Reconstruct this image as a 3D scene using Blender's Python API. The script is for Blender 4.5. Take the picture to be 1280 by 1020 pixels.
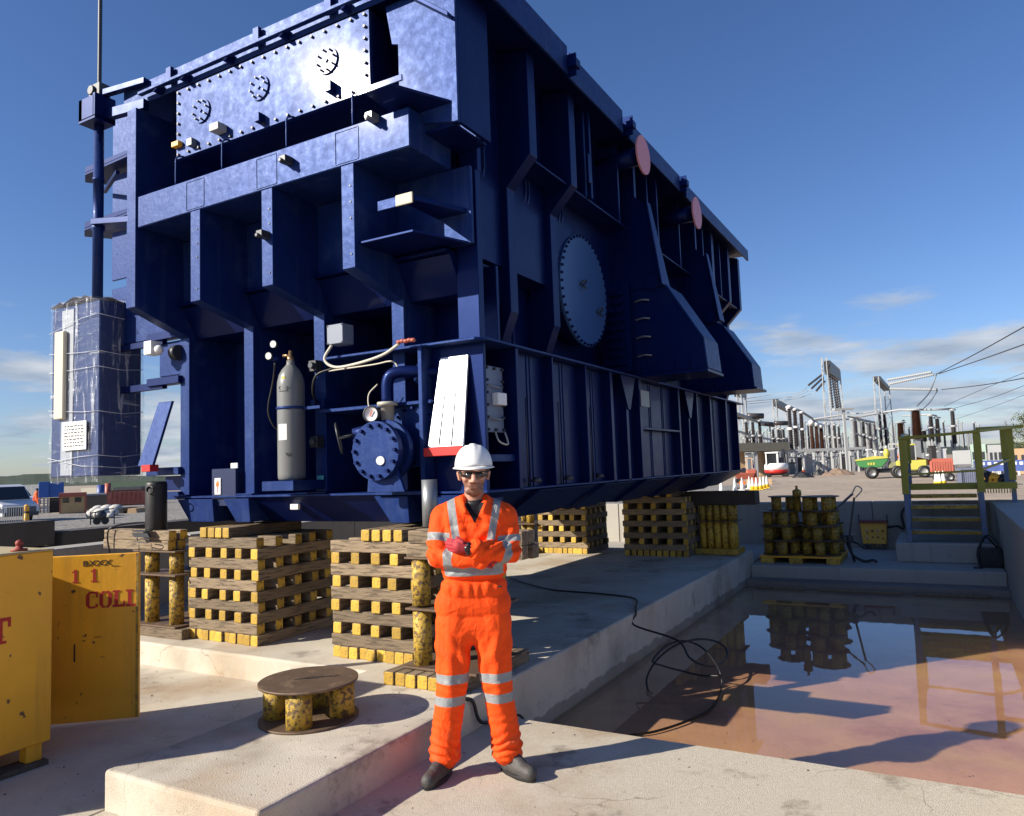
import bpy, bmesh, math, random
from math import sin, cos, pi, radians
from mathutils import Vector, Matrix, noise
import numpy as np
random.seed(7)
sc = bpy.context.scene
for o in list(bpy.data.objects): bpy.data.objects.remove(o)
COL = sc.collection

# ---------------------------------------------------------------- camera
CX, CY, F, H = 640.0, 510.0, 933.8656, 1.68
R_ = Vector((0.86936855, 0.49288914, -0.03547711))     # image right
D_ = Vector((-0.07070166, 0.05300883, -0.99608802))    # image down
N_ = Vector((-0.48908036, 0.86847589, 0.08093229))     # view direction
cam = bpy.data.objects.new('camera', bpy.data.cameras.new('camera')); COL.objects.link(cam)
m3 = Matrix((R_, -D_, -N_)).transposed()
cam.matrix_world = Matrix.Translation((0, 0, H)) @ m3.to_4x4()
cam.data.sensor_width = 36; cam.data.sensor_fit = 'HORIZONTAL'; cam.data.lens = 36*F/1280
cam.data.clip_start = 0.05; cam.data.clip_end = 6000
sc.camera = cam
# surveying helpers: a sight line of the photograph met with a real plane of the place
def ray(px, py): return R_*(px-CX) + D_*(py-CY) + N_*F
def gz(px, py, z=0): r = ray(px, py); return Vector((0, 0, H)) + r*((z-H)/r.z)
def gx(px, py, x): r = ray(px, py); return Vector((0, 0, H)) + r*(x/r.x)
def gy(px, py, y): r = ray(px, py); return Vector((0, 0, H)) + r*(y/r.y)
def gd(px, py, d): r = ray(px, py); return Vector((0, 0, H)) + r*(d/F)

# ---------------------------------------------------------------- light
AZ, EL = radians(41.0), radians(27.8)
travel = Vector((sin(AZ)*cos(EL), cos(AZ)*cos(EL), -sin(EL)))
sun = bpy.data.objects.new('sun', bpy.data.lights.new('sun', 'SUN')); COL.objects.link(sun)
sun.rotation_euler = travel.to_track_quat('-Z', 'Y').to_euler()
sun.data.energy = 5.0; sun.data.angle = radians(0.53); sun.data.color = (1.0, 0.915, 0.78)
w = bpy.data.worlds.new('World'); sc.world = w; w.use_nodes = True
nt = w.node_tree; nt.nodes.clear()
def N(nt, t, **k):
    n = nt.nodes.new(t)
    for a, b in k.items(): setattr(n, a, b)
    return n
def L(nt, a, b): nt.links.new(a, b)
sky = N(nt, 'ShaderNodeTexSky', sky_type='NISHITA', sun_disc=False, sun_elevation=EL, sun_rotation=radians(180)+AZ)
sky.air_density = 1.0; sky.dust_density = 0.4; sky.ozone_density = 2.2; sky.altitude = 0
bg = N(nt, 'ShaderNodeBackground'); bg.inputs['Strength'].default_value = 0.064
out = N(nt, 'ShaderNodeOutputWorld')
tc = N(nt, 'ShaderNodeTexCoord'); sep = N(nt, 'ShaderNodeSeparateXYZ'); L(nt, tc.outputs['Generated'], sep.inputs[0])
# clouds on a flat layer: direction divided by its height
def M(nt, op, a, b=None, c=None, clamp=False):
    n = N(nt, 'ShaderNodeMath', operation=op, use_clamp=clamp)
    for i, v in enumerate((a, b, c)):
        if v is None: continue
        if isinstance(v, (int, float)): n.inputs[i].default_value = v
        else: L(nt, v, n.inputs[i])
    return n.outputs[0]
zz = M(nt, 'MAXIMUM', sep.outputs[2], 0.0)
den = M(nt, 'ADD', zz, 0.12)
cmb = N(nt, 'ShaderNodeCombineXYZ')
L(nt, M(nt, 'DIVIDE', sep.outputs[0], den), cmb.inputs[0]); L(nt, M(nt, 'DIVIDE', sep.outputs[1], den), cmb.inputs[1])
L(nt, M(nt, 'MULTIPLY', zz, 5.0), cmb.inputs[2])
cn = N(nt, 'ShaderNodeTexNoise'); cn.inputs['Scale'].default_value = 1.15; cn.inputs['Detail'].default_value = 9; cn.inputs['Roughness'].default_value = 0.6
L(nt, cmb.outputs[0], cn.inputs['Vector'])
lowm = N(nt, 'ShaderNodeMapRange'); L(nt, zz, lowm.inputs[0])
for k, v in ((1, 0.10), (2, 0.26), (3, 0.52), (4, 0.0)): lowm.inputs[k].default_value = v
dens = M(nt, 'ADD', M(nt, 'SUBTRACT', cn.outputs['Fac'], M(nt, 'MULTIPLY', M(nt, 'MAXIMUM', M(nt, 'SUBTRACT', zz, .15), 0.0), 1.2)), M(nt, 'MULTIPLY', lowm.outputs[0], 0.42))
cr = N(nt, 'ShaderNodeMapRange', interpolation_type='SMOOTHSTEP'); L(nt, dens, cr.inputs[0])
for k, v in ((1, 0.63), (2, 0.80), (3, 0.0), (4, 0.92)): cr.inputs[k].default_value = v
cn2 = N(nt, 'ShaderNodeTexNoise'); cn2.inputs['Scale'].default_value = 2.6; cn2.inputs['Detail'].default_value = 6; L(nt, cmb.outputs[0], cn2.inputs['Vector'])
ccol = N(nt, 'ShaderNodeMix', data_type='RGBA'); L(nt, M(nt, 'MULTIPLY_ADD', cn2.outputs['Fac'], 3.0, -1.0, clamp=True), ccol.inputs[0])
ccol.inputs[6].default_value = (3.2, 4.0, 5.2, 1); ccol.inputs[7].default_value = (6.2, 6.6, 7.2, 1)
skm = N(nt, 'ShaderNodeMix', data_type='RGBA'); L(nt, cr.outputs[0], skm.inputs[0])
hs = N(nt, 'ShaderNodeHueSaturation'); hs.inputs['Saturation'].default_value = 1.12; hs.inputs['Value'].default_value = 1.0
L(nt, sky.outputs[0], hs.inputs['Color']); tn = N(nt, 'ShaderNodeMix', data_type='RGBA', blend_type='MULTIPLY'); tn.inputs[0].default_value = 1; tn.inputs[7].default_value = (.90, .98, 1.27, 1); L(nt, hs.outputs[0], tn.inputs[6]); L(nt, tn.outputs[2], skm.inputs[6]); L(nt, ccol.outputs[2], skm.inputs[7])
L(nt, skm.outputs[2], bg.inputs['Color']); L(nt, bg.outputs[0], out.inputs[0])
vs = sc.view_settings; vs.view_transform = 'Standard'; vs.look = 'None'; vs.gamma = 1; vs.exposure = 0.72
try: vs.use_curve_mapping = False
except Exception: pass
sc.render.engine = 'CYCLES'

# ---------------------------------------------------------------- materials
def mat(name, base, rough=0.6, metal=0.0, var=0.0, vscale=3.0, col2=None, c2lo=0.55, c2hi=0.7, c2scale=6.0, c2detail=8,
        bump=0.0, bscale=60.0, rvar=0.0, coat=0.0, crough=.05, tint=None, spec=0.5, rnd=0.0, col3=None, c3scale=1.0, c3lo=.5, c3hi=.7, aniso=None, streak=None, coord='Object', crack=0, tide=None):
    m = bpy.data.materials.new(name); m.use_nodes = True; t = m.node_tree
    b = t.nodes['Principled BSDF']; b.inputs['Roughness'].default_value = rough; b.inputs['Metallic'].default_value = metal
    b.inputs['Specular IOR Level'].default_value = spec; b.inputs['Coat Weight'].default_value = coat; b.inputs['Coat Roughness'].default_value = crough
    if tint: b.inputs['Specular Tint'].default_value = (*tint, 1)
    tcn = N(t, 'ShaderNodeTexCoord'); co = tcn.outputs[coord]
    if aniso:
        mp = N(t, 'ShaderNodeMapping'); mp.inputs['Scale'].default_value = aniso; L(t, co, mp.inputs[0]); coa = mp.outputs[0]
    else: coa = co
    cur = None
    rgb = N(t, 'ShaderNodeRGB'); rgb.outputs[0].default_value = (*base, 1); cur = rgb.outputs[0]
    def noi(scale, detail=6, rgh=.55, c=None):
        n = N(t, 'ShaderNodeTexNoise'); n.inputs['Scale'].default_value = scale; n.inputs['Detail'].default_value = detail; n.inputs['Roughness'].default_value = rgh
        L(t, coa if c is None else c, n.inputs['Vector']); return n.outputs['Fac']
    def mixc(fac, a, colr):
        x = N(t, 'ShaderNodeMix', data_type='RGBA'); L(t, fac, x.inputs[0]); L(t, a, x.inputs[6])
        if isinstance(colr, tuple): x.inputs[7].default_value = (*colr, 1)
        else: L(t, colr, x.inputs[7])
        return x.outputs[2]
    def ramp(f, lo, hi, a=0., c=1.):
        r = N(t, 'ShaderNodeMapRange', interpolation_type='SMOOTHSTEP'); L(t, f, r.inputs[0])
        r.inputs[1].default_value = lo; r.inputs[2].default_value = hi; r.inputs[3].default_value = a; r.inputs[4].default_value = c; return r.outputs[0]
    if var or rnd:
        h = N(t, 'ShaderNodeHueSaturation'); L(t, cur, h.inputs['Color'])
        v = 1.0
        f = M(t, 'MULTIPLY_ADD', noi(vscale, 8, .62), 2*var, 1-var) if var else None
        if rnd:
            oi = N(t, 'ShaderNodeObjectInfo'); g = M(t, 'MULTIPLY_ADD', oi.outputs['Random'], 2*rnd, 1-rnd)
            f = g if f is None else M(t, 'MULTIPLY', f, g)
        L(t, f, h.inputs['Value']); cur = h.outputs[0]
    if col3: cur = mixc(ramp(noi(c3scale, 5), c3lo, c3hi), cur, col3)
    if streak:
        mp = N(t, 'ShaderNodeMapping'); mp.inputs['Scale'].default_value = (9, 9, .5); L(t, co, mp.inputs[0])
        cur = mixc(ramp(noi(1.0, 6, .6, mp.outputs[0]), .5, .75, 0, .6), cur, streak)
    if crack:
        gp = N(t, 'ShaderNodeNewGeometry'); nd_ = N(t, 'ShaderNodeTexNoise'); nd_.inputs['Scale'].default_value = 2.5; nd_.inputs['Detail'].default_value = 8; L(t, gp.outputs['Position'], nd_.inputs['Vector'])
        av = N(t, 'ShaderNodeVectorMath', operation='MULTIPLY_ADD'); L(t, nd_.outputs['Color'], av.inputs[0]); av.inputs[1].default_value = (.5, .5, .5); L(t, gp.outputs['Position'], av.inputs[2])
        vo = N(t, 'ShaderNodeTexVoronoi', feature='DISTANCE_TO_EDGE'); vo.inputs['Scale'].default_value = .62; L(t, av.outputs[0], vo.inputs['Vector'])
        cm = M(t, 'MULTIPLY', ramp(vo.outputs['Distance'], .0, .0045, 1, 0), ramp(noi(1.1, 3, .5, gp.outputs['Position']), .44, .55))
        cur = mixc(M(t, 'MULTIPLY', cm, crack), cur, (.10, .085, .065))
        st = ramp(noi(2.1, 9, .7, gp.outputs['Position']), .55, .68); cur = mixc(M(t, 'MULTIPLY', st, .6), cur, (.16, .13, .10))
        rs_ = ramp(noi(.8, 7, .6, gp.outputs['Position']), .52, .68); cur = mixc(M(t, 'MULTIPLY', rs_, .6), cur, (.36, .25, .15))
    if tide is not None:
        gp2 = N(t, 'ShaderNodeNewGeometry'); s2 = N(t, 'ShaderNodeSeparateXYZ'); L(t, gp2.outputs['Position'], s2.inputs[0])
        zn = M(t, 'MULTIPLY_ADD', noi(5, 6, .6, gp2.outputs['Position']), .14, M(t, 'SUBTRACT', s2.outputs[2], tide+.07))
        cur = mixc(M(t, 'MULTIPLY', ramp(zn, -.012, .012, 1, 0), .55), cur, (.10, .08, .06))
    fm = None
    if col2:
        fm = ramp(noi(c2scale, c2detail, .65), c2lo, c2hi); cur = mixc(fm, cur, col2)
    L(t, cur, b.inputs['Base Color'])
    if rvar:
        L(t, M(t, 'MULTIPLY_ADD', noi(vscale*2.3+1, 6), 2*rvar, rough-rvar, clamp=True), b.inputs['Roughness'])
    if bump:
        bn = N(t, 'ShaderNodeBump'); bn.inputs['Strength'].default_value = min(1, bump); bn.inputs['Distance'].default_value = 0.01*max(1, bump)
        hsrc = noi(bscale, 5, .6)
        if fm is not None: hsrc = M(t, 'SUBTRACT', hsrc, M(t, 'MULTIPLY', fm, .6))
        L(t, hsrc, bn.inputs['Height']); L(t, bn.outputs[0], b.inputs['Normal'])
    return m

BLUE_SHADE = mat('blue_paint_shaded', (0.0014, 0.0042, 0.044), .46, var=.2, vscale=2.2, rvar=.08, bump=.05, bscale=20, spec=.55, tint=(.10, .26, 1), coat=.10, crough=.09,
           col3=(0.004, 0.011, .05), c3scale=1.4, c3lo=.55, c3hi=.8, streak=(.005, .011, .055))  # darker copy of the tank paint, shade put into the colour
BLUE_LIT = mat('blue_paint_lit', (0.006, 0.018, 0.092), .50, var=.45, vscale=6, rvar=.17, bump=.22, bscale=26, spec=.60, tint=(.15, .32, 1), coat=.05, crough=.12,
            col3=(0.022, 0.040, .12), c3scale=3.5, c3lo=.52, c3hi=.72, streak=(.030, .05, .13))  # same tank paint, brighter copy for the sunlit fronts
CONC = mat('light_concrete', (.55, .50, .41), .85, var=.30, vscale=3.2, col2=(.27, .25, .21), c2lo=.6, c2hi=.78, c2scale=26, bump=.5, bscale=120,
           col3=(.37, .32, .25), c3scale=1.1, c3lo=.48, c3hi=.7, spec=.3, crack=.55, tide=-.18)
CONCB = mat('broom_finish_concrete', (.58, .52, .42), .9, var=.24, vscale=45, col2=(.25, .22, .18), c2lo=.62, c2hi=.78, c2scale=90, bump=.9, bscale=190,
            col3=(.42, .33, .24), c3scale=.7, c3lo=.58, c3hi=.75, spec=.25, crack=.5)
CONCW = mat('cast_wall_concrete', (.37, .35, .31), .8, var=.14, vscale=1.6, col2=(.26, .245, .215), c2lo=.58, c2hi=.75, c2scale=9, bump=.35, bscale=90,
            streak=(.26, .245, .21), spec=.3)
WOOD = mat('weathered_hardwood', (.25, .185, .115), .8, var=.45, vscale=1.5, rnd=.35, aniso=(20, 2.2, 20), col2=(.10, .075, .052), c2lo=.48, c2hi=.70, c2scale=2.2, bump=.9, bscale=5)
WOODD = mat('dark_hardwood', (.055, .04, .03), .8, var=.4, vscale=3.5, rnd=.3, bump=.7, bscale=50)
YEND = mat('yellow_end_paint', (.52, .32, .035), .6, var=.35, vscale=12, rnd=.34, col2=(.17, .11, .05), c2lo=.50, c2hi=.64, c2scale=22, bump=.5, bscale=60)
YELL = mat('chipped_yellow_paint', (.86, .42, .02), .45, var=.22, vscale=2.5, col2=(.09, .05, .03), c2lo=.635, c2hi=.665, c2scale=11, bump=.22, bscale=14,
           col3=(.76, .36, .03), c3scale=1.6, c3lo=.45, c3hi=.75, c2detail=13, streak=(.55, .27, .03))
YWORN = mat('worn_yellow_pipe_paint', (.48, .31, .035), .55, var=.25, vscale=6, col2=(.12, .07, .035), c2lo=.47, c2hi=.60, c2scale=34, bump=.6, bscale=40, rnd=.15)
RUST = mat('brown_steel_plate', (.13, .085, .055), .6, metal=.3, var=.35, vscale=6, col2=(.22, .15, .09), c2lo=.5, c2hi=.7, c2scale=8, bump=.3, bscale=60)
BLACK = mat('black_rubber', (.012, .012, .013), .5, var=.4, vscale=9, bump=.2, bscale=40)
DGREY = mat('dark_grey_steel', (.05, .053, .06), .45, metal=.4, var=.2)
MGREY = mat('galvanised_steel', (.24, .25, .26), .45, metal=.6, var=.2, vscale=8)
CYLG = mat('grey_cylinder_paint', (.17, .175, .17), .32, var=.1, vscale=3, bump=.05)
WHITE = mat('white_plastic', (.78, .78, .76), .35, var=.05)
PAPER = mat('white_paper', (.75, .74, .7), .6, var=.1, vscale=8)
CREAM = mat('cream_foam', (.62, .57, .44), .8, var=.08)
RED = mat('red_paint', (.55, .025, .02), .4, var=.2, vscale=8)
ORNG = mat('orange_plastic', (.75, .16, .02), .5, var=.2)
CABLE = mat('black_cable', (.01, .01, .011), .45)
CRMCABLE = mat('cream_conduit', (.5, .47, .38), .5)
STENC = mat('red_stencil_paint', (.42, .02, .015), .7, var=.25, vscale=30)
INK = mat('black_marker_ink', (.02, .018, .015), .7)
GLASS = mat('dark_vehicle_glass', (.02, .022, .025), .08, spec=.8)
LIME = mat('olive_yellow_rail_paint', (.32, .29, .02), .45, var=.15, vscale=6)
SLATE = mat('blue_grey_steel_paint', (.11, .16, .26), .45, var=.12)
PINK = mat('pink_cover_plate', (.62, .26, .3), .5, var=.05)
TEAL = mat('teal_label', (.10, .42, .42), .5)
BROWNINS = mat('brown_porcelain', (.085, .04, .028), .3)
BLKINS = mat('dark_grey_porcelain', (.045, .04, .042), .3)
LGREY = mat('pale_grey_steel', (.36, .37, .37), .5, var=.1)
BARRB = mat('blue_barrier_plastic', (.06, .10, .30), .45, rnd=.2)
SAND = mat('tan_panel', (.45, .3, .17), .7, var=.2)
GREEN = mat('green_skip_paint', (.05, .20, .06), .4)
MYEL = mat('machine_yellow_paint', (.48, .44, .08), .4)
MORG = mat('faded_red_orange_paint', (.38, .10, .065), .5, var=.2)

# ---------------------------------------------------------------- mesh builder
class MB:
    def __init__(s): s.v = []; s.f = []; s.m = []; s.sm = []
    def add(s, vs, fs, m=0, smooth=False):
        o = len(s.v); s.v += [Vector(v) for v in vs]
        for f in fs: s.f.append([i+o for i in f]); s.m.append(m); s.sm.append(smooth)
        return s
    def hexa(s, p, m=0, ms=None):   # p: bottom 4, top 4, both counter-clockwise from above
        fs = [(3, 2, 1, 0), (4, 5, 6, 7), (0, 1, 5, 4), (1, 2, 6, 5), (2, 3, 7, 6), (3, 0, 4, 7)]
        o = len(s.v); s.v += [Vector(v) for v in p]
        for k, f in enumerate(fs): s.f.append([i+o for i in f]); s.m.append(ms[k] if ms else m); s.sm.append(False)
        return s
    def box(s, x0, x1, y0, y1, z0, z1, m=0, ms=None):
        if x0 > x1: x0, x1 = x1, x0
        if y0 > y1: y0, y1 = y1, y0
        if z0 > z1: z0, z1 = z1, z0
        return s.hexa([(x0, y0, z0), (x1, y0, z0), (x1, y1, z0), (x0, y1, z0), (x0, y0, z1), (x1, y0, z1), (x1, y1, z1), (x0, y1, z1)], m, ms)
    def obox(s, c, ax, ay, az, m=0, ms=None):
        c, ax, ay, az = map(Vector, (c, ax, ay, az))
        return s.hexa([c-ax-ay-az, c+ax-ay-az, c+ax+ay-az, c-ax+ay-az, c-ax-ay+az, c+ax-ay+az, c+ax+ay+az, c-ax+ay+az], m, ms)
    def bar(s, p0, p1, w, h=None, up=(0, 0, 1), m=0):
        p0, p1, up = Vector(p0), Vector(p1), Vector(up); h = w if h is None else h
        d = (p1-p0); l = d.length
        if l < 1e-6: return s
        d /= l
        a = d.cross(up)
        if a.length < 1e-3: a = d.cross(Vector((1, 0, 0)))
        a.normalize(); b = a.cross(d)
        return s.obox((p0+p1)/2, d*l/2, -a*w/2, b*h/2, m)
    def prism(s, poly, vec, m=0):
        n = len(poly); poly = [Vector(p) for p in poly]; vec = Vector(vec)
        nn = Vector((0, 0, 0))
        for i in range(n): nn += poly[i].cross(poly[(i+1) % n])
        if nn.dot(vec) < 0: poly.reverse()
        o = len(s.v); s.v += poly + [p+vec for p in poly]
        fs = [list(range(n))[::-1], list(range(n, 2*n))] + [[i, (i+1) % n, (i+1) % n+n, i+n] for i in range(n)]
        for f in fs: s.f.append([i+o for i in f]); s.m.append(m); s.sm.append(False)
        return s
    def frame(s, d):
        d = Vector(d).normalized(); a = d.cross(Vector((0, 0, 1)))
        if a.length < .02: a = Vector((1, 0, 0))
        a.normalize(); return d, a, d.cross(a)
    def lathe(s, c, axis, prof, n=20, m=0, smooth=True, ms=None):
        c = Vector(c); d, a, b = s.frame(axis); o = len(s.v)
        for r, h in prof:
            for k in range(n):
                t = 2*pi*k/n; s.v.append(c+d*h+(a*cos(t)+b*sin(t))*r)
        for j in range(len(prof)-1):
            for k in range(n):
                k2 = (k+1) % n
                s.f.append([o+j*n+k, o+(j+1)*n+k, o+(j+1)*n+k2, o+j*n+k2]); s.m.append(ms[j] if ms else m)
                s.sm.append(smooth)
        s.f.append([o+k for k in range(n)]); s.m.append(ms[0] if ms else m); s.sm.append(False)
        e = o+(len(prof)-1)*n; s.f.append([e+k for k in range(n)][::-1]); s.m.append(ms[-1] if ms else m); s.sm.append(False)
        return s
    def cyl(s, p0, p1, r0, r1=None, n=16, m=0, smooth=True):
        p0, p1 = Vector(p0), Vector(p1); r1 = r0 if r1 is None else r1
        return s.lathe(p0, p1-p0, [(r0, 0), (r1, (p1-p0).length)], n, m, smooth)
    def ell(s, c, r, n=16, k=10, m=0, rot=None):
        c = Vector(c); o = len(s.v)
        for j in range(k+1):
            ph = -pi/2+pi*j/k
            for i in range(n):
                t = 2*pi*i/n; v = Vector((r[0]*cos(ph)*cos(t), r[1]*cos(ph)*sin(t), r[2]*sin(ph)))
                if rot: v = rot @ v
                s.v.append(c+v)
        for j in range(k):
            for i in range(n):
                i2 = (i+1) % n; s.f.append([o+j*n+i, o+j*n+i2, o+(j+1)*n+i2, o+(j+1)*n+i]); s.m.append(m); s.sm.append(True)
        return s
    def tube(s, pts, r, n=8, m=0, sub=5, rr=None):
        pts = [Vector(p) for p in pts]
        if sub > 1 and len(pts) > 2:
            q = []; P = [pts[0]*2-pts[1]]+pts+[pts[-1]*2-pts[-2]]
            for i in range(1, len(P)-2):
                for j in range(sub):
                    t = j/sub; a, b, c, d = P[i-1:i+3]
                    q.append(.5*((2*b)+(c-a)*t+(2*a-5*b+4*c-d)*t*t+(3*b-a-3*c+d)*t*t*t))
            q.append(pts[-1]); pts = q
        o = len(s.v); prev = None
        for i, p in enumerate(pts):
            d = (pts[min(i+1, len(pts)-1)]-pts[max(i-1, 0)]).normalized()
            if prev is None: a = s.frame(d)[1]
            else:
                a = prev-d*prev.dot(d)
                a = a.normalized() if a.length > 1e-4 else s.frame(d)[1]
            prev = a; b = d.cross(a); R = r if rr is None else rr(i/(len(pts)-1))
            for k in range(n):
                t = 2*pi*k/n; s.v.append(p+(a*cos(t)+b*sin(t))*R)
        for i in range(len(pts)-1):
            for k in range(n):
                k2 = (k+1) % n; s.f.append([o+i*n+k, o+i*n+k2, o+(i+1)*n+k2, o+(i+1)*n+k]); s.m.append(m); s.sm.append(True)
        s.f.append([o+k for k in range(n)][::-1]); s.m.append(m); s.sm.append(False)
        e = o+(len(pts)-1)*n; s.f.append([e+k for k in range(n)]); s.m.append(m); s.sm.append(False)
        return s
    def build(s, name, mats, parent=None, org=None, bevel=0, seg=1):
        if not isinstance(mats, (list, tuple)): mats = [mats]
        if org is None: org = ORG.get(parent.name, Vector((0, 0, 0))) if parent else Vector((0, 0, 0))
        org = Vector(org)
        me = bpy.data.meshes.new(name); me.from_pydata([v-org for v in s.v], [], s.f)
        for x in mats: me.materials.append(x)
        me.polygons.foreach_set('material_index', s.m); me.polygons.foreach_set('use_smooth', s.sm); me.update()
        o = bpy.data.objects.new(name, me); COL.objects.link(o)
        if parent: o.parent = parent
        else: o.location = org
        ORG[o.name] = org
        if bevel:
            b = o.modifiers.new('bevel', 'BEVEL'); b.width = bevel; b.segments = seg; b.limit_method = 'ANGLE'; b.angle_limit = radians(40)
        return o
ORG = {}
def thing(name, label, cat, loc=(0, 0, 0), group=None):
    o = bpy.data.objects.new(name, None); COL.objects.link(o); o.location = loc; o.empty_display_size = .2
    ORG[o.name] = Vector(loc); o['label'] = label; o['category'] = cat
    if group: o['group'] = group
    return o
def tag(o, label, cat, group=None):
    o['label'] = label; o['category'] = cat
    if group: o['group'] = group
    return o
def kind(o, k='structure'): o['kind'] = k; return o
KIDS = {}
def copy_tree(root, loc=None, rotz=0, label=None, group=None, scale=None, parent=None):
    c = root.copy(); COL.objects.link(c)
    if parent: c.parent = parent
    else:
        if loc is not None: c.location = loc
        c.rotation_euler = (0, 0, rotz)
        if scale is not None: c.scale = scale if isinstance(scale, (tuple, list)) else (scale,)*3
        if label: c['label'] = label
        if group: c['group'] = group
    for ch in root.children: copy_tree(ch, parent=c)
    return c
def text_part(name, s, size, origin, right, up, material, parent, bold=0.0, align='LEFT', sx=1.0):
    cu = bpy.data.curves.new(name, 'FONT'); cu.body = s; cu.size = size; cu.offset = bold; cu.extrude = .0012; cu.align_x = align
    t = bpy.data.objects.new('tmp_text', cu); COL.objects.link(t)
    dg = bpy.context.evaluated_depsgraph_get(); me = bpy.data.meshes.new_from_object(t.evaluated_get(dg)); bpy.data.objects.remove(t)
    r, u = Vector(right).normalized(), Vector(up).normalized(); n = r.cross(u)
    org = ORG.get(parent.name, Vector((0, 0, 0))); mm = Matrix((r*sx, u, n)).transposed().to_4x4()
    me.transform(Matrix.Translation(Vector(origin)-org) @ mm); me.materials.clear(); me.materials.append(material)
    o = bpy.data.objects.new(name, me); COL.objects.link(o); o.parent = parent; ORG[o.name] = org
    return o

# ================================================================ SETTING
YG = -0.4
# yard ground: one sheet to the horizon, with gentle unevenness near by
GRND = mat('sandy_yard_ground', (.34, .27, .20), .95, var=.3, vscale=.35, col2=(.20, .16, .125), c2lo=.5, c2hi=.7, c2scale=1.6, bump=1.0, bscale=3,
           col3=(.40, .33, .25), c3scale=.05, c3lo=.45, c3hi=.65, coord='Object')
g = MB(); g.add([(-3000, -3000, YG), (3000, -3000, YG), (3000, 3000, YG), (-3000, 3000, YG)], [(0, 1, 2, 3)])
kind(g.build('ground', GRND))
GRAV = mat('grey_gravel', (.25, .235, .21), .95, var=.45, vscale=6, col2=(.10, .09, .085), c2lo=.48, c2hi=.62, c2scale=5, bump=2.0, bscale=9)
rs = random.Random(3)
g = MB(); nx, ny = 40, 40
vs_ = []
for j in range(ny+1):
    for i in range(nx+1):
        x = -75+i*(62/nx); y = 4+j*(60/ny); vs_.append((x, y, YG+.012+max(0, .16*noise.noise((x*.35, y*.35, 0)))))
g.add(vs_, [(j*(nx+1)+i, j*(nx+1)+i+1, (j+1)*(nx+1)+i+1, (j+1)*(nx+1)+i) for j in range(ny) for i in range(nx)], smooth=True)
kind(g.build('gravel_yard', GRAV))
# hills
HILL = mat('far_wooded_hill', (.09, .115, .10), 1, var=.5, vscale=.03, spec=.1)
def ridge(name, pts, depth, seed, thick=60):
    mb = MB(); r = random.Random(seed); top = []
    for i in range(len(pts)-1):
        (x0, y0), (x1, y1) = pts[i], pts[i+1]
        k = max(2, int(abs(x1-x0)/2.5))
        for j in range(k): t = j/k; top.append((x0+(x1-x0)*t, y0+(y1-y0)*t-r.random()*1.3))
    for (a, b), (c, d) in zip(top, top[1:]):
        A, B = gd(a, b, depth), gd(c, d, depth)
        away = Vector((N_.x, N_.y, 0)).normalized()*thick
        A0, B0 = A.copy(), B.copy(); A0.z = B0.z = YG-1
        mb.add([A0, B0, B, A], [(0, 1, 2, 3)]); mb.add([A, B, B+away, A+away], [(0, 1, 2, 3)])
    return kind(mb.build(name, HILL))
ridge('hills', [(-260, 602), (-120, 597), (-20, 597), (10, 596), (25, 594), (60, 593), (120, 596), (200, 597), (280, 596), (420, 597)], 950, 1)
ridge('hills', [(860, 571), (960, 568), (1100, 563), (1200, 559), (1290, 553), (1400, 551)], 1200, 2)

# base slab with the sunken pool
POOLF = mat('silty_pool_floor', (.50, .33, .25), .8, var=.3, vscale=2.5, col2=(.36, .20, .165), c2lo=.45, c2hi=.7, c2scale=1.1,
            col3=(.52, .37, .21), c3scale=.8, c3lo=.45, c3hi=.62, bump=.3, bscale=30)
g = MB(); g.box(-2.73, .74, 4.52, 12.6, -.36, -.305); kind(g.build('pool_floor', POOLF))
def grid_top(x0, x1, y0, y1, z0, z1, step=.25, amp=.004, edge=.02):
    mb = MB(); mb.box(x0, x1, y0, y1, z0, z1); return mb
def rough_edge(pts, step=.06, amp=.005, seed=0):
    out_ = []
    for (a, c), (d, e) in zip(pts, pts[1:]+pts[:1]):
        l = math.hypot(d-a, e-c); n = max(1, int(l/step)) if l < 30 else 1; nx_, ny_ = (e-c)/l, -(d-a)/l
        for k in range(n):
            t = k/n; x, y = a+(d-a)*t, c+(e-c)*t; q = amp*(noise.noise((x*4+seed, y*4, 1))+.8*noise.noise((x*17, y*17, 5))+1.5*min(0, noise.noise((x*6, y*6, 9))+.35)) if k else 0
            out_.append((x+nx_*q, y+ny_*q))
    return out_
g = MB(); g.prism([(x, y, -.36) for x, y in rough_edge([(-3.865, -4), (3.2, -4), (3.2, 4.52), (-3.865, 4.52)])], (0, 0, .36)); kind(g.build('apron', CONCB, bevel=.010, seg=2))
g = MB(); g.box(-8.2, -3.872, -4, 4.6, -.36, -.002); kind(g.build('lower_floor', CONC, bevel=.006))
# plinth: front tongue and main slab as one L shaped casting
poly = [(-3.87, 2.42), (-2.73, 2.42), (-2.73, 12.75), (-8.195, 12.75), (-8.195, 4.45), (-3.87, 4.45)]
g = MB(); g.prism([(x, y, -.36) for x, y in rough_edge(poly, .07, .004, 7)], (0, 0, .56)); kind(g.build('plinth', CONC, bevel=.022, seg=3))
g = MB(); g.box(-2.728, .738, 12.5, 15.4, -.36, 0); kind(g.build('far_platform', CONCW, bevel=.02, seg=2))
g = MB(); g.box(-2.726, .736, 12.12, 12.5, -.36, -.19); kind(g.build('far_ledge', mat('wet_concrete', (.19, .17, .15), .55, var=.3, vscale=3, bump=.3)))
g = MB(); g.box(-8.195, -2.732, 12.752, 15.4, -.36, .02); kind(g.build('far_platform', CONCW))
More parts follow.
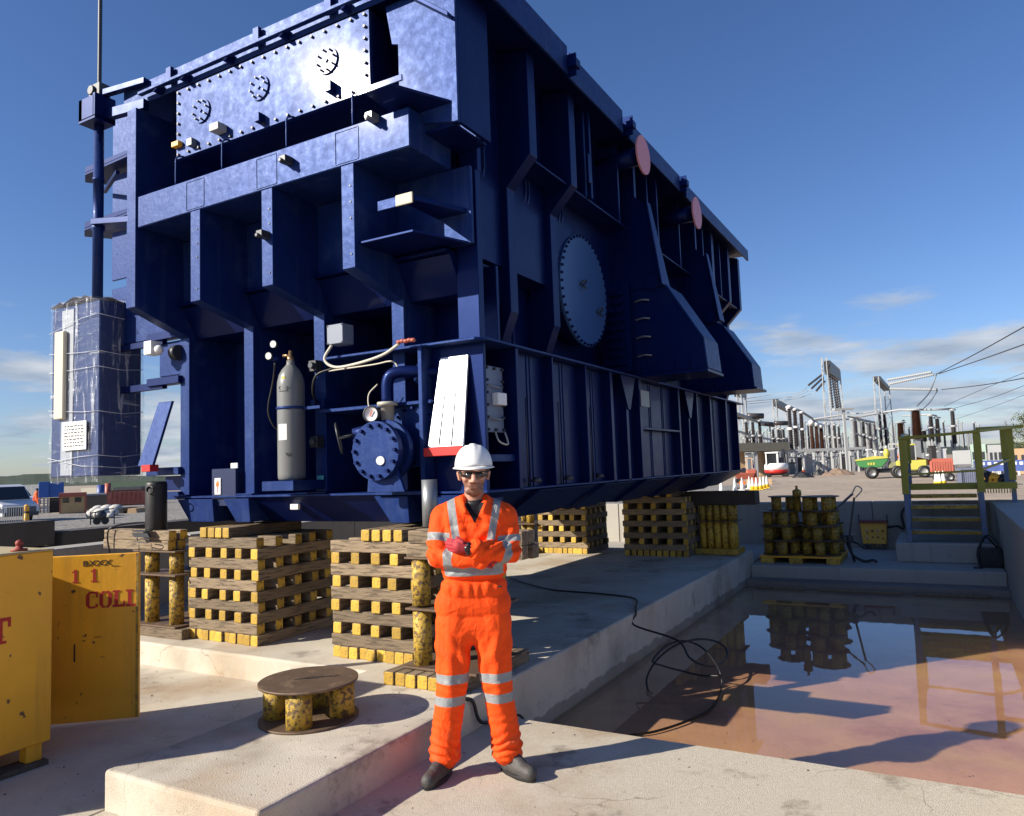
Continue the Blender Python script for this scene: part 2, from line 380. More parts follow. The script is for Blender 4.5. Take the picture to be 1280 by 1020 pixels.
# bund walls, cast in bays with recessed joints
def wall_bays(name, ax, a0, a1, b0, b1, z0, z1, bay):
    n = max(1, round((a1-a0)/bay)); s = (a1-a0)/n; obs = []
    for i in range(n):
        p0, p1 = a0+i*s+.006, a0+(i+1)*s-.006
        mb = MB()
        if ax == 'x': mb.box(p0, p1, b0, b1, z0, z1)
        else: mb.box(b0, b1, p0, p1, z0, z1)
        obs.append(mb)
    return obs
for nm, args in (('far_bund_wall', ('x', -8.6, 1.4, 15.4, 15.75, -.5, .83, 2.4)), ('right_bund_wall', ('y', -4, 15.39, .742, 1.16, -.5, .85, 3.0)),
                 ('left_bund_wall', ('y', -6, 15.39, -8.6, -8.2, -.5, 1.0, 3.2))):
    lb = {'far_bund_wall': 'grey concrete bund wall across the far end behind the pallet', 'right_bund_wall': 'long grey concrete bund wall along the right side of the pool',
          'left_bund_wall': 'low concrete bund wall on the left behind the yellow box'}[nm]
    t = thing('bund_wall', lb, 'wall', (args[3] if args[0] == 'y' else args[1], args[1] if args[0] == 'y' else args[3], -.5))
    for mb in wall_bays(nm, *args): mb.build('wall_panel', CONCW, t, bevel=.01)
    # capping joint core so no light leaks through the joints
    ax, a0, a1, b0, b1, z0, z1, _ = args
    c = MB()
    if ax == 'x': c.box(a0+.01, a1-.01, b0+.02, b1-.02, z0, z1-.02)
    else: c.box(b0+.02, b1-.02, a0+.01, a1-.01, z0, z1-.02)
    c.build('joint_filler', DGREY, t)
# water: a thin murky sheet
WAT = bpy.data.materials.new('murky_still_water'); WAT.use_nodes = True; t = WAT.node_tree; t.nodes.clear()
o_ = N(t, 'ShaderNodeOutputMaterial'); mx = N(t, 'ShaderNodeMixShader'); gl = N(t, 'ShaderNodeBsdfGlossy'); tr = N(t, 'ShaderNodeBsdfTransparent')
gl.inputs['Roughness'].default_value = .015; gl.inputs['Color'].default_value = (.95, .97, 1, 1); tr.inputs['Color'].default_value = (.90, .81, .70, 1)
ge = N(t, 'ShaderNodeNewGeometry'); dt = N(t, 'ShaderNodeVectorMath', operation='DOT_PRODUCT'); L(t, ge.outputs['Incoming'], dt.inputs[0]); L(t, ge.outputs['Normal'], dt.inputs[1])
sch = M(t, 'POWER', M(t, 'SUBTRACT', 1.0, M(t, 'ABSOLUTE', dt.outputs['Value'])), 5.0)
L(t, M(t, 'MULTIPLY_ADD', sch, .97, .025, clamp=True), mx.inputs[0]); L(t, tr.outputs[0], mx.inputs[1]); L(t, gl.outputs[0], mx.inputs[2]); L(t, mx.outputs[0], o_.inputs[0])
bn = N(t, 'ShaderNodeBump'); bn.inputs['Strength'].default_value = .06; bn.inputs['Distance'].default_value = .004
nn = N(t, 'ShaderNodeTexNoise'); nn.inputs['Scale'].default_value = 5; nn.inputs['Detail'].default_value = 3; tcn = N(t, 'ShaderNodeTexCoord'); L(t, tcn.outputs['Object'], nn.inputs['Vector'])
L(t, nn.outputs['Fac'], bn.inputs['Height']); L(t, bn.outputs[0], gl.inputs['Normal'])
g = MB(); g.add([(-2.731, 4.51, -.272), (.741, 4.51, -.272), (.741, 12.14, -.272), (-2.731, 12.14, -.272)], [(0, 1, 2, 3)]); kind(g.build('water', WAT))

# ================================================================ TRANSFORMER
TX = thing('transformer_tank', 'huge dark blue steel transformer tank raised on timber cribs', 'transformer', (-4.9, 9.2, 1.25))
def part(mb, name, mats=BLUE_SHADE, bevel=.004, parent=None, **k): return mb.build(name, mats, parent or TX, bevel=bevel, **k)
YE = 14.2                      # far end of the tank
# short side profile (y as depth), long side profile (x as depth)
def wall_solid():
    mb = MB()
    # lower body, middle taper, upper body: rings of (x0,x1,y0,y1,z)
    rings = [(-6.64, -3.5, 6.0, YE-.4, 1.5), (-6.64, -3.5, 6.0, YE-.4, 3.30), (-6.64, -3.5, 6.0, YE-.4, 3.47), (-6.70, -3.27, 5.06, YE-.15, 3.49), (-6.70, -3.27, 5.06, YE-.15, 5.5)]
    for a, b in zip(rings, rings[1:]):
        pa = [(a[0], a[2], a[4]), (a[1], a[2], a[4]), (a[1], a[3], a[4]), (a[0], a[3], a[4])]
        pb = [(b[0], b[2], b[4]), (b[1], b[2], b[4]), (b[1], b[3], b[4]), (b[0], b[3], b[4])]
        mb.add(pa+pb, [(0, 1, 5, 4), (1, 2, 6, 5), (2, 3, 7, 6), (3, 0, 4, 7)])
    mb.add([(-6.64, 6.0, 1.5), (-3.5, 6.0, 1.5), (-3.5, YE-.4, 1.5), (-6.64, YE-.4, 1.5)], [(3, 2, 1, 0)])
    mb.add([(-6.70, 5.06, 5.5), (-3.27, 5.06, 5.5), (-3.27, YE-.15, 5.5), (-6.70, YE-.15, 5.5)], [(0, 1, 2, 3)])
    return mb
part(wall_solid(), 'tank_wall', bevel=0)
# roof plate with upstand
r = MB(); r.box(-6.95, -2.82, 4.52, YE, 5.5, 5.54); part(r, 'roof')
for a in ((-6.95, -2.82, 4.50, 4.515, 5.44, 5.66), (-2.83, -2.80, 4.50, 6.3, 5.42, 5.70), (-2.83, -2.80, 6.34, 7.75, 5.40, 5.66), (-2.83, -2.80, 7.95, 9.9, 5.40, 5.62), (-2.83, -2.80, 10.2, YE, 5.40, 5.60)):
    r = MB(); r.box(*a); part(r, 'roof_edge_plate', BLUE_LIT)
for y in (6.32, 7.85, 9.95):
    r = MB(); r.box(-2.86, -2.70, y-.05, y+.05, 5.47, 5.55); r.box(-2.86, -2.72, y-.012, y+.012, 5.40, 5.62); part(r, 'roof_lug')
r = MB(); r.bar((-6.6, 4.44, 5.50), (-3.4, 4.44, 5.50), .05, .03); part(r, 'roof_edge_strip', BLUE_LIT)
for x in (-6.35, -5.95, -5.35, -4.65, -3.95):
    r = MB(); r.prism([(x, 4.50, 5.44), (x, 4.40, 5.44), (x, 4.46, 5.53), (x, 4.50, 5.53)], (.04, 0, 0)); part(r, 'roof_gusset')
for x in (-6.2, -5.0, -4.15):
    r = MB(); r.box(x-.015, x+.06, 4.45, 4.49, 5.5, 5.66); part(r, 'roof_bracket')
# turret box with bolted cover plate on the short side
tb = MB(); tb.box(-6.1, -3.75, 4.54, 5.0, 4.76, 5.45); part(tb, 'turret_box')
cp = MB(); cp.box(-6.12, -3.73, 4.50, 4.54, 4.74, 5.42); COVER = part(cp, 'cover_plate', BLUE_LIT, bevel=.002)
def bolt(mb, c, ax, r=.014, h=.014, m=0): mb.lathe(c, ax, [(r, 0), (r, h)], 6, m, smooth=False)
def bolts(pts, ax, parent, r=.014, h=.016, mt=BLUE_SHADE, limit=300):
    c0 = Vector(pts[0]); mb = MB(); bolt(mb, c0, ax, r, h); b = mb.build('bolt', mt, parent, org=c0)
    pl = ORG.get(parent.name, Vector()); b.location = c0-pl; obs = [b]
    for p in pts[1:]:
        d = b.copy(); COL.objects.link(d); d.parent = parent; d.location = Vector(p)-pl; obs.append(d)
    return obs
pts = []
for i in range(17):
    x = -6.08+i*(2.31/16); pts += [(x, 4.50, 4.775), (x, 4.50, 5.385)]
for j in range(1, 6):
    z = 4.775+j*.61/6; pts += [(-6.08, 4.50, z), (-3.77, 4.50, z)]
bolts(pts, (0, -1, 0), COVER, .013, .02, DGREY)
for x in (-5.75, -4.98, -4.18):
    rg = MB(); rg.lathe((x, 4.50, 5.12), (0, -1, 0), [(.115, 0), (.115, .016)], 32, smooth=False); rg.lathe((x, 4.484, 5.12), (0, -1, 0), [(.022, 0), (.022, .012)], 4, smooth=False)
    q = part(rg, 'porthole_ring', BLUE_LIT, bevel=0, parent=COVER)
    bb = MB()
    for k in range(8): bolt(bb, (x+.09*cos(k*pi/4+.2), 4.486, 5.12+.09*sin(k*pi/4+.2)), (0, -1, 0), .009, .028)
    part(bb, 'ring_studs', DGREY, bevel=0, parent=COVER)
for (x, z, w, h, d, mt) in ((-5.47, 4.86, .12, .07, .10, LGREY), (-5.86, 4.83, .07, .07, .06, MGREY), (-4.95, 4.82, .06, .08, .07, BLUE_SHADE), (-4.12, 4.86, .06, .09, .07, BLUE_SHADE), (-6.08, 4.87, .10, .05, .05, YELL)):
    b = MB(); b.box(x-w/2, x+w/2, 4.5-d, 4.5, z-h/2, z+h/2); part(b, 'terminal_box', mt)
# upper beam
b = MB(); b.box(-6.56, -3.28, 4.40, 4.96, 4.13, 4.44); part(b, 'upper_beam', BLUE_LIT, bevel=.008)
for x in (-5.72, -4.80, -3.90):
    e = MB()
    for (dx, z0, z1) in ((-.12, 4.16, 4.41), (.12, 4.16, 4.41)): e.box(x+dx-.004, x+dx+.004, 4.395, 4.4, z0, z1)
    e.box(x-.12, x+.12, 4.395, 4.4, 4.15, 4.158); e.box(x-.12, x+.12, 4.395, 4.4, 4.412, 4.42); part(e, 'weld_outline', BLUE_LIT, bevel=0)
for (x, z) in ((-4.52, 4.30), (-3.60, 4.42), (-4.80, 3.72)):
    b = MB(); b.box(x-.035, x+.035, 4.31, 4.4, z-.03, z+.03, 0); b.cyl((x, 4.34, z-.02), (x, 4.28, z-.02), .018, n=10); part(b, 'earth_clamp', MGREY if x > -4 else DGREY)
for x in (-6.02, -5.38, -4.58, -3.85):
    b = MB(); b.tube([(x+.02, 4.60, 4.76), (x, 4.44, 4.72), (x, 4.42, 4.6), (x, 4.42, 4.44)], .008, n=6); part(b, 'thin_pipe', BLUE_LIT, bevel=0)
# kinked ribs of the short side: upper box section and lower column
RX = [-5.72, -4.80, -3.90]
def short_rib(x, w=.13):
    mb = MB(); pr = [(4.40, 4.13), (4.40, 3.29), (5.0, 3.14), (5.0, 1.5), (6.0, 1.5), (6.0, 3.48), (5.06, 3.48), (5.06, 4.13)]
    mb.prism([(x-w/2, y, z) for y, z in pr], (w, 0, 0)); return mb
for x in RX:
    rb = part(short_rib(x), 'rib', BLUE_LIT)
    bolts([(x+.03, 4.40, z) for z in (3.95, 3.82, 3.69, 3.40)], (0, -1, 0), rb, .008, .006, DGREY)
rb = part(MB().prism([(-6.735, y, z) for y, z in [(4.40, 5.35), (4.40, 3.36), (5.0, 3.14), (5.0, 1.5), (6.0, 1.5), (6.0, 3.48), (5.42, 3.48), (5.42, 5.35)]], (.14, 0, 0)), 'corner_rib', BLUE_LIT)
# underside plates of the bulge between ribs
for a, c in ((-6.61, -5.785), (-5.655, -4.865), (-4.735, -3.965), (-3.835, -3.30)):
    u = MB(); u.prism([(a, 4.86, 3.44), (a, 4.86, 3.465), (a, 5.98, 3.465), (a, 5.98, 3.44)], (c-a, 0, 0)); part(u, 'shelf_plate')
    u = MB(); u.prism([(a, 4.92, 3.43), (a, 4.95, 3.438), (a, 5.98, 3.438), (a, 5.98, 3.16), (a, 5.09, 3.13)], (c-a, 0, 0)); part(u, 'underside_plate')
# lit inner panels of the upper bays
for a, c in ((-6.61, -5.785), (-5.655, -4.865), (-4.735, -3.965)):
    u = MB(); u.box(a, c, 4.93, 4.97, 3.47, 4.12); part(u, 'bay_panel', BLUE_LIT)
    for dx in (.30, .36):
        v = MB(); v.box(a+dx-.006, a+dx+.006, 4.922, 4.93, 3.48, 4.1); part(v, 'weld_seam', bevel=0)
# right bay: wall, two shelves with bars
u = MB(); u.box(-3.835, -3.10, 4.95, 4.99, 3.49, 4.13); part(u, 'bay_panel', BLUE_LIT)
u = MB(); u.box(-3.835, -3.18, 5.45, 5.49, 2.72, 3.43); part(u, 'bay_panel')
u = MB(); u.prism([(-3.83, 4.44, 3.482), (-3.3, 4.44, 3.482), (-3.12, 4.95, 3.482), (-3.83, 4.95, 3.482)], (0, 0, .02)); part(u, 'shelf_plate')
u = MB(); u.box(-3.66, -3.36, 4.47, 4.485, 3.72, 3.80); part(u, 'slotted_bar', BLUE_LIT)
u = MB(); u.box(-3.47, -3.31, 4.452, 4.468, 3.715, 3.80); part(u, 'cream_tag', CREAM)
u = MB(); u.prism([(-3.42, 4.485, 3.74), (-3.31, 4.485, 3.74), (-3.14, 4.95, 3.74), (-3.42, 4.95, 3.74)], (0, 0, .04)); part(u, 'bar_bracket')
# upper corner box: sunlit plate, shelf, bar
pl = [(-3.62, 5.44), (-3.56, 5.10), (-3.50, 5.08), (-3.50, 4.42), (-2.95, 4.30), (-2.95, 5.44)]
u = MB(); u.prism([(x, 4.57, z) for x, z in pl], (0, .03, 0)); part(u, 'corner_plate', BLUE_LIT)
u = MB(); u.prism([(-2.985, 4.60, 4.31), (-2.985, 5.05, 4.31), (-2.985, 5.05, 5.5), (-2.985, 4.60, 5.5)], (.035, 0, 0)); part(u, 'corner_side_plate')
u = MB(); u.prism([(-3.56, 4.20, 4.54), (-3.33, 4.20, 4.54), (-3.0, 4.57, 4.46), (-3.5, 4.57, 4.46)], (0, 0, .02)); part(u, 'shelf_plate')
u = MB(); u.box(-3.60, -3.18, 4.19, 4.205, 4.52, 4.57); part(u, 'slotted_bar', BLUE_LIT)
u = MB(); u.prism([(-3.40, 4.50, 5.44), (-2.97, 4.50, 5.10), (-2.97, 4.56, 5.10), (-3.4, 4.56, 5.44)], (0, 0, .04)); part(u, 'corner_flange')
# chamfers that step the corner in
u = MB(); u.box(-3.30, -3.095, 5.06, 5.12, 4.12, 5.45); part(u, 'corner_rib')
u = MB(); u.box(-3.5, -3.0, 4.605, 5.06, 4.30, 4.32); part(u, 'corner_shelf')
u = MB(); u.box(-3.30, -3.095, 5.02, 5.10, 2.72, 4.12); part(u, 'corner_rib')
for z in (2.9, 3.3): pass
# long side ribs
def long_rib(y, w=.15, bracket=False):
    pr = [(-2.95, 5.42), (-2.95, 4.47), (-3.20, 4.21), (-3.20, 3.08), (-3.34, 2.74), (-3.5, 2.74), (-3.5, 3.3), (-3.27, 4.3), (-3.27, 5.5)]
    return MB().prism([(x, y, z) for x, z in pr], (0, w, 0))
LR = [5.73, 6.60]
for y in (5.73, 6.60, 12.05, 13.15, 13.95): part(long_rib(y, .14), 'rib')
# weld-on double seams following the rib line (bay 1 and 2)
for y in (5.36, 5.44, 6.2, 6.27, 6.95, 7.02):
    pp = [(-3.26, 5.4), (-3.26, 4.32), (-3.49, 3.28), (-3.49, 2.78)]
    s_ = MB()
    for (a, b), (c, d) in zip(pp, pp[1:]): s_.bar((a, y, b), (c, y, d), .02, .02, up=(0, 1, 0))
    part(s_, 'weld_seam', BLUE_LIT, bevel=0)
# mid shelf flange in each bay
for a, c in ((5.88, 6.59), (6.75, 8.28), (8.45, 10.95), (11.1, 12.04), (12.2, 13.14), (13.3, 13.94)):
    s_ = MB(); s_.box(-3.27, -2.99, a, c, 4.46, 4.48); part(s_, 'shelf_flange')
# narrow upper posts
for y, x in ((7.02, -2.98), (7.10, -2.95), (8.02, -3.0), (9.05, -3.0), (9.32, -2.96), (10.42, -3.0), (11.55, -2.96), (12.7, -2.98)):
    s_ = MB(); s_.box(-3.27, x, y, y+.045, 4.48, 5.42); part(s_, 'upper_post')
s_ = MB(); s_.prism([(-2.94, 6.98, 4.92), (-2.94, 7.02, 4.92), (-2.94, 7.08, 4.62), (-2.94, 6.98, 4.60)], (.02, 0, 0)); part(s_, 'hinge_plate')
# round inspection covers
def disc(y, z, r, x, name, mt, n=48, th=.03, nb=44, parent=None):
    mb = MB(); mb.lathe((x, y, z), (1, 0, 0), [(r, 0), (r, th)], n, smooth=False); d = part(mb, name, mt, bevel=0, parent=parent)
    if nb: bolts([(x+th-.012, y+(r-.018)*cos(2*pi*k/nb), z+(r-.018)*sin(2*pi*k/nb)) for k in range(nb)], (1, 0, 0), d, .015, .034, BLUE_SHADE)
    return d
b = MB(); b.lathe((-3.50, 7.51, 3.61), (1, 0, 0), [(.58, 0), (.58, .24)], 40); part(b, 'cover_neck', bevel=0)
DC = disc(7.51, 3.61, .62, -3.28, 'inspection_cover', mat('blue_cover_paint', (.04, .10, .26), .3, var=.1, vscale=2, spec=.5))
for (y, z) in ((7.42, 3.66), (7.85, 3.42)):
    h = MB(); h.tube([(-3.25, y-.04, z), (-3.20, y-.03, z+.04), (-3.20, y+.03, z+.04), (-3.25, y+.04, z)], .008, n=6); h.tube([(-3.25, y-.04, z), (-3.20, y-.03, z-.04), (-3.20, y+.03, z-.04), (-3.25, y+.04, z)], .008, n=6)
    part(h, 'lifting_eye', DGREY, bevel=0, parent=DC)
for y, z in ((8.12, 5.25), (10.35, 5.20)):
    d = MB(); d.lathe((-2.72, y, z), (1, 0, 0), [(.225, 0), (.225, .02)], 40, smooth=False); part(d, 'round_cover', PINK, bevel=0)
    d = MB(); d.cyl((-3.27, y, z), (-2.72, y, z), .11, n=24); part(d, 'pipe_stub', bevel=0)
# jacking brackets: web across, thick rim, foot plate and stiffeners
for y, pl, nm in ((8.45, [(-3.3, 3.86), (-2.80, 3.79), (-2.64, 3.77), (-2.23, 3.09), (-2.20, 2.74), (-3.3, 2.74)], 0), (11.1, [(-3.3, 3.86), (-2.80, 3.80), (-2.62, 3.67), (-2.25, 3.07), (-2.23, 2.72), (-3.3, 2.72)], 1)):
    b = MB(); b.prism([(x, y, z) for x, z in pl], (0, .04, 0)); b.prism([(x, y+.55, z) for x, z in pl], (0, .04, 0)); jb = part(b, 'jacking_bracket')
    rim = MB()
    for (a, c), (d, e) in zip(pl[1:5], pl[2:5]):
        rim.prism([(a, y-.012, c), (d, y-.012, e), (d+.022, y-.012, e+.008), (a+.022, y-.012, c+.008)], (0, .62, 0))
    part(rim, 'bracket_rim', BLUE_LIT, parent=jb)
    fp = MB(); fp.box(-3.3, -2.17, y-.06, y+.66, 2.70, 2.735); part(fp, 'foot_plate', parent=jb)
    for x in (-2.95, -2.75, -2.55, -2.38):
        st = MB(); st.prism([(x, y-.05, 2.735), (x, y, 2.735), (x, y, 2.93)], (.014, 0, 0)); part(st, 'stiffener', parent=jb)
    # big rib above
    rb = MB(); rb.prism([(-3.27, y-.02, 5.42), (-2.95, y-.02, 5.42), (-2.95, y-.02, 4.9), (-2.80, y-.02, 4.74), (-2.64, y-.02, 3.76), (-3.3, y-.02, 3.76)], (0, .07, 0)); part(rb, 'rib')
    rf = MB(); rf.prism([(-2.80, y-.06, 4.80), (-2.80, y+.06, 4.80), (-2.64, y+.17, 3.76), (-2.64, y-.13, 3.76)], (.018, 0, 0)); part(rf, 'rib_face', BLUE_LIT)
    lg = MB(); lg.lathe((-2.78, y-.05, 3.82), (0, 1, 0), [(.09, 0), (.09, .14), (.05, .14)], 16); part(lg, 'lashing_eye', parent=jb)
# bolted flange cluster left of bracket 1
cl = MB()
for k in range(9):
    z = 2.86+k*.105; cl.box(-3.40, -3.12, 8.30, 8.335, z, z+.02); bolt(cl, (-3.12, 8.28, z+.01), (0, -1, 0), .022, .05); bolt(cl, (-3.24, 8.28, z+.01), (0, -1, 0), .022, .05)
cl.box(-3.42, -3.05, 8.34, 8.38, 2.78, 3.86); part(cl, 'bolted_flange', bevel=0)
cl = MB()
for k in range(4): cl.tube([(-3.0, 8.40, 2.95+k*.22), (-2.9, 8.38, 2.96+k*.22), (-2.82, 8.40, 2.95+k*.22)], .012, n=6)
part(cl, 'rung_set', MGREY, bevel=0)
# ledge flange round the lower tank
lf = MB(); lf.prism([(-4.62, 4.86, 2.69), (-3.05, 4.86, 2.69), (-2.98, 4.95, 2.69), (-2.98, YE-.3, 2.69), (-3.49, YE-.3, 2.69), (-3.49, 5.5, 2.69), (-4.62, 5.5, 2.69)], (0, 0, .022)); part(lf, 'ledge_flange', BLUE_LIT)
# lower long side posts
for y, w_ in ((5.42, .05), (6.1, .025), (6.85, .025), (7.5, .07), (7.95, .07), (8.4, .09), (9.95, .06), (10.4, .05), (10.85, .06), (11.6, .025), (12.6, .07), (13.4, .03)):
    p_ = MB(); p_.box(-3.5, -3.0+.0, y, y+w_, 1.502, 2.688); part(p_, 'lower_post')
for y in (7.99, 10.42):
    p_ = MB(); p_.prism([(-2.995, y-.22, 2.68), (-2.995, y+.24, 2.68), (-2.995, y+.05, 2.3), (-2.995, y-.02, 2.3)], (.015, 0, 0)); part(p_, 'gusset_plate')
p_ = MB(); p_.box(-3.2, -3.0, 8.5, 9.95, 2.09, 2.12); part(p_, 'shelf_flange')
p_ = MB(); p_.box(-3.0, -2.985, 8.42, 8.72, 2.36, 2.56); part(p_, 'rating_plate', MGREY)
# lower inner wall panels (between posts) slightly proud of the tank
p_ = MB(); p_.box(-3.5, -3.32, 5.06, 7.5, 1.5, 2.69); part(p_, 'lower_box')
p_ = MB(); p_.box(-3.48, -3.10, 5.48, YE-.45, 1.5, 2.685); part(p_, 'lower_box')
for y in (5.78, 6.45, 7.18, 9.0, 9.5, 11.2, 12.1, 13.0):
    for dy in (0, .06):
        s_ = MB(); s_.box(-3.10, -3.092, y+dy, y+dy+.012, 1.52, 2.67); part(s_, 'weld_seam', BLUE_LIT, bevel=0)
for y in (5.75, 6.4, 7.15): 
    s_ = MB(); s_.cyl((-3.02, y, 1.56), (-3.02, y, 1.60), .05, .03, n=10); s_.cyl((-3.1, y, 1.52), (-3.1, y, 2.3), .007, n=6); part(s_, 'foot_cap', DGREY, bevel=0)
# hatch with bolts in the corner bay
p_ = MB(); p_.box(-3.14, -3.10, 5.08, 5.36, 1.98, 2.52); HT = part(p_, 'side_hatch', mat('grey_blue_hatch', (.13, .17, .26), .4, var=.1))
bolts([(-3.10, y, z) for y in (5.10, 5.34) for z in (2.0, 2.1, 2.2, 2.3, 2.4, 2.5)]+[(-3.10, 5.22, 2.0), (-3.10, 5.22, 2.5)], (1, 0, 0), HT, .013, .02, DGREY)
for z in (2.1, 2.36):
    b = MB(); b.tube([(-3.09, 5.10, z), (-3.05, 5.22, z-.02), (-3.09, 5.34, z)], .008, n=6); part(b, 'hatch_handle', MGREY, bevel=0, parent=HT)
b = MB(); b.box(-3.10, -3.04, 5.18, 5.32, 2.20, 2.30); part(b, 'hatch_label', WHITE, parent=HT)
b = MB(); b.tube([(-3.08, 5.18, 1.98), (-3.02, 5.14, 1.90), (-3.0, 5.24, 1.88), (-3.06, 5.30, 1.98)], .008, n=6); part(b, 'rubber_loop', CRMCABLE, bevel=0)
b = MB(); b.box(-3.32, -3.04, 5.04, 5.44, 1.74, 1.80); part(b, 'shelf_flange', BLUE_LIT)
# corner box front: the bay with the sloping cover, its sun glare painted white
b = MB(); b.box(-3.60, -3.56, 4.86, 5.95, 1.5, 2.69); part(b, 'lower_post', BLUE_LIT)
b = MB(); b.box(-3.56, -3.06, 5.0, 5.04, 1.5, 2.69); part(b, 'bay_panel')
b = MB(); b.prism([(-3.53, 4.87, 1.87), (-3.19, 4.87, 1.87), (-3.19, 4.98, 2.60), (-3.46, 4.98, 2.60)], (0, .02, 0)); SC = part(b, 'sloping_cover', mat('sun_glare_cover', (.60, .63, .68), .3, metal=.3, var=.12, vscale=9))
for x0, x1 in ((-3.42, -3.37), (-3.30, -3.28)):
    b = MB(); b.bar((x0, 4.868, 1.88), (x1, 4.978, 2.59), .006, .006); part(b, 'cover_seam', DGREY, bevel=0, parent=SC)
b = MB(); b.prism([(-3.55, 4.84, 1.80), (-3.18, 4.84, 1.80), (-3.18, 4.84, 1.868), (-3.55, 4.84, 1.868)], (0, .04, 0)); part(b, 'red_edge_strip', RED, parent=SC)
# shelf with pipework between column 3 and the corner box
b = MB(); b.box(-4.73, -3.505, 4.9, 5.95, 2.23, 2.26); part(b, 'shelf_flange', BLUE_LIT)
b = MB(); b.box(-4.05, -3.45, 4.84, 5.2, 1.50, 1.53); part(b, 'shelf_flange', BLUE_LIT)
FL = MB(); fc = Vector((-3.86, 4.62, 1.86)); FL.lathe(fc, (0, 1, 0), [(.235, 0), (.235, .05), (.2, .05), (.2, .12), (.25, .12), (.25, .17), (.16, .17), (.16, .6)], 36, smooth=False); fl = part(FL, 'blank_flange', BLUE_LIT, bevel=0)
bolts([fc+Vector((.205*cos(k*pi/7), 0, .205*sin(k*pi/7))) for k in range(14)], (0, -1, 0), fl, .016, .03, BLUE_SHADE)
F2 = MB(); F2.lathe((-3.72, 4.95, 1.98), (0, 1, 0), [(.26, 0), (.26, .04), (.12, .04), (.12, .4)], 36, smooth=False); f2 = part(F2, 'blank_flange', BLUE_LIT, bevel=0)
bolts([Vector((-3.72+.23*cos(k*pi/8), 4.95, 1.98+.23*sin(k*pi/8))) for k in range(16)], (0, -1, 0), f2, .013, .03, BLUE_SHADE)
b = MB(); b.prism([(-4.0, 4.62, 1.53), (-3.62, 4.62, 1.53), (-3.7, 4.62, 1.72), (-3.98, 4.62, 1.72)], (0, .03, 0))
for v_ in b.v: v_.y += .06
part(b, 'flange_foot', BLUE_LIT)
b = MB(); b.tube([(-3.45, 5.1, 2.50), (-3.62, 4.95, 2.50), (-3.80, 4.85, 2.50), (-3.875, 4.82, 2.44), (-3.885, 4.82, 2.25)], .05, n=14); part(b, 'elbow_pipe', BLUE_SHADE, bevel=0)
b = MB(); b.lathe((-3.885, 4.82, 2.26), (0, 0, -1), [(.085, 0), (.085, .03), (.055, .03), (.05, .28), (.06, .30), (.03, .34)], 18); part(b, 'valve_body', mat('cream_valve_paint', (.42, .40, .33), .4), bevel=0)
GA = MB(); GA.lathe((-3.95, 4.70, 2.16), (.3, -1, 0), [(.0, -.03), (.065, -.03), (.07, 0), (.066, .03), (.058, .03), (.056, .022), (0, .022)], 24, ms=[1, 1, 1, 1, 1, 0, 0]); ga = part(GA, 'pressure_gauge', [WHITE, DGREY], bevel=0)
nd = MB(); nd.bar((-3.945, 4.672, 2.14), (-3.925, 4.672, 2.19), .006, .004, up=(0, 1, 0)); part(nd, 'gauge_needle', RED, bevel=0, parent=ga)
b = MB(); b.cyl((-3.90, 4.80, 1.95), (-3.88, 4.72, 1.84), .02, n=10); b.ell((-3.87, 4.66, 1.80), (.045, .035, .04), 12, 8); b.ell((-3.88, 4.78, 2.0), (.03, .03, .06), 10, 6); part(b, 'red_valve', MORG, bevel=0)
b = MB(); b.ell((-3.94, 4.76, 2.0), (.04, .03, .04), 12, 8); b.lathe((-3.80, 4.62, 1.78), (.3, -1, 0), [(.035, 0), (.035, .02)], 14); part(b, 'white_valve_knob', WHITE, bevel=0)
HW = MB(); hc = Vector((-4.27, 4.66, 1.98)); ax = Vector((-.75, -.6, -.2)).normalized(); _, a1, a2 = HW.frame(ax)
HW.tube([hc+(a1*cos(k*pi/10)+a2*sin(k*pi/10))*.125 for k in range(21)], .009, n=8, sub=1)
for k in range(3): HW.cyl(hc, hc+(a1*cos(k*2.09)+a2*sin(k*2.09))*.125, .007, n=6)
HW.cyl(hc, hc-ax*.16, .013, n=8); part(HW, 'hand_wheel', DGREY, bevel=0)
b = MB(); b.cyl(hc-ax*.12, (-3.98, 4.86, 2.05), .055, .065, n=14); b.lathe((-4.05, 4.83, 2.07), -ax, [(.085, 0), (.085, .03), (.05, .03)], 14); part(b, 'gate_valve', BLUE_SHADE, bevel=0)
FLm = MB(); FLm.lathe((-3.66, 5.02, 2.50), (-.3, -1, .2), [(.10, 0), (.10, .03), (.05, .03), (.05, .06)], 20); FLm.cyl((-3.7, 5.1, 2.33), (-3.5, 5.1, 2.33), .06, n=14); part(FLm, 'pipe_flange', BLUE_LIT, bevel=0)
# junction box with cream conduit
b = MB(); b.box(-4.50, -4.32, 4.78, 4.92, 2.80, 2.97); jb = part(b, 'junction_box', mat('grey_box_paint', (.16, .19, .25), .45))
bolts([(x, 4.78, z) for x in (-4.49, -4.33) for z in (2.81, 2.96)], (0, -1, 0), jb, .006, .006, DGREY)
b = MB(); b.box(-4.44, -4.38, 4.92, 5.0, 2.80, 2.95); part(b, 'box_bracket')
b = MB(); b.tube([(-4.46, 4.80, 2.80), (-4.53, 4.78, 2.68), (-4.42, 4.78, 2.60), (-4.2, 4.78, 2.60), (-3.9, 4.78, 2.645), (-3.72, 4.78, 2.72)], .013, n=8); part(b, 'cream_conduit', CRMCABLE, bevel=0)
b = MB()
for k in range(5): b.ell((-3.72+k*.035, 4.78, 2.735+.004*(k % 2)), (.028, .022, .018), 8, 5)
part(b, 'orange_coupling', MORG, bevel=0)
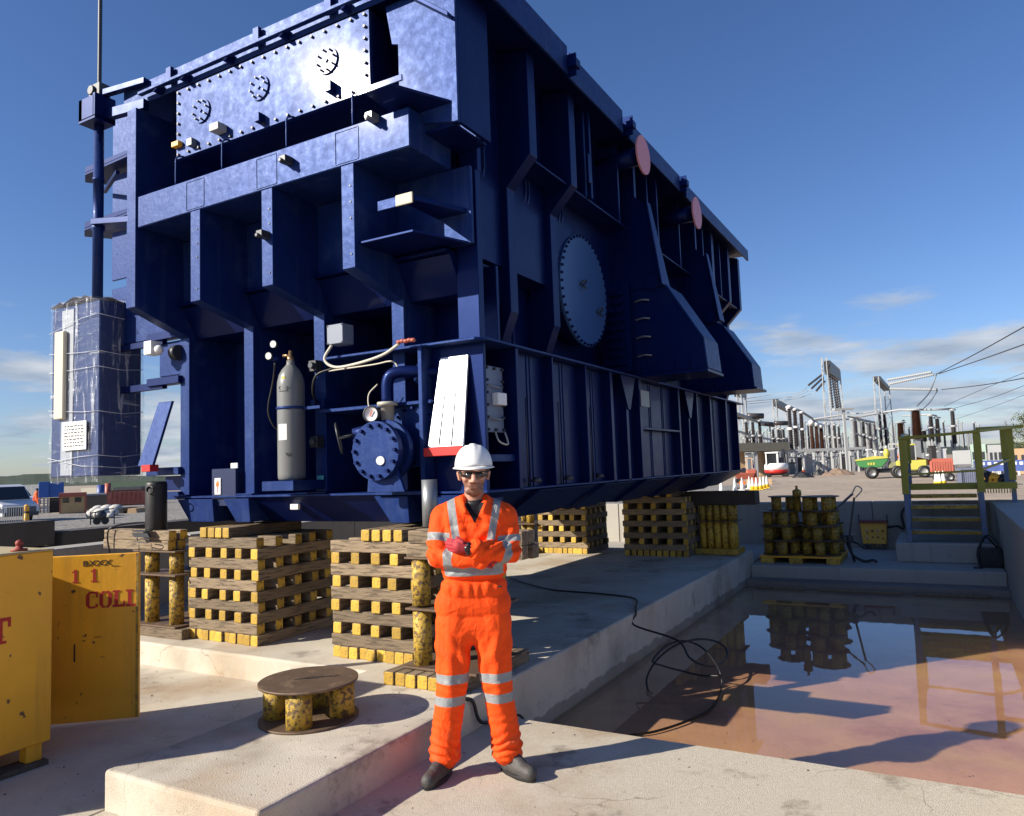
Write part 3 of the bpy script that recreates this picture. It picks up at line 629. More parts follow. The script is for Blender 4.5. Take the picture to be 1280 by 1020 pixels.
b = MB(); b.tube([(-4.62, 4.93, 2.60), (-4.1, 4.90, 2.60), (-3.86, 4.86, 2.60), (-3.80, 4.86, 2.52), (-3.86, 4.86, 2.44)], .007, n=6); part(b, 'thin_pipe', CRMCABLE, bevel=0)
b = MB(); b.tube([(-4.0, 4.84, 2.42), (-4.08, 4.82, 2.34), (-4.06, 4.8, 2.22), (-3.98, 4.78, 2.18)], .006, n=6); part(b, 'thin_pipe', CRMCABLE, bevel=0)
# small things on the columns
for z in (2.66, 1.98): 
    b = MB(); b.box(-4.84, -4.75, 4.90, 4.99, z-.05, z+.05); b.cyl((-4.78, 4.93, z), (-4.78, 4.86, z), .03, n=10); part(b, 'earth_clamp', DGREY)
b = MB(); b.box(-4.87, -4.73, 4.965, 4.999, 2.29, 2.37); b.cyl((-4.80, 4.97, 2.33), (-4.80, 4.90, 2.33), .03, n=8); part(b, 'column_bracket', BLUE_LIT)
b = MB(); b.box(-4.84, -4.765, 4.985, 4.998, 1.56, 1.68); part(b, 'teal_label', TEAL)
for x, y, z in ((-5.90, 4.98, 1.80), (-4.88, 4.63, 3.52)):
    b = MB(); b.box(x-.05, x+.05, y-.01, y, z-.03, z+.03); part(b, 'white_tag', WHITE)
b = MB(); b.box(-5.15, -5.05, 4.96, 4.99, 1.38, 1.43); part(b, 'white_tag', PAPER)
b = MB(); b.box(-6.17, -5.83, 4.93, 5.02, 1.42, 1.78); ib = part(b, 'control_box', mat('navy_box', (.01, .02, .07), .35))
b = MB(); b.box(-6.12, -6.03, 4.92, 4.929, 1.53, 1.69); part(b, 'paper_label', PAPER, parent=ib)
b = MB(); b.prism([(-6.10, 4.918, 1.61), (-6.05, 4.918, 1.61), (-6.06, 4.918, 1.67), (-6.09, 4.918, 1.65)], (0, .001, 0)); b.bar((-6.075, 4.918, 1.55), (-6.075, 4.918, 1.61), .006, .002); part(b, 'label_symbol', ORNG, bevel=0, parent=ib)
# base skid with tapered edges and deep transverse pads
b = MB(); b.hexa([(-6.2, 5.15, 1.26), (-3.42, 5.15, 1.26), (-3.42, YE-.8, 1.26), (-6.2, YE-.8, 1.26), (-6.6, 4.93, 1.5), (-3.02, 4.93, 1.5), (-3.02, YE-.35, 1.5), (-6.6, YE-.35, 1.5)]); part(b, 'base_skid')
b = MB(); b.box(-6.68, -3.0, 4.90, YE-.3, 1.5, 1.52); part(b, 'base_flange', BLUE_LIT)
for a, c, d in ((-6.62, -6.1, 0), (-5.95, -5.6, 0), (-4.1, -3.75, 0), (-3.55, -3.1, 0)):
    b = MB(); b.hexa([(a+.16, 4.90, 1.27), (c, 4.90, 1.27), (c, 5.3, 1.27), (a+.16, 5.3, 1.27), (a, 4.88, 1.49), (c, 4.88, 1.49), (c, 5.3, 1.49), (a, 5.3, 1.49)]); part(b, 'skid_shoe', BLUE_LIT)
for y0, y1 in ((5.7, 6.9), (7.15, 8.0), (8.4, 9.5), (9.75, 11.0), (11.3, 12.6)):
    b = MB(); b.hexa([(-4.2, y0+.12, 1.235), (-3.40, y0+.12, 1.235), (-3.40, y1-.12, 1.235), (-4.2, y1-.12, 1.235), (-4.2, y0, 1.49), (-2.96, y0, 1.49), (-2.96, y1, 1.49), (-4.2, y1, 1.49)]); part(b, 'skid_shoe')
# left flank: ribs, fins and arms that carry the riser pipe
for y in (5.6, 7.0, 8.6, 10.2, 11.8):
    b = MB(); b.prism([(x, y, z) for x, z in [(-6.28, 1.5), (-6.6, 1.5), (-6.6, 3.1), (-6.88, 3.5), (-6.88, 5.42), (-6.5, 5.42), (-6.5, 4.3)]], (0, .12, 0)); part(b, 'rib', BLUE_LIT)
for z in (5.20, 4.55):
    b = MB(); b.prism([(-6.72, 4.80, z), (-8.25, 4.88, z), (-8.45, 5.0, z), (-8.2, 5.35, z), (-6.72, 5.5, z)], (0, 0, .03)); part(b, 'side_fin')
    b = MB(); b.prism([(-6.72, 4.80, z+.03), (-8.25, 4.88, z+.03), (-8.25, 4.88, z+.10), (-6.72, 4.80, z+.06)], (0, .02, 0)); part(b, 'fin_edge')
for z0, z1 in ((5.30, 5.84), (4.66, 5.16), (3.95, 4.50), (3.2, 3.85)):
    b = MB(); b.box(-7.95, -6.73, 5.02, 5.05, z0, z1); part(b, 'fin_panel', BLUE_LIT)
b = MB(); b.bar((-8.0, 4.96, 4.98), (-7.2, 4.6, 4.9), .04, .04); part(b, 'fin_stay')
for z in (5.42, 5.66):
    b = MB(); b.bar((-7.3, 4.40, z), (-6.55, 4.48, z-.02), .07, .10 if z < 5.5 else .06); part(b, 'pipe_arm')
b = MB(); b.box(-7.36, -7.10, 4.28, 4.34, 5.35, 5.58); b.box(-7.36, -7.30, 4.28, 4.5, 5.35, 5.58); b.box(-7.12, -7.08, 4.28, 4.5, 5.35, 5.60); b.box(-7.36, -7.08, 4.28, 4.5, 5.33, 5.37); part(b, 'pipe_clamp')
b = MB(); b.bar((-7.22, 4.42, 4.30), (-6.72, 4.5, 4.25), .20, .06); part(b, 'pipe_arm')
b = MB(); b.lathe((-7.235, 4.42, 3.55), (0, 0, 1), [(.050, 0), (.050, .68), (.062, .69), (.062, .73), (.050, .74), (.050, 1.2), (.056, 1.2), (.056, 1.23), (.050, 1.23), (.046, 1.95)], 20); part(b, 'riser_pipe', BLUE_LIT, bevel=0)
b = MB(); b.box(-7.32, -7.14, 4.36, 4.48, 5.60, 5.76); b.cyl((-7.25, 4.36, 5.69), (-7.25, 4.33, 5.69), .05, n=12); part(b, 'lifting_block', DGREY)
# lower left frames
for z, mt in ((3.20, BLUE_SHADE), (2.72, BLUE_SHADE), (1.78, BLUE_LIT), (1.53, BLUE_LIT)):
    b = MB(); b.box(-7.22, -6.7, 4.95, 5.06, z-.04, z+.04); part(b, 'side_arm', mt)
b = MB(); b.box(-7.10, -6.745, 5.02, 5.05, 2.78, 3.14); part(b, 'fin_panel', BLUE_LIT)
b = MB(); b.box(-7.0, -6.745, 5.02, 5.05, 1.58, 1.73); part(b, 'fin_panel')
b = MB(); b.prism([(-7.14, 4.8, 1.84), (-6.90, 4.8, 1.84), (-6.80, 4.95, 2.50), (-7.02, 4.95, 2.50)], (0, .03, 0)); lc = part(b, 'sloping_cover', BLUE_LIT)
b = MB(); b.box(-7.02, -6.88, 4.76, 4.86, 1.78, 1.85); part(b, 'red_edge_strip', RED, parent=lc)
b = MB(); b.box(-7.02, -6.90, 4.78, 4.9, 2.98, 3.12); b.ell((-6.88, 4.85, 3.03), (.06, .05, .05), 10, 6); part(b, 'white_wrapped_fitting', WHITE)
b = MB(); b.cyl((-6.80, 4.98, 3.0), (-6.72, 4.98, 3.0), .08, n=14); part(b, 'valve_cap', DGREY, bevel=0)
# foot bolts etc on lower columns
for x in (-5.72, -4.80, -3.90):
    b = MB(); b.box(x-.33, x-.22, 5.55, 5.98, 1.53, 3.1); part(b, 'wall_stiffener', BLUE_LIT)
for x in (-6.66, -5.72, -4.80, -3.90):
    b = MB(); b.box(x-.11, x+.11, 4.93, 5.05, 1.522, 1.537); part(b, 'column_foot', BLUE_LIT)
for a, c in ((-6.6, -5.79), (-5.65, -4.87), (-4.73, -3.97)):
    for dx in (.28, .35):
        v = MB(); v.box(a+dx-.007, a+dx+.007, 5.99, 6.0, 1.54, 3.4); part(v, 'weld_seam', bevel=0)
b = MB(); b.cyl((-3.34, 4.62, 1.27), (-3.34, 4.62, 1.62), .06, n=16); part(b, 'pipe_stub', MGREY, bevel=0)

# threaded hanger rod above the riser pipe
b = MB()
z = 5.76
prof = []
while z < 7.6: prof += [(.017, z), (.023, z+.012)]; z += .024
b.lathe((-7.235, 4.42, 0), (0, 0, 1), prof, 10); tag(b.build('hanger_chain', DGREY, None, org=(-7.235, 4.42, 5.76)), 'dark steel rope rising out of frame above the blue riser pipe', 'rope')

# wrapped cabinet
WC = thing('wrapped_cabinet', 'tall dark blue cabinet wrapped in clear plastic film beside the tank', 'cabinet', (-8.2, 4.98, 1.74))
CABB = mat('cabinet_blue', (.012, .032, .13), .3, var=.12)
b = MB(); b.box(-8.62, -7.73, 4.75, 5.24, 1.76, 3.66); b.build('cabinet_body', CABB, WC, bevel=.01)
b = MB(); b.box(-8.42, -8.20, 4.742, 4.749, 1.78, 3.62); b.build('door_strip', mat('grey_door_strip', (.30, .33, .38), .5), WC)
b = MB(); b.box(-8.48, -8.30, 4.69, 4.738, 2.40, 3.38); b.build('foam_strip', CREAM, WC, bevel=.01)
b = MB(); b.box(-8.34, -7.90, 4.715, 4.725, 2.05, 2.36); b.build('paper_label', PAPER, WC)
b = MB()
for k in range(7):
    zz_ = 2.09+k*.036; xx = -8.30
    while xx < -7.96:
        l_ = random.uniform(.02, .06); b.box(xx, min(xx+l_, -7.94), 4.712, 4.7145, zz_, zz_+.012); xx += l_+.02
b.build('label_writing', DGREY, WC)
b = MB(); b.box(-7.73, -7.0, 4.98, 5.04, 3.12, 3.18); b.build('mounting_arm', BLUE_SHADE, WC)
b = MB(); b.box(-7.73, -7.0, 4.98, 5.04, 2.65, 2.72); b.build('mounting_arm', BLUE_SHADE, WC)
# film: crumpled translucent skin
FILM = bpy.data.materials.new('clear_stretch_film'); FILM.use_nodes = True; t = FILM.node_tree; t.nodes.clear()
o_ = N(t, 'ShaderNodeOutputMaterial'); mx = N(t, 'ShaderNodeMixShader'); tr = N(t, 'ShaderNodeBsdfTransparent'); pb = N(t, 'ShaderNodeBsdfPrincipled')
pb.inputs['Base Color'].default_value = (.7, .74, .8, 1); pb.inputs['Roughness'].default_value = .14; pb.inputs['Specular IOR Level'].default_value = .9
tcn = N(t, 'ShaderNodeTexCoord'); mp = N(t, 'ShaderNodeMapping'); mp.inputs['Scale'].default_value = (14, 14, 1.2); mp.inputs['Rotation'].default_value = (.18, .22, 0); L(t, tcn.outputs['Object'], mp.inputs[0])
n1 = N(t, 'ShaderNodeTexNoise'); n1.inputs['Scale'].default_value = 1.5; n1.inputs['Detail'].default_value = 7; n1.inputs['Distortion'].default_value = .9; L(t, mp.outputs[0], n1.inputs['Vector'])
mp2 = N(t, 'ShaderNodeMapping'); mp2.inputs['Scale'].default_value = (1.5, 1.5, 8); mp2.inputs['Rotation'].default_value = (.35, .12, 0); L(t, tcn.outputs['Object'], mp2.inputs[0])
n2 = N(t, 'ShaderNodeTexNoise'); n2.inputs['Scale'].default_value = 1.6; n2.inputs['Detail'].default_value = 6; n2.inputs['Distortion'].default_value = .5; L(t, mp2.outputs[0], n2.inputs['Vector'])
def sm(t, f, lo, hi, a, c):
    r = N(t, 'ShaderNodeMapRange', interpolation_type='SMOOTHSTEP'); L(t, f, r.inputs[0])
    for k, v in ((1, lo), (2, hi), (3, a), (4, c)): r.inputs[k].default_value = v
    return r.outputs[0]
f1 = sm(t, n1.outputs['Fac'], .54, .70, 0., .45); f2_ = sm(t, n2.outputs['Fac'], .62, .70, 0., .38)
L(t, M(t, 'ADD', M(t, 'MAXIMUM', f1, f2_), .06, clamp=True), mx.inputs[0])
bn = N(t, 'ShaderNodeBump'); bn.inputs['Strength'].default_value = 1; bn.inputs['Distance'].default_value = .03; L(t, M(t, 'ADD', n1.outputs['Fac'], n2.outputs['Fac']), bn.inputs['Height']); L(t, bn.outputs[0], pb.inputs['Normal'])
L(t, tr.outputs[0], mx.inputs[1]); L(t, pb.outputs[0], mx.inputs[2]); L(t, mx.outputs[0], o_.inputs[0])
fm_ = MB(); n_ = 56; per = [(-8.635, 4.735), (-7.715, 4.735), (-7.715, 5.255), (-8.635, 5.255)]
loop = []
for i in range(4):
    (a, c), (d, e) = per[i], per[(i+1) % 4]
    k = 18 if i % 2 == 0 else 10
    for j in range(k): loop.append((a+(d-a)*j/k, c+(e-c)*j/k))
NZ = 60; vs2 = []; cxm, cym = -8.175, 5.0
for j in range(NZ+1):
    z = 1.70+j*2.02/NZ
    for (x, y) in loop:
        q = noise.noise((x*6, y*6, z*1.6))*.018+noise.noise((x*14+z*3, y*14, z*5))*.010+.004*sin(z*38)
        if j in (0, 1): q -= .02
        if j == NZ: q += .02*noise.noise((x*20, y*20, 3))
        ox = (1 if x > -7.72 else -1 if x < -8.63 else 0); oy = (1 if y > 5.25 else -1 if y < 4.75 else 0)
        vs2.append((x+ox*q*.55, y+oy*q*.55, z+(.03*noise.noise((x*9, y*9, 8)) if j in (0, NZ) else 0)))
nl = len(loop)
fm_.add(vs2, [(j*nl+i, j*nl+(i+1) % nl, (j+1)*nl+(i+1) % nl, (j+1)*nl+i) for j in range(NZ) for i in range(nl)], smooth=False)
fm_.build('plastic_film', FILM, WC)
b = MB()
gn = 14; vs2 = []
for j in range(gn+1):
    for i in range(gn+1):
        x = -8.645+i*.94/gn; y = 4.725+j*.54/gn; vs2.append((x, y, 3.69+.05*(1-abs(2*i/gn-1))*(1 if True else 0)+.035*noise.noise((x*12, y*12, 1))))
b.add(vs2, [(j*(gn+1)+i, j*(gn+1)+i+1, (j+1)*(gn+1)+i+1, (j+1)*(gn+1)+i) for j in range(gn) for i in range(gn)])
b.build('film_top', mat('bunched_film', (.6, .63, .68), .25, var=.2, vscale=14, bump=1, bscale=25), WC)
b = MB()
for zz_, dz in ((3.50, -.12), (3.10, .05), (2.93, .0), (2.45, .06), (1.98, -.05), (1.86, .12)):
    b.tube([(-8.64, 4.727, zz_+dz), (-8.3, 4.722, zz_+dz*.5), (-8.0, 4.722, zz_+dz*.1), (-7.71, 4.727, zz_), (-7.705, 5.0, zz_-.02), (-7.71, 5.25, zz_+.01)], .0035, n=5, sub=1)
b.build('film_rope', mat('twisted_film', (.55, .58, .62), .3), WC)

# gas cylinder
GC = thing('gas_cylinder', 'tall grey gas cylinder strapped upright on a small blue shelf', 'gas cylinder', (-4.98, 4.80, 1.64))
gcx, gcy = -4.955, 4.80
b = MB(); b.lathe((gcx, gcy, 1.65), (0, 0, 1), [(.108, 0), (.118, .02), (.120, .05), (.120, .82), (.117, .87), (.103, .93), (.077, .98), (.05, 1.01), (.036, 1.03), (.036, 1.06)], 36); b.build('cylinder_body', CYLG, GC)
b = MB(); b.lathe((gcx, gcy, 2.70), (0, 0, 1), [(.03, 0), (.03, .05), (.018, .05), (.018, .10)], 12); b.cyl((gcx, gcy, 2.76), (gcx-.07, gcy-.02, 2.76), .014, n=8); b.build('cylinder_valve', mat('brass', (.4, .26, .13), .35, metal=.8), GC)
b = MB(); b.ell((gcx-.14, gcy-.05, 2.74), (.04, .03, .03), 10, 8); b.build('regulator_body', BLUE_SHADE, GC)
for dx, dz in ((-.17, .02), (-.11, .12)):
    b = MB(); b.lathe((gcx+dx, gcy-.09, 2.74+dz), (.2, -1, 0), [(.0, -.015), (.036, -.015), (.036, .012), (.03, .012), (0, .012)], 16, ms=[1, 1, 1, 0, 0]); b.build('regulator_gauge', [WHITE, DGREY], GC)
b = MB(); b.tube([(gcx-.14, gcy-.05, 2.71), (gcx-.22, gcy, 2.55), (gcx-.31, gcy+.02, 2.3), (gcx-.28, gcy+.05, 2.15), (gcx-.24, gcy+.1, 2.1)], .009, n=6); b.build('gas_hose', CABLE, GC)
b = MB(); b.tube([(gcx+.19, gcy+.12, 2.32), (gcx+.26, gcy, 2.42), (gcx+.33, gcy-.02, 2.55), (gcx+.5, gcy+.02, 2.60)], .010, n=6); b.build('gas_hose', CABLE, GC)
b = MB(); b.lathe((gcx, gcy, 2.27), (0, 0, 1), [(.123, 0), (.129, .005), (.129, .022), (.123, .027)], 36); b.box(gcx+.12, gcx+.32, gcy+.02, gcy+.06, 2.265, 2.29); b.build('retaining_ring', BLUE_LIT, GC)
# label wrapped on the cylinder
def arc_patch(mb, cx, cy, r, a0, a1, z0, z1, n=8):
    v = []
    for i in range(n+1):
        a = a0+(a1-a0)*i/n; v += [(cx+r*cos(a), cy+r*sin(a), z0), (cx+r*cos(a), cy+r*sin(a), z1)]
    mb.add(v, [(2*i, 2*i+2, 2*i+3, 2*i+1) for i in range(n)], smooth=True); return mb
arc_patch(MB(), gcx, gcy, .1215, radians(-105), radians(-62), 2.0, 2.14).build('paper_label', PAPER, GC)
arc_patch(MB(), gcx, gcy, .1135, radians(-88), radians(-70), 2.525, 2.56).build('yellow_sticker', MYEL, GC)
arc_patch(MB(), gcx, gcy, .1217, radians(-100), radians(-55), 2.425, 2.432).build('marker_line', INK, GC)
text_part('marker_writing', 'Gray', .048, (gcx-.02, gcy-.1235, 2.44), (1, .22, .12), (0, 0, 1), INK, GC)
text_part('marker_writing', 'Vac', .045, (gcx+.045, gcy-.118, 1.86), (1, .55, 0), (0, 0, 1), INK, GC)
b = MB(); b.box(gcx-.19, gcx+.19, gcy-.17, 5.0, 1.56, 1.645); part(b, 'cylinder_shelf', BLUE_LIT)

# ================================================================ CRIBS
# sleeper meshes: sides timber, ends yellow; several uneven variants lying along local Y, length 1
def sleeper_mesh(seed, l=.96, w=.092, h=.094):
    r = random.Random(seed); mb = MB(); j = lambda: r.uniform(-.004, .004)
    n = 4; ring = []
    v = []; f = []
    for i in range(n+1):
        y = l*i/n; dx = r.uniform(-.003, .003); k = r.uniform(0, .003)
        v += [(-w/2+dx+k, y, .0), (w/2+dx-k, y, .0), (w/2+dx-k+j()*.4, y, h-k), (-w/2+dx+k+j()*.4, y, h-k)]
    e = .006
    me = bpy.data.meshes.new('sleeper')
    fs = []; mi = []
    for i in range(n):
        a = 4*i; b_ = a+4
        for p, q in ((0, 1), (1, 2), (2, 3), (3, 0)):
            fs.append((a+p, a+q, b_+q, b_+p)[::-1]); mi.append(0)
    fs.append((0, 1, 2, 3)); mi.append(1); t_ = 4*n; fs.append((t_+3, t_+2, t_+1, t_)); mi.append(1)
    me.from_pydata(v, [], fs); bm = bmesh.new(); bm.from_mesh(me)
    for ff, m_ in zip(bm.faces, mi): ff.material_index = m_
    bmesh.ops.recalc_face_normals(bm, faces=bm.faces)
    end = [e_ for e_ in bm.edges if sum(1 for ff in e_.link_faces if ff.material_index == 1) == 1]
    lon = [e_ for e_ in bm.edges if all(ff.material_index == 0 for ff in e_.link_faces) and abs(e_.verts[0].co.y-e_.verts[1].co.y) > .05]
    bmesh.ops.bevel(bm, geom=end+lon, offset=r.uniform(.006, .011), segments=2, affect='EDGES', material=-1, profile=.6)
    bm.to_mesh(me); bm.free(); return me
SV = []
for i in range(8):
    me = sleeper_mesh(i+10); me.materials.append(WOOD); me.materials.append(YEND); SV.append(me)
SVP = []
for i in range(3):
    me = sleeper_mesh(i+40); me.materials.append(WOOD); me.materials.append(WOOD); SVP.append(me)
SVF = []
for i in range(3):     # timber painted yellow all over
    me = sleeper_mesh(i+60); me.materials.append(YEND); me.materials.append(YEND); SVF.append(me)
rc = random.Random(11)
def sleeper(parent, x, y, z, along='y', rz=0, meshes=None, ln=1.0, hs=1.0):
    me = rc.choice(meshes or SV); o = bpy.data.objects.new('sleeper', me); COL.objects.link(o); o.parent = parent
    o.location = (x, y, z); o.rotation_euler = (0, 0, (0 if along == 'y' else -pi/2)+rz+rc.uniform(-.014, .014)); o.scale = (rc.uniform(.94, 1.0), ln*rc.uniform(.975, 1.01), hs)
    return o
def crib(label, x0, x1, y0, z0, layers, depth=.96, pads=(), full0=True, n_end=10):
    t = thing('timber_crib', label, 'timber crib', (x0, y0, z0), 'timber cribs under the transformer')
    W_ = x1-x0; hh = .0942
    for k in range(layers):
        z = k*hh
        if k % 2 == 0:
            if k == 0 and full0: xs = [W_*(i+.5)/n_end for i in range(n_end)]
            else: xs = [.05+(W_-.1)*i/4+rc.uniform(-.02, .02)*(0 < i < 4) for i in range(5)]
            for x in xs: sleeper(t, x, rc.uniform(-.014, .022), z, 'y', ln=depth/.96)
        else:
            for i in range(5):
                y = .05+(depth-.1)*i/4; sleeper(t, -.0+rc.uniform(-.012, .006), y, z, 'x', ln=W_/.96)
    zt = layers*hh
    for (a, ff) in pads: sleeper(t, a, -.01, zt, 'y', meshes=SVF if ff else SV, ln=.95)
    return t
crib('front timber crib on the left, fully visible between the pipe stand and the next crib', -6.24, -5.30, 4.72, .2, 10, pads=((.22, 1), (.33, 0), (.43, 0), (.53, 0), (.02, 0) ) [:4])
crib('front timber crib directly behind the orange worker, under the near tank corner', -4.42, -3.50, 4.70, .2, 10, pads=((.38, 0), (.49, 0), (.60, 0), (.71, 0)))
crib('far timber crib with sunlight across its lower left corner, right of the worker', -6.16, -5.23, 11.7, .2, 10, pads=((.1, 0), (.3, 0), (.5, 0), (.7, 0)))
crib('rightmost far timber crib fully in shade beside the bundle of yellow pipes', -4.55, -3.47, 11.65, .2, 10, pads=((.2, 0), (.4, 0), (.6, 0), (.8, 0)))
for i in range(0): pass

# pipe stands (pipes between steel plates on sleepers, sleepers on top)
def pipe_stand(label, x0, y0, z0, wx, wy, pipes, r, zs, plates, base, top, rz=0):
    t = thing('pipe_stand', label, 'support stand', (x0, y0, z0)); t.rotation_euler = (0, 0, rz)
    for (x, y, z, al, me, ln) in base+top: sleeper(t, x, y, z, al, meshes=me, ln=ln)
    for (px, py) in pipes:
        for za, zb in zs:
            b = MB(); b.lathe((px, py, za), (0, 0, 1), [(r, 0), (r, zb-za)], 20); o = b.build('pipe', YWORN, t, org=(0, 0, 0))
    for (z, a, c, d, e) in plates:
        b = MB(); b.box(a, c, d, e, z, z+.016); b.build('steel_plate', RUST, t, org=(0, 0, 0), bevel=.003)
    return t
# left stand with the black hydraulic jack on top
pipe_stand('yellow pipe stand behind the yellow box door, carrying a grey timber bundle', -6.92, 4.62, .2, .6, .8,
           [(.10, .13), (.10, .62), (.47, .13), (.47, .62)], .066, [(.112, .56), (.592, .80)], [(.096, -.02, .62, .0, .80), (.576, -.02, .62, .0, .80), (.80, -.02, .62, .0, .80)],
           [(.0+.1*i, -.08, 0, 'y', SV, 1.15) for i in range(1, 1)] + [(-.06, .05+.1*i, 0, 'x', SVP, .8) for i in range(9)],
           [(-.52, .05, .82, 'x', SV, 1.1), (-.52, .15, .82, 'x', SV, 1.1), (-.50, .05, .915, 'x', SV, 1.1), (-.50, .15, .915, 'x', SV, 1.1)])
# stand behind the man
pipe_stand('yellow pipe stand right behind the orange worker on loose sleepers', -3.50, 4.22, .2, .6, .6,
           [(.21, .20), (.21, .62), (.60, .62)], .066, [(.115, .50), (.53, .86)], [(.098, .10, .72, .10, .74), (.50, .12, .72, .12, .72), (.86, .12, .72, .12, .72)],
           [(.05+.096*i, .0+.01*(i % 2), 0, 'y', SV, 1.0) for i in range(7)],
           [(.14, .16, .878, 'x', SVP, 1.02), (.14, .26, .878, 'x', SVP, 1.02), (.16, .16, .973, 'x', SVP, 1.0), (.16, .26, .973, 'x', SVP, 1.0)])
# far stand just left of the sunlit crib
pipe_stand('thin worn yellow pipe stand far behind the worker beside the sunlit crib', -6.75, 11.5, .2, .6, .6,
           [(.12, .2), (.12, .6), (.45, .2), (.45, .6)], .066, [(.1, .5), (.52, .86)], [(.09, .0, .6, .05, .75), (.5, .0, .6, .05, .75), (.86, 0, .6, .05, .75)], [(.05+.1*i, 0, 0, 'y', SVP, 1) for i in range(6)], [])
# bundle of tall yellow pipes beyond the last crib, dark beam across
b0 = gz(878, 692, .2)
t = thing('pipe_bundle', 'bundle of upright yellow pipes under a dark timber beam, right of the shaded crib', 'pipe bundle', (-3.40, 12.05, .2))
for i in range(5):
    for j in range(2):
        b = MB(); b.lathe((-3.36+i*.115, 12.12+j*.2, .30), (0, 0, 1), [(.052, 0), (.052, .42)], 14); b.build('pipe', YEND, t)
        b = MB(); b.lathe((-3.36+i*.115, 12.12+j*.2, .74), (0, 0, 1), [(.052, 0), (.052, .24)], 14); b.build('pipe', YWORN, t)
b = MB(); b.box(-3.46, -2.80, 12.02, 12.45, .722, .738); b.build('steel_plate', RUST, t)
b = MB(); b.box(-3.48, -2.80, 12.0, 12.5, .205, .298); b.build('base_timber', YEND, t, bevel=.008)
b = MB(); b.box(-3.62, -2.50, 12.06, 12.4, .985, 1.20); tag(b.build('timber_beam', WOODD, None, org=(-3.62, 12.06, .985), bevel=.01), 'thick dark brown beam lying across the yellow pipe bundle', 'beam')

# ---- spools
def spool(loc, label, group=None, r=.30, h=.235, seed=1):
    t = thing('steel_spool', label, 'steel spool', loc, group)
    L0 = Vector(loc)
    for z in (0, h-.014):
        b = MB(); b.lathe(L0+Vector((0, 0, z)), (0, 0, 1), [(r, 0), (r, .014)], 48, smooth=True); b.build('round_plate', [RUST], t, bevel=0)
    for k in range(4):
        a = k*pi/2+.25; b = MB(); b.lathe(L0+Vector((cos(a)*r*.68, sin(a)*r*.68, .014)), (0, 0, 1), [(.076, 0), (.076, h-.028)], 22); b.build('pipe', YWORN, t)
    return t
SP = spool((-3.46, 3.47, .2), 'round steel spool with four worn yellow pipes standing alone in the foreground')
SP.rotation_euler = (0, 0, .25)
b = MB()
for k, (x, y, l) in enumerate(((-3.46, 3.50, .03), (-3.41, 3.52, .02), (-3.50, 3.46, .04), (-3.44, 3.48, .05), (-3.37, 3.53, .04), (-3.32, 3.55, .03))):
    b.bar((x-l, y-.02, .4365), (x+l*.6, y+.015, .4365), .012, .001)
m_ = b.build('marker_scribble', INK, SP)
# stacked spools on a pallet
PZ = .12
pal = thing('yellow_pallet', 'low yellow steel pallet under the stacked spools at the far end', 'pallet', (-2.62, 12.78, 0))
for (a, c, d, e, z0, z1) in ((-2.62, -2.42, 12.78, 13.95, 0, .09), (-2.18, -1.98, 12.78, 13.95, 0, .09), (-1.62, -1.42, 12.78, 13.95, 0, .09)):
    b = MB(); b.box(a, c, d, e, z0, z1); b.build('pallet_block', YEND, pal, bevel=.005)
for i in range(7):
    b = MB(); b.box(-2.64, -1.40, 12.78+i*.17, 12.78+i*.17+.14, .09, PZ-.002); b.build('pallet_board', YELL, pal, bevel=.003)
first = True
tiers = ['bottom', 'second', 'third']
sx = [-2.33, -1.71]; sy = [13.08, 13.66]
n = 0
SP0 = None
for k in range(3):
    for j in range(2):
        for i in range(2):
            lb = 'stacked spool in the %s tier on the yellow pallet, %s %s one' % (tiers[k], ('front', 'back')[j], ('left', 'right')[i])
            if SP0 is None: SP0 = spool((sx[i], sy[j], PZ), lb, 'spools stacked on the yellow pallet', r=.302)
            else: copy_tree(SP0, (sx[i]+rc.uniform(-.02, .02), sy[j]+rc.uniform(-.02, .02), PZ+k*.236), rc.uniform(0, 1.5), lb)
copy_tree(SP0, (-1.70, 13.05, PZ+3*.236), .4, 'rusty topmost spool at the right of the pallet stack')
copy_tree(SP0, (-2.28, 13.2, PZ+3*.236), .9, 'topmost spool at the left of the pallet stack', scale=(.8, .8, 1.0))
b = MB(); b.lathe((-2.02, 12.95, PZ+3*.236), (0, 0, 1), [(.055, 0), (.055, .25), (.07, .25), (.07, .33), (.02, .36), (.02, .41)], 16); tag(b.build('jack_post', YWORN, None, org=(-2.02, 12.95, PZ+3*.236)), 'small worn yellow screw post standing on top of the spool stack', 'jack')

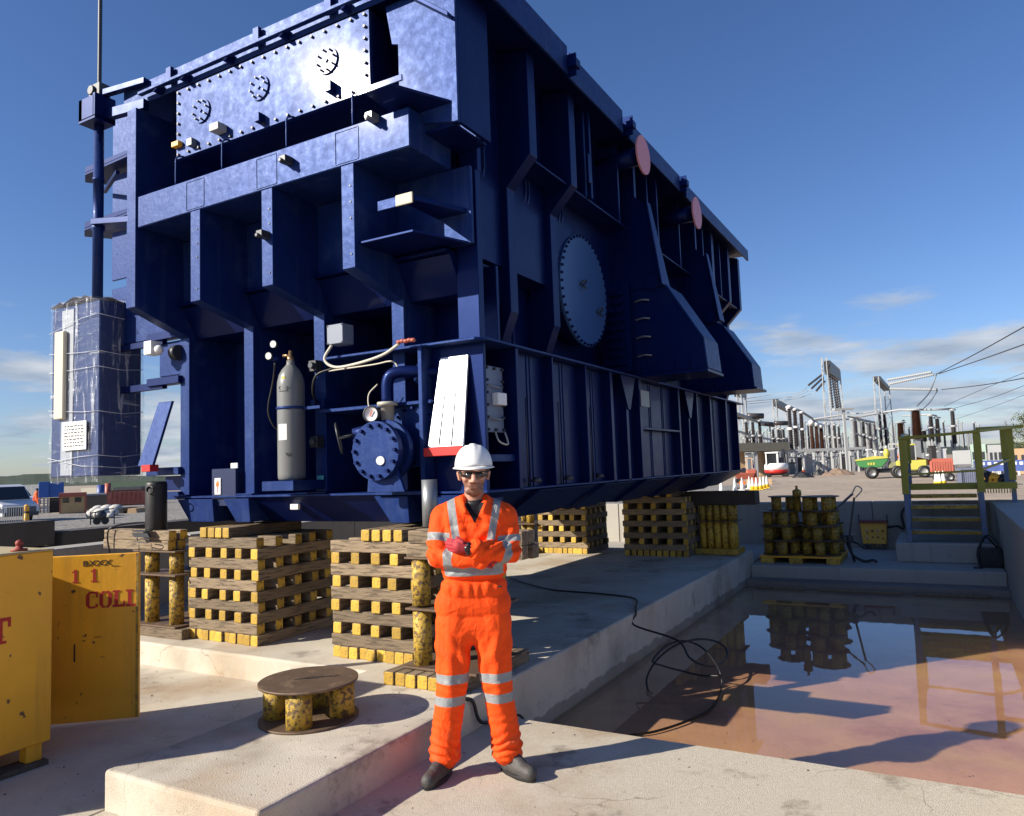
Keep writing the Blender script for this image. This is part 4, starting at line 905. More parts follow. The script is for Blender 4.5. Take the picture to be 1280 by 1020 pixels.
# hydraulic jack on the left stand
b = MB(); b.lathe((-6.72, 4.72, 1.21), (0, 0, 1), [(.098, 0), (.10, .01), (.10, .44), (.095, .46), (.08, .47)], 30)
JK = thing('hydraulic_jack', 'black cylindrical hydraulic jack standing on the grey timber bundle', 'jack', (-6.72, 4.72, 1.21))
b.build('jack_body', mat('matt_black_jack', (.014, .014, .013), .5, var=.5, vscale=6, col2=(.05, .045, .035), c2lo=.6, c2hi=.7, c2scale=12), JK)
b = MB(); b.tube([(-6.69+.05*cos(a)+.02, 4.615, 1.60+.035*sin(a)) for a in [k*pi/8 for k in range(17)]], .007, n=6, sub=1); b.build('jack_handle', CABLE, JK)
b = MB(); b.box(-6.80, -6.60, 4.52, 4.60, 1.205, 1.215); b.build('jack_tray', DGREY, JK)
b = MB(); b.prism([(-6.84, 4.54, 1.19), (-6.60, 4.54, 1.19), (-6.56, 4.54, 1.15), (-6.80, 4.54, 1.15)], (0, .02, 0)); b.tube([(-6.74, 4.53, 1.15), (-6.72, 4.53, 1.11), (-6.58, 4.53, 1.10), (-6.56, 4.53, 1.13), (-6.68, 4.53, 1.14)], .005, n=5); b.tube([(-6.72, 4.535, 1.11), (-6.715, 4.535, 1.0)], .004, n=5, sub=1); b.build('hanging_tray', DGREY, JK)
b = MB(); b.tube([(-7.28, 4.60, .98), (-7.29, 4.58, 1.15), (-7.24, 4.60, 1.24), (-7.08, 4.75, 1.27), (-6.9, 4.85, 1.26), (-6.8, 4.8, 1.24)], .009, n=6); tag(b.build('hydraulic_hose', CABLE, None, org=(-7.28, 4.6, .98)), 'thin black hose looping down over the grey timber bundle', 'hose')

# ================================================================ YELLOW BOX
def glyph(name, ch, w_, h_, origin, right, up, parent):
    """heavy slab-serif stencil characters"""
    G = {'L': ['.14,.42,0,1', '.0,.56,.88,1', '0,.95,0,.15', '.80,.95,0,.36'], 'T': ['.36,.66,0,1', '.2,.82,0,.11', '.02,1,.85,1', '.02,.15,.62,.9', '.87,1,.62,.9'],
         '1': ['.34,.70,0,1', '.1,.95,0,.10', '.08,.4,.76,.88'],
         'O': ['.02,.30,.22,.78', '.68,.96,.22,.78', '.26,.46,.88,1', '.52,.72,.88,1', '.26,.46,0,.12', '.52,.72,0,.12'],
         'C': ['.02,.30,.22,.78', '.26,.70,.88,1', '.26,.74,0,.12', '.78,.92,.64,1', '.74,.92,.06,.26']}[ch]
    Q = {'O': [(.02, .78, .30, .78, .36, .88, .26, 1), (.68, .78, .96, .78, .72, 1, .62, .88), (.02, .22, .26, 0, .36, .12, .30, .22), (.68, .22, .62, .12, .72, 0, .96, .22)],
         'C': [(.02, .78, .30, .78, .36, .88, .26, 1), (.02, .22, .26, 0, .36, .12, .30, .22), (.66, .88, .70, 1, .82, .92, .8, .8)]}.get(ch, [])
    r_, u_ = Vector(right).normalized(), Vector(up); n_ = r_.cross(u_); o_ = Vector(origin); b = MB()
    P2 = lambda x, y: o_+r_*(x*w_)+u_*(y*h_)
    lift = 0
    for g_ in G:
        x0, x1, y0, y1 = map(float, g_.split(',')); lift += .00012
        b.prism([P2(x0, y0)+n_*lift, P2(x1, y0)+n_*lift, P2(x1, y1)+n_*lift, P2(x0, y1)+n_*lift], n_*.0006)
    for q in Q:
        lift += .00012; b.prism([P2(q[i], q[i+1])+n_*lift for i in (0, 2, 4, 6)], n_*.0006)
    return b.build(name, STENC, parent)
YB = thing('yellow_site_box', 'large chipped yellow steel site box with its lettered door swung open', 'site box', (-5.36, 2.0, 0))
b = MB(); b.box(-5.90, -4.82, 1.35, 2.68, .13, 1.275); b.build('box_body', YELL, YB, bevel=.006)
b = MB(); b.box(-5.905, -4.815, 1.345, 2.685, 1.275, 1.287); b.build('box_lid', mat('dusty_yellow_lid', (.42, .34, .18), .6, var=.2, vscale=3), YB, bevel=.004)
for (a, c, d, e) in ((-4.92, -4.84, 2.55, 2.64), (-4.92, -4.84, 1.38, 1.47), (-5.88, -5.80, 2.55, 2.64), (-5.88, -5.80, 1.38, 1.47)):
    b = MB(); b.box(a, c, d, e, .03, .13); b.build('foot', YELL, YB, bevel=.003)
for a, c in ((-4.95, -4.80), (-5.91, -5.76)):
    b = MB(); b.box(a, c, 1.36, 2.66, 0, .03); b.build('skid_rail', mat('muddy_steel', (.10, .08, .06), .9, var=.6, vscale=20, bump=2, bscale=50), YB, bevel=.004)
b = MB(); b.lathe((-4.90, 2.52, 1.30), (0, 0, 1), [(.045, -.012), (.045, .0), (.02, .004), (.02, .02)], 16); b.ell((-4.90, 2.52, 1.335), (.022, .022, .02), 12, 8); b.build('red_knob', mat('rusty_red', (.28, .04, .03), .6), YB)
glyph('stencil_letter', 'T', .13, .15, (-4.8195, 2.31, .765), (0, 1, 0), (0, 0, 1), YB)
# door
dA, dB = Vector((-5.90, 2.70, 0)), Vector((-5.042, 3.413, 0)); dd = (dB-dA).normalized(); dn = Vector((dd.y, -dd.x, 0))
ln = (dB-dA).length
DOOR = None
b = MB(); b.obox((dA+dB)/2+Vector((0, 0, .60)), dd*ln/2, dn*.018, Vector((0, 0, .575)))
DOOR = b.build('door', YELL, YB, bevel=.004); DOOR['label'] = 'open yellow door with red stencilled letters COLL'
face = dn*.0195
b = MB(); b.obox((dB-dd*.012)+Vector((0, 0, .60))+dn*.01, dd*.008, dn*.012, Vector((0, 0, .573))); b.build('door_edge', YEND, DOOR)
def ondoor(s, z): return dB-dd*s+Vector((0, 0, z))+face
for k, ch in enumerate('COLL'):
    glyph('stencil_letter', ch, .088, .118, ondoor(.352-k*.0885, .80), dd, (0, 0, 1), DOOR)
for q in (.445, .322): glyph('stencil_number', '1', .05, .092, ondoor(q, .985), dd, (0, 0, 1), DOOR)
text_part('marker_writing', 'BXXX', .055, ondoor(.375, 1.098), dd, (0, 0, 1), INK, DOOR, sx=1.3)
b = MB()
for (s, z, l, h_) in ((.27, .60, .05, .004), (.42, .50, .01, .12), (.36, .58, .02, .006), (.40, .16, .004, .02), (.16, 1.09, .05, .003), (.30, .88, .02, .003), (.24, .46, .03, .003)):
    b.obox(ondoor(s, z)+dn*.0005, dd*l/2, dn*.0008, Vector((0, 0, h_/2)))
b.build('paint_scratch', INK, DOOR)

# ================================================================ CABLES
def lp(px, py, d): v = gd(px, py, d); v.z = max(v.z, -.285); return v
b = MB(); b.tube([(-5.1, 8.85, .212), (-4.6, 8.45, .212), (-4.1, 8.15, .212), (-3.5, 8.08, .212), (-3.0, 7.9, .214), (-2.80, 7.42, .215), (-2.735, 7.25, .214), (-2.712, 7.18, .19), (-2.70, 7.10, .10), lp(846, 800, 7.0), lp(862, 822, 6.8), lp(882, 832, 6.7), lp(902, 829, 6.8), lp(909, 815, 7.0), lp(898, 803, 7.1), lp(874, 799, 7.1), lp(846, 806, 7.0), lp(822, 824, 6.8), lp(809, 846, 6.6), lp(810, 862, 6.5), lp(816, 876, 6.4)], .0095, n=8, sub=7)
tag(b.build('power_cable', CABLE, None, org=(-5.1, 8.85, .2)), 'thin black cable running over the shaded plinth and dropping into the pool', 'cable')
b = MB(); b.tube([(-2.62, 4.47, .012), (-2.56, 4.53, .005), (-2.5, 4.62, -.2), (-2.35, 4.8, -.285), gz(780, 921, -.285), gz(820, 914, -.285), gz(862, 900, -.285), gz(890, 884, -.285), lp(902, 862, 6.5), lp(900, 840, 6.6), lp(888, 820, 6.8), lp(872, 806, 7.0), lp(852, 801, 7.0), lp(832, 808, 6.9), lp(816, 826, 6.7), lp(828, 832, 6.7), lp(850, 838, 6.8), lp(875, 844, 6.7), lp(900, 845, 6.6)], .0095, n=8, sub=7)
tag(b.build('power_cable', CABLE, None, org=(-2.7, 4.3, 0)), 'looped black cable curling up out of the shallow pool water', 'cable')
b = MB(); b.tube([(-2.80, 4.10, .212), (-2.735, 4.14, .213), (-2.71, 4.17, .18), (-2.69, 4.22, .05), (-2.64, 4.42, .014), (-2.58, 4.50, .014)], .012, n=8)
tag(b.build('power_cable', CABLE, None, org=(-2.8, 4.1, .2)), 'short black cable hanging over the kerb beside the worker', 'cable')

# ================================================================ FAR END OF THE PIT
b = MB(); b.box(-.66, .737, 13.35, 15.38, .0, .30); kind(b.build('stair_plinth', CONCW, bevel=.02, seg=2))
CB = thing('control_box', 'small yellow control box with round buttons against the far wall', 'control box', (-1.05, 15.1, 0))
b = MB(); b.hexa([(-1.26, 15.0, .10), (-.88, 15.0, .10), (-.88, 15.25, .10), (-1.26, 15.25, .10), (-1.30, 15.10, .47), (-.86, 15.10, .47), (-.86, 15.30, .47), (-1.30, 15.30, .47)]); b.build('box_body', YELL, CB, bevel=.008)
b = MB(); b.box(-1.32, -.84, 15.06, 15.32, .47, .50); b.build('box_lid', mat('dark_red_lid', (.22, .05, .04), .5), CB)
for x in (-1.32, -.86):
    b = MB(); b.box(x, x+.02, 15.08, 15.12, .47, .62); b.build('upright', DGREY, CB)
for x in (-1.22, -.93):
    b = MB(); b.box(x-.02, x+.02, 15.02, 15.2, 0, .10); b.build('foot', DGREY, CB)
for i, (x, z) in enumerate(((-1.19, .33), (-1.10, .33), (-1.01, .33), (-.93, .33), (-1.19, .20), (-.93, .20))):
    b = MB(); y = 15.0+(z-.1)*.27; b.lathe((x, y, z), (0, -1, .27), [(.022, 0), (.02, .02), (0, .03)], 12); b.build('button', [CREAM, YEND][i % 2], CB)
for x in (-1.10, -1.01):
    b = MB(); b.lathe((x, 15.03, .215), (0, -1, .27), [(.016, 0), (.016, .015)], 10); b.build('button', BLACK, CB)
b = MB(); b.tube([(-.86, 15.2, .38), (-.7, 15.25, .40), (-.6, 15.3, .36), (-.62, 15.33, .62), (-.5, 15.34, .80)], .02, n=7); tag(b.build('power_cable', CABLE, None, org=(-.86, 15.2, .38)), 'thick black cable from the yellow control box to the stairs', 'cable')
# stairs over the bund
ST = thing('access_stairs', 'steel access stairs with olive handrails climbing over the far bund wall', 'stairs', (0, 13.5, .3))
X0, X1 = -.46, .56
tr_ = [(13.50, .48), (13.78, .66), (14.06, .84), (14.34, 1.0)]
for y, z in tr_:
    b = MB(); b.box(X0+.03, X1-.03, y, y+.24, z-.015, z); b.box(X0+.03, X1-.03, y-.005, y, z-.055, z+.002, 1); b.build('tread', [SLATE, mat('yellow_nosing', (.45, .33, .03), .6, var=.2)] if False else [SLATE, YEND], ST)
b = MB(); b.box(X0, X1+.55, 14.62, 15.9, 1.10, 1.13); b.build('landing', LIME, ST)
b = MB()
for k in range(14): b.box(X1+.02+k*.038, X1+.035+k*.038, 14.61, 14.62, 1.0, 1.1)
b.box(X0, X1+.55, 14.605, 14.615, 1.07, 1.18); b.build('landing_edge', LIME, ST)
for x in (X0, X1):
    b = MB(); b.prism([(x-.012, 13.42, .31), (x-.012, 13.60, .31), (x-.012, 14.7, 1.0), (x-.012, 14.7, 1.16), (x-.012, 14.5, 1.16), (x-.012, 13.42, .50)], (.05, 0, 0)); b.build('stringer', SLATE, ST)
for x, y, z0, z1 in ((X0, 13.48, .42, 1.92), (X1, 13.48, .42, 1.97), (X0-.02, 14.64, 1.0, 2.0), (X1+.04, 14.64, .6, 2.05), (X1+.50, 14.64, .6, 2.05), (X1+.50, 15.85, 1.13, 2.1), (X0, 15.85, 1.13, 2.05)):
    zm = z0+(z1-z0)*.42
    b = MB(); b.box(x-.05, x+.05, y-.02, y+.02, zm, z1); b.build('rail_post', LIME, ST, bevel=.006)
    b = MB(); b.box(x-.035, x+.035, y-.018, y+.018, z0, zm); b.build('post_foot', SLATE, ST, bevel=.004)
for p0, p1 in (((X0-.05, 13.48, 1.94), (X1+.05, 13.48, 2.0)), ((X1, 13.48, 2.0), (X1+.6, 14.64, 2.07)), ((X0, 13.48, 1.94), (X0-.02, 14.64, 2.02)), ((X0-.02, 14.64, 2.02), (X0, 15.85, 2.05)), ((X1+.04, 14.64, 2.07), (X1+.7, 14.64, 2.07)), ((X1+.5, 14.64, 2.07), (X1+.5, 15.85, 2.1))):
    b = MB(); b.bar(p0, p1, .05, .045); b.build('handrail', LIME, ST, bevel=.006)
for p0, p1 in (((X0, 13.48, 1.36), (X1, 13.48, 1.40)), ((X1, 13.48, 1.40), (X1+.5, 14.64, 1.55)), ((X0-.02, 14.64, 1.5), (X0, 15.85, 1.55))):
    b = MB(); b.bar(p0, p1, .03, .03); b.build('mid_rail', LIME, ST)
# black tool bag
BG = thing('tool_bag', 'square black rubble bag with loose straps beside the stair foot', 'bag', (.58, 13.1, 0))
b = MB()
gn = 10; vs2 = []
for j in range(7):
    z = .26*j/6; 
    for k in range(24):
        a = 2*pi*k/24; c_, s_ = cos(a), sin(a); m = max(abs(c_), abs(s_)); q = 1+.05*noise.noise((c_*2, s_*2, z*9))+.1*sin(pi*j/6)
        vs2.append((.585+.15*c_/m*q, 13.1+.15*s_/m*q, z))
b.add(vs2, [(j*24+k, j*24+(k+1) % 24, (j+1)*24+(k+1) % 24, (j+1)*24+k) for j in range(6) for k in range(24)], smooth=True); b.add(vs2[-24:], [list(range(24))])
b.build('bag_body', mat('black_speckled_bag', (.03, .03, .032), .7, var=.8, vscale=30, bump=1, bscale=40), BG)
for pts_ in ([(.45, 12.97, .25), (.50, 13.0, .40), (.58, 13.05, .46), (.66, 13.0, .38), (.72, 12.97, .25)], [(.44, 12.95, .24), (.43, 12.9, .1), (.46, 12.85, .01), (.36, 12.84, .01)], [(.45, 13.2, .25), (.55, 13.15, .42), (.70, 13.2, .25)]):
    b = MB(); b.tube(pts_, .015, n=6); b.build('strap', BLACK, BG)
# hydraulic hand pump with raised lever by the spools
HP = thing('hand_pump', 'black lever arms and hoses of a hand pump beside the spool stack', 'hand pump', (-1.35, 13.3, 0))
b = MB(); b.bar((-1.32, 13.3, .35), (-1.20, 13.3, 1.02), .045, .03); b.bar((-1.55, 13.2, .78), (-1.22, 13.3, 1.08), .06, .03); b.build('lever', DGREY, HP)
b = MB(); b.tube([(-1.24, 13.3, 1.05), (-1.16, 13.3, 1.20), (-1.08, 13.3, 1.14), (-1.18, 13.3, 1.02)], .012, n=6); b.build('handle_loop', CREAM, HP)
b = MB(); b.box(-1.40, -1.26, 13.2, 13.35, .30, .42); b.build('pump_body', DGREY, HP, bevel=.01)
b = MB(); b.tube([(-1.34, 13.25, .35), (-1.2, 13.2, .30), (-1.08, 13.2, .22), (-1.0, 13.2, .28)], .018, n=6); b.tube([(-1.34, 13.2, .30), (-1.26, 13.1, .12), (-1.10, 13.1, .03), (-.98, 13.1, .05), (-.92, 13.1, .02)], .022, n=6); b.tube([(-1.33, 13.2, .42), (-1.28, 13.15, .15), (-1.24, 13.1, .02)], .02, n=6); b.build('hose', CABLE, HP)
# planks floating against the far ledge
for k, (x, l) in enumerate(((-2.2, .7), (-1.1, 1.1), (.05, .9))):
    b = MB(); b.box(x-l/2, x+l/2, 12.0, 12.09, -.30, -.255); tag(b.build('wet_plank', WOOD, None, org=(x, 12.0, -.3), bevel=.004), ['short wet plank floating at the far left edge of the pool', 'longest wet plank in the middle of the far pool edge', 'wet plank at the far right corner of the pool'][k], 'plank')
# long sleepers on the left behind the bund wall
for k, (y0, y1, z0, z1, x, lb) in enumerate(((3.2, 5.30, .95, 1.25, -9.5, 'dark upper baulk stacked behind the left bund wall'), (3.2, 5.32, .66, .93, -9.5, 'dark lower baulk stacked behind the left bund wall'), (5.4, 8.4, .86, 1.10, -9.5, 'long dark baulk reaching towards the transformer behind the left bund wall'))):
    b = MB(); b.box(x-.45, x, y0, y1, z0, z1); tag(b.build('timber_baulk', mat('dark_baulk', (.065, .06, .055), .85, var=.4, vscale=4, bump=.6, bscale=30) if k == 0 else bpy.data.materials['dark_baulk'], None, org=(x, y0, z0), bevel=.012), lb, 'timber')
for k, (y, z1) in enumerate(((3.6, .66), (5.0, .66), (5.9, .86), (8.0, .86))):
    b = MB(); b.box(-9.9, -9.55, y-.12, y+.12, YG, z1); tag(b.build('concrete_block', CONCW, None, org=(-9.7, y, YG)), ['grey block under the near end of the stacked baulks', 'grey block under the far end of the stacked baulks', 'grey block under the near end of the long baulk', 'grey block under the far end of the long baulk'][k], 'block')
b = MB(); vs2 = []
for j in range(9):
    for i in range(25): vs2.append((-10.9+.9*j/8, 5.9+2.6*i/24, .86+.08*abs(noise.noise((j*.6, i*.5, 2)))+.05*sin(pi*j/8)*sin(pi*i/24)))
b.add(vs2, [(j*25+i, j*25+i+1, (j+1)*25+i+1, (j+1)*25+i) for j in range(8) for i in range(24)])
b.add([(-10.9, 5.9, YG), (-10.0, 5.9, YG), (-10.0, 8.5, YG), (-10.9, 8.5, YG), (-10.9, 5.9, .86), (-10.0, 5.9, .86), (-10.0, 8.5, .86), (-10.9, 8.5, .86)], [(0, 1, 5, 4), (1, 2, 6, 5), (2, 3, 7, 6), (3, 0, 4, 7)], 1)
tag(b.build('white_tarpaulin', [WHITE, DGREY], None, org=(-10.5, 7, YG)), 'crumpled white sheeting lying behind the dark baulks on the left', 'sheeting')

# ================================================================ LEFT YARD
def up_depth(px, py): return N_.dot(gz(px, py, YG)-Vector((0, 0, H)))
def base_frame(px, py):
    p = gz(px, py, YG); r = Vector((p.y, -p.x, 0)).normalized(); return p, r, Vector((-r.y, r.x, 0)), (p-Vector((0, 0, H))).dot(N_)/F
def loc(p, r, a, x, y, z): return p+r*x+a*y+Vector((0, 0, z))
# vehicles are built in the camera-facing frame of where they stand: x along r, y away
def van(px, py, label, paint, L_=5.2, Hh=2.2, Wd=2.0, rot=0, front_right=True, pickup=False):
    p = gz(px, py, YG); t = thing('parked_van' if not pickup else 'parked_pickup', label, 'van' if not pickup else 'pickup truck', p); t.rotation_euler = (0, 0, rot)
    z3 = (0, 0, 0)
    b = MB()
    if pickup: prof = [(-L_/2, .5), (-L_/2, 1.05), (-.9, 1.1), (-.75, Hh-.05), (-.5, Hh), (.55, Hh), (1.25, 1.15), (L_/2-.1, 1.0), (L_/2, .75), (L_/2, .45)]
    else: prof = [(-L_/2, .45), (-L_/2, Hh-.1), (-L_/2+.15, Hh), (.9, Hh), (1.25, Hh-.12), (1.9, 1.28), (L_/2-.1, 1.05), (L_/2, .8), (L_/2, .4)]
    b.prism([(x, -Wd/2, z) for x, z in prof], (0, Wd, 0)); b.build('body', paint, t, org=z3, bevel=.06, seg=2)
    b = MB()
    if pickup:
        for s in (-1, 1): b.prism([(-.62, s*(Wd/2+.005), 1.2), (.95, s*(Wd/2+.005), 1.2), (.5, s*(Wd/2+.005), Hh-.12), (-.5, s*(Wd/2+.005), Hh-.12)], (0, -s*.02, 0))
        b.prism([(.62, -Wd/2+.1, Hh-.06), (1.24, -Wd/2+.1, 1.19), (1.24, Wd/2-.1, 1.19), (.62, Wd/2-.1, Hh-.06)], (.02, 0, .02))
    else:
        for s in (-1, 1): b.prism([(.6, s*(Wd/2+.005), 1.25), (1.75, s*(Wd/2+.005), 1.25), (1.25, s*(Wd/2+.005), Hh-.3), (.6, s*(Wd/2+.005), Hh-.3)], (0, -s*.02, 0))
        b.prism([(1.28, -Wd/2+.1, Hh-.16), (1.88, -Wd/2+.1, 1.34), (1.88, Wd/2-.1, 1.34), (1.28, Wd/2-.1, Hh-.16)], (.03, 0, .02))
    b.build('window', GLASS, t, org=z3)
    for x in (-L_/2+.95, L_/2-.95):
        for s in (-1, 1):
            b = MB(); b.lathe((x, s*(Wd/2-.12), .34), (0, s, 0), [(.34, 0), (.34, .14), (.22, .15), (.20, .12), (0, .12)], 20, ms=[0, 0, 1, 1, 1]); b.build('wheel', [BLACK, MGREY], t, org=z3)
    for s in (-1, 1):
        b = MB(); b.box(L_/2-.08, L_/2+.02, s*(Wd/2-.3)-.16, s*(Wd/2-.3)+.16, .78, .95); b.build('headlight', WHITE, t, org=z3)
    b = MB(); b.box(L_/2-.05, L_/2+.04, -Wd/2+.05, Wd/2-.05, .40, .62); b.build('bumper', DGREY, t, org=z3)
    return t
VNAVY = mat('dark_navy_van_paint', (.03, .045, .09), .25, coat=.5)
VWHITE = mat('white_van_paint', (.7, .7, .7), .3, coat=.4)
va = math.atan2(R_.y, R_.x)
v1 = van(-8, 654, 'dark panel van nose to the right at the left edge of the yard', VWHITE, rot=va-.45)
b = MB(); b.prism([(1.95, -.98, 1.0), (2.62, -.98, .85), (2.62, -.98, .62), (-2.6, -.98, .62), (-2.6, -.98, 1.35), (1.7, -.98, 1.35)], (0, -.03, 0)); b.build('side_stripe', VNAVY, v1, org=(0, 0, 0))
b = MB(); b.box(2.60, 2.66, -.8, .8, .62, .92); b.build('grille', VNAVY, v1, org=(0, 0, 0))
van(15, 636, 'white pickup parked behind the panel van', VWHITE, rot=va-.35, pickup=True, Hh=1.8, L_=5.0)
# barrier in front of the van
t = thing('crowd_barrier', 'grey steel crowd barrier in front of the panel van', 'barrier', gz(6, 660, YG)); t.rotation_euler = (0, 0, va-.1)
b = MB(); b.bar((-1.2, 0, 1.05), (1.1, 0, 1.05), .04, up=(0, 1, 0)); b.bar((-1.2, 0, .25), (1.1, 0, .25), .04, up=(0, 1, 0)); b.build('barrier_rail', MGREY, t, org=(0, 0, 0))
for k in range(19):
    b = MB(); b.bar((-1.15+k*.125, 0, .25), (-1.15+k*.125, 0, 1.05), .02, up=(0, 1, 0)); b.build('bar', MGREY, t, org=(0, 0, 0))
b = MB(); b.bar((-1.0, -.3, 0), (-1.0, .3, 0), .04); b.bar((.9, -.3, 0), (.9, .3, 0), .04); b.bar((-1, 0, 0), (-1, 0, .3), .03); b.bar((.9, 0, 0), (.9, 0, .3), .03); b.build('barrier_foot', MGREY, t, org=(0, 0, 0))
p, r, a, m = base_frame(33, 656)
b = MB(); b.lathe((p.x, p.y, YG), (0, 0, 1), [(.12, 0), (.12, .62)], 16); b.lathe((p.x, p.y, YG+.62), (0, 0, 1), [(.125, 0), (.125, .10)], 16, 1); b.lathe((p.x, p.y, YG+.72), (0, 0, 1), [(.12, 0), (.12, .3), (.06, .36)], 16); tag(b.build('bollard', [YELL, INK], None, org=p), 'yellow bollard with a black band beside the panel van', 'bollard')
def block(px, py, x0, x1, d, z0, z1, name, mt, parent=None, bevel=0, ms=None, extra=None):
    p, r, a, m = base_frame(px, py)
    return p, r, a, m
def cambox(mb, p, r, a, x0, x1, y0, y1, z0, z1, m=0):
    c = p+r*(x0+x1)/2+a*(y0+y1)/2+Vector((0, 0, (z0+z1)/2)); return mb.obox(c, r*(x1-x0)/2, a*(y1-y0)/2, Vector((0, 0, (z1-z0)/2)), m)
# blue container on stacked white pallets
p, r, a, m = base_frame(62, 641)
t = thing('pallet_stack', 'stack of pale pallets under the blue crate on the left', 'pallets', p)
for k in range(6):
    z = k*.19
    b = MB()
    cambox(b, p, r, a, -12*m, -1*m, -.5, .5, z+.13, z+.17)
    for q in (-12, -7, -3): cambox(b, p, r, a, q*m, (q+2)*m, -.5, .5, z, z+.13)
    b.build('pallet', LGREY, t)
    b = MB(); cambox(b, p, r, a, -.5*m, 15*m, -.3, .7, z, z+.17); b.build('pallet', BLACK, t)
b = MB(); cambox(b, p, r, a, -12*m, -1*m, -.6, .5, 1.16, 2.35); cambox(b, p, r, a, -1*m, 15*m, -.4, .7, 1.16, 2.3); tag(b.build('blue_crate', mat('blue_crate_paint', (.03, .12, .4), .5, var=.1), None, org=p, bevel=.02), 'square blue crate standing on the pallet stack near the walker', 'crate')
# shed like crate with red roof
p, r, a, m = base_frame(92, 642)
t = thing('wooden_shed', 'small pale timber hut with a red roof in the left yard', 'shed', p)
b = MB(); cambox(b, p, r, a, -15*m, 13*m, 0, 1.6, .05, 22*m); b.build('shed_wall', mat('pale_pine', (.52, .36, .17), .7, var=.15), t)
for k in range(12):
    b = MB(); cambox(b, p, r, a, (-15+k*2.35)*m, (-15+k*2.35+2.1)*m, -.04, 0, .05, 21*m); b.build('plank', bpy.data.materials['pale_pine'], t)
b = MB(); cambox(b, p, r, a, -16*m, 14*m, -.15, 1.75, 21*m, 26*m); b.build('shed_roof', MORG, t)
b = MB(); cambox(b, p, r, a, 12*m, 14*m, -.08, 1.6, 0, 21*m); cambox(b, p, r, a, -15.5*m, -14*m, -.08, 0, 0, 21*m); b.build('corner_post', MORG, t)
for q in (-12, 1):
    b = MB(); cambox(b, p, r, a, q*m, (q+7)*m, -.07, -.04, 14*m, 20*m); b.build('shed_window', GLASS, t)
p, r, a, m = base_frame(123, 637)
b = MB(); cambox(b, p, r, a, -16*m, 14*m, 0, 1.6, .0, 18*m); cambox(b, p, r, a, -17*m, 15*m, -.1, 1.7, 18*m, 20*m, 1); tag(b.build('brown_bin', [mat('brown_panel', (.16, .12, .08), .7, var=.2), LGREY], None, org=p), 'long brown bin with a pale lid beside the timber hut', 'bin')
# red mesh crates with white bags
p, r, a, m = base_frame(158, 640)
t = thing('mesh_cage', 'long red mesh cage standing in front of the far yard', 'cage', p)
b = MB()
for q in (-21, 20): 
    for zz_ in (8, 26): cambox(b, p, r, a, -21*m, 22*m, -.03, .03, (zz_)*m, (zz_+1.5)*m)
    cambox(b, p, r, a, q*m, (q+1.5)*m, -.03, .03, 0, 27*m)
b.build('cage_frame', MORG, t)
for k in range(16):
    b = MB(); x = (-20+k*2.6)*m; p0 = p+r*x+Vector((0, 0, 9*m)); p1 = p+r*(x+(3*m if k % 2 else -1*m))+Vector((0, 0, 26*m)); b.bar(p0, p1, .1, .05, up=a); b.build('cage_bar', MORG, t)
b = MB(); cambox(b, p, r, a, -21*m, 22*m, .3, .5, 10*m, 25*m); b.build('cage_back', mat('pale_red_mesh', (.45, .2, .15), .8, var=.5, vscale=3), t)
rb_ = random.Random(5)
for k in range(9):
    p, r, a, m = base_frame(116+k*3.6, 648-(k % 3)*3)
    b = MB(); s = rb_.uniform(.25, .5); b.ell((p.x, p.y, YG+s*.6), (s, s, s*.7), 10, 7); tag(b.build('rubble_bag', mat('dusty_bag', (.5, .48, .44), .8, var=.4, vscale=4, bump=1, bscale=5) if k == 0 else bpy.data.materials['dusty_bag'], None, org=p), 'dusty pale sack heaped before the red mesh cage', 'sack', 'dusty sacks on the left gravel')
for k, (px, py, w_, h_, mt, lb) in enumerate(((160, 612, 42, 8, DGREY, 'dark steel rack above the red mesh cage'), (150, 640, 9, 10, BLACK, 'black pallet pile below the mesh cage'), (165, 640, 12, 9, SAND, 'pale timber pile below the mesh cage'), (126, 612, 9, 12, BARRB, 'round blue drum above the brown bin'), (135, 610, 7, 12, MORG, 'red drum right of the blue drum'), (112, 612, 22, 10, CREAM, 'pale low cabin behind the timber hut'), (160, 603, 60, 6, mat('green_net', (.06, .1, .07), .9, var=.4), 'green netted bank behind the wrapped cabinet'), (25, 610, 80, 12, mat('grey_lattice', (.28, .30, .31), .8, var=.5, vscale=2), 'grey fenced compound at the far left of the yard'))):
    d = [70, 50, 50, 72, 73, 74, 110, 130][k]; c = gd(px, py, d); mm_ = d/F; r_ = Vector((R_.x, R_.y, 0)).normalized(); a_ = Vector((-r_.y, r_.x, 0))
    mb = MB()
    if k in (3, 4): mb.lathe((c.x, c.y, YG), (0, 0, 1), [(w_*mm_/2, 0), (w_*mm_/2, c.z-YG+h_*mm_/2)], 16)
    else:
        n_ = 5 if k in (0, 1, 2) else 1
        zt = c.z+h_*mm_/2
        for j in range(n_): z0 = YG+(zt-YG)*j/n_; cambox(mb, Vector((c.x, c.y, 0)), r_, a_, -w_*mm_/2*(1-.03*j), w_*mm_/2*(1-.05*j), 0, 2, z0, z0+(zt-YG)/n_*.88)
    nm_ = ['steel_rack', 'pallet_pile', 'timber_pile', 'blue_drum', 'red_drum', 'site_cabin', 'netted_bank', 'fenced_compound'][k]
    tag(mb.build(nm_, mt, None, org=(c.x, c.y, YG)), lb, nm_.split('_')[-1] if k not in (0,) else 'rack')
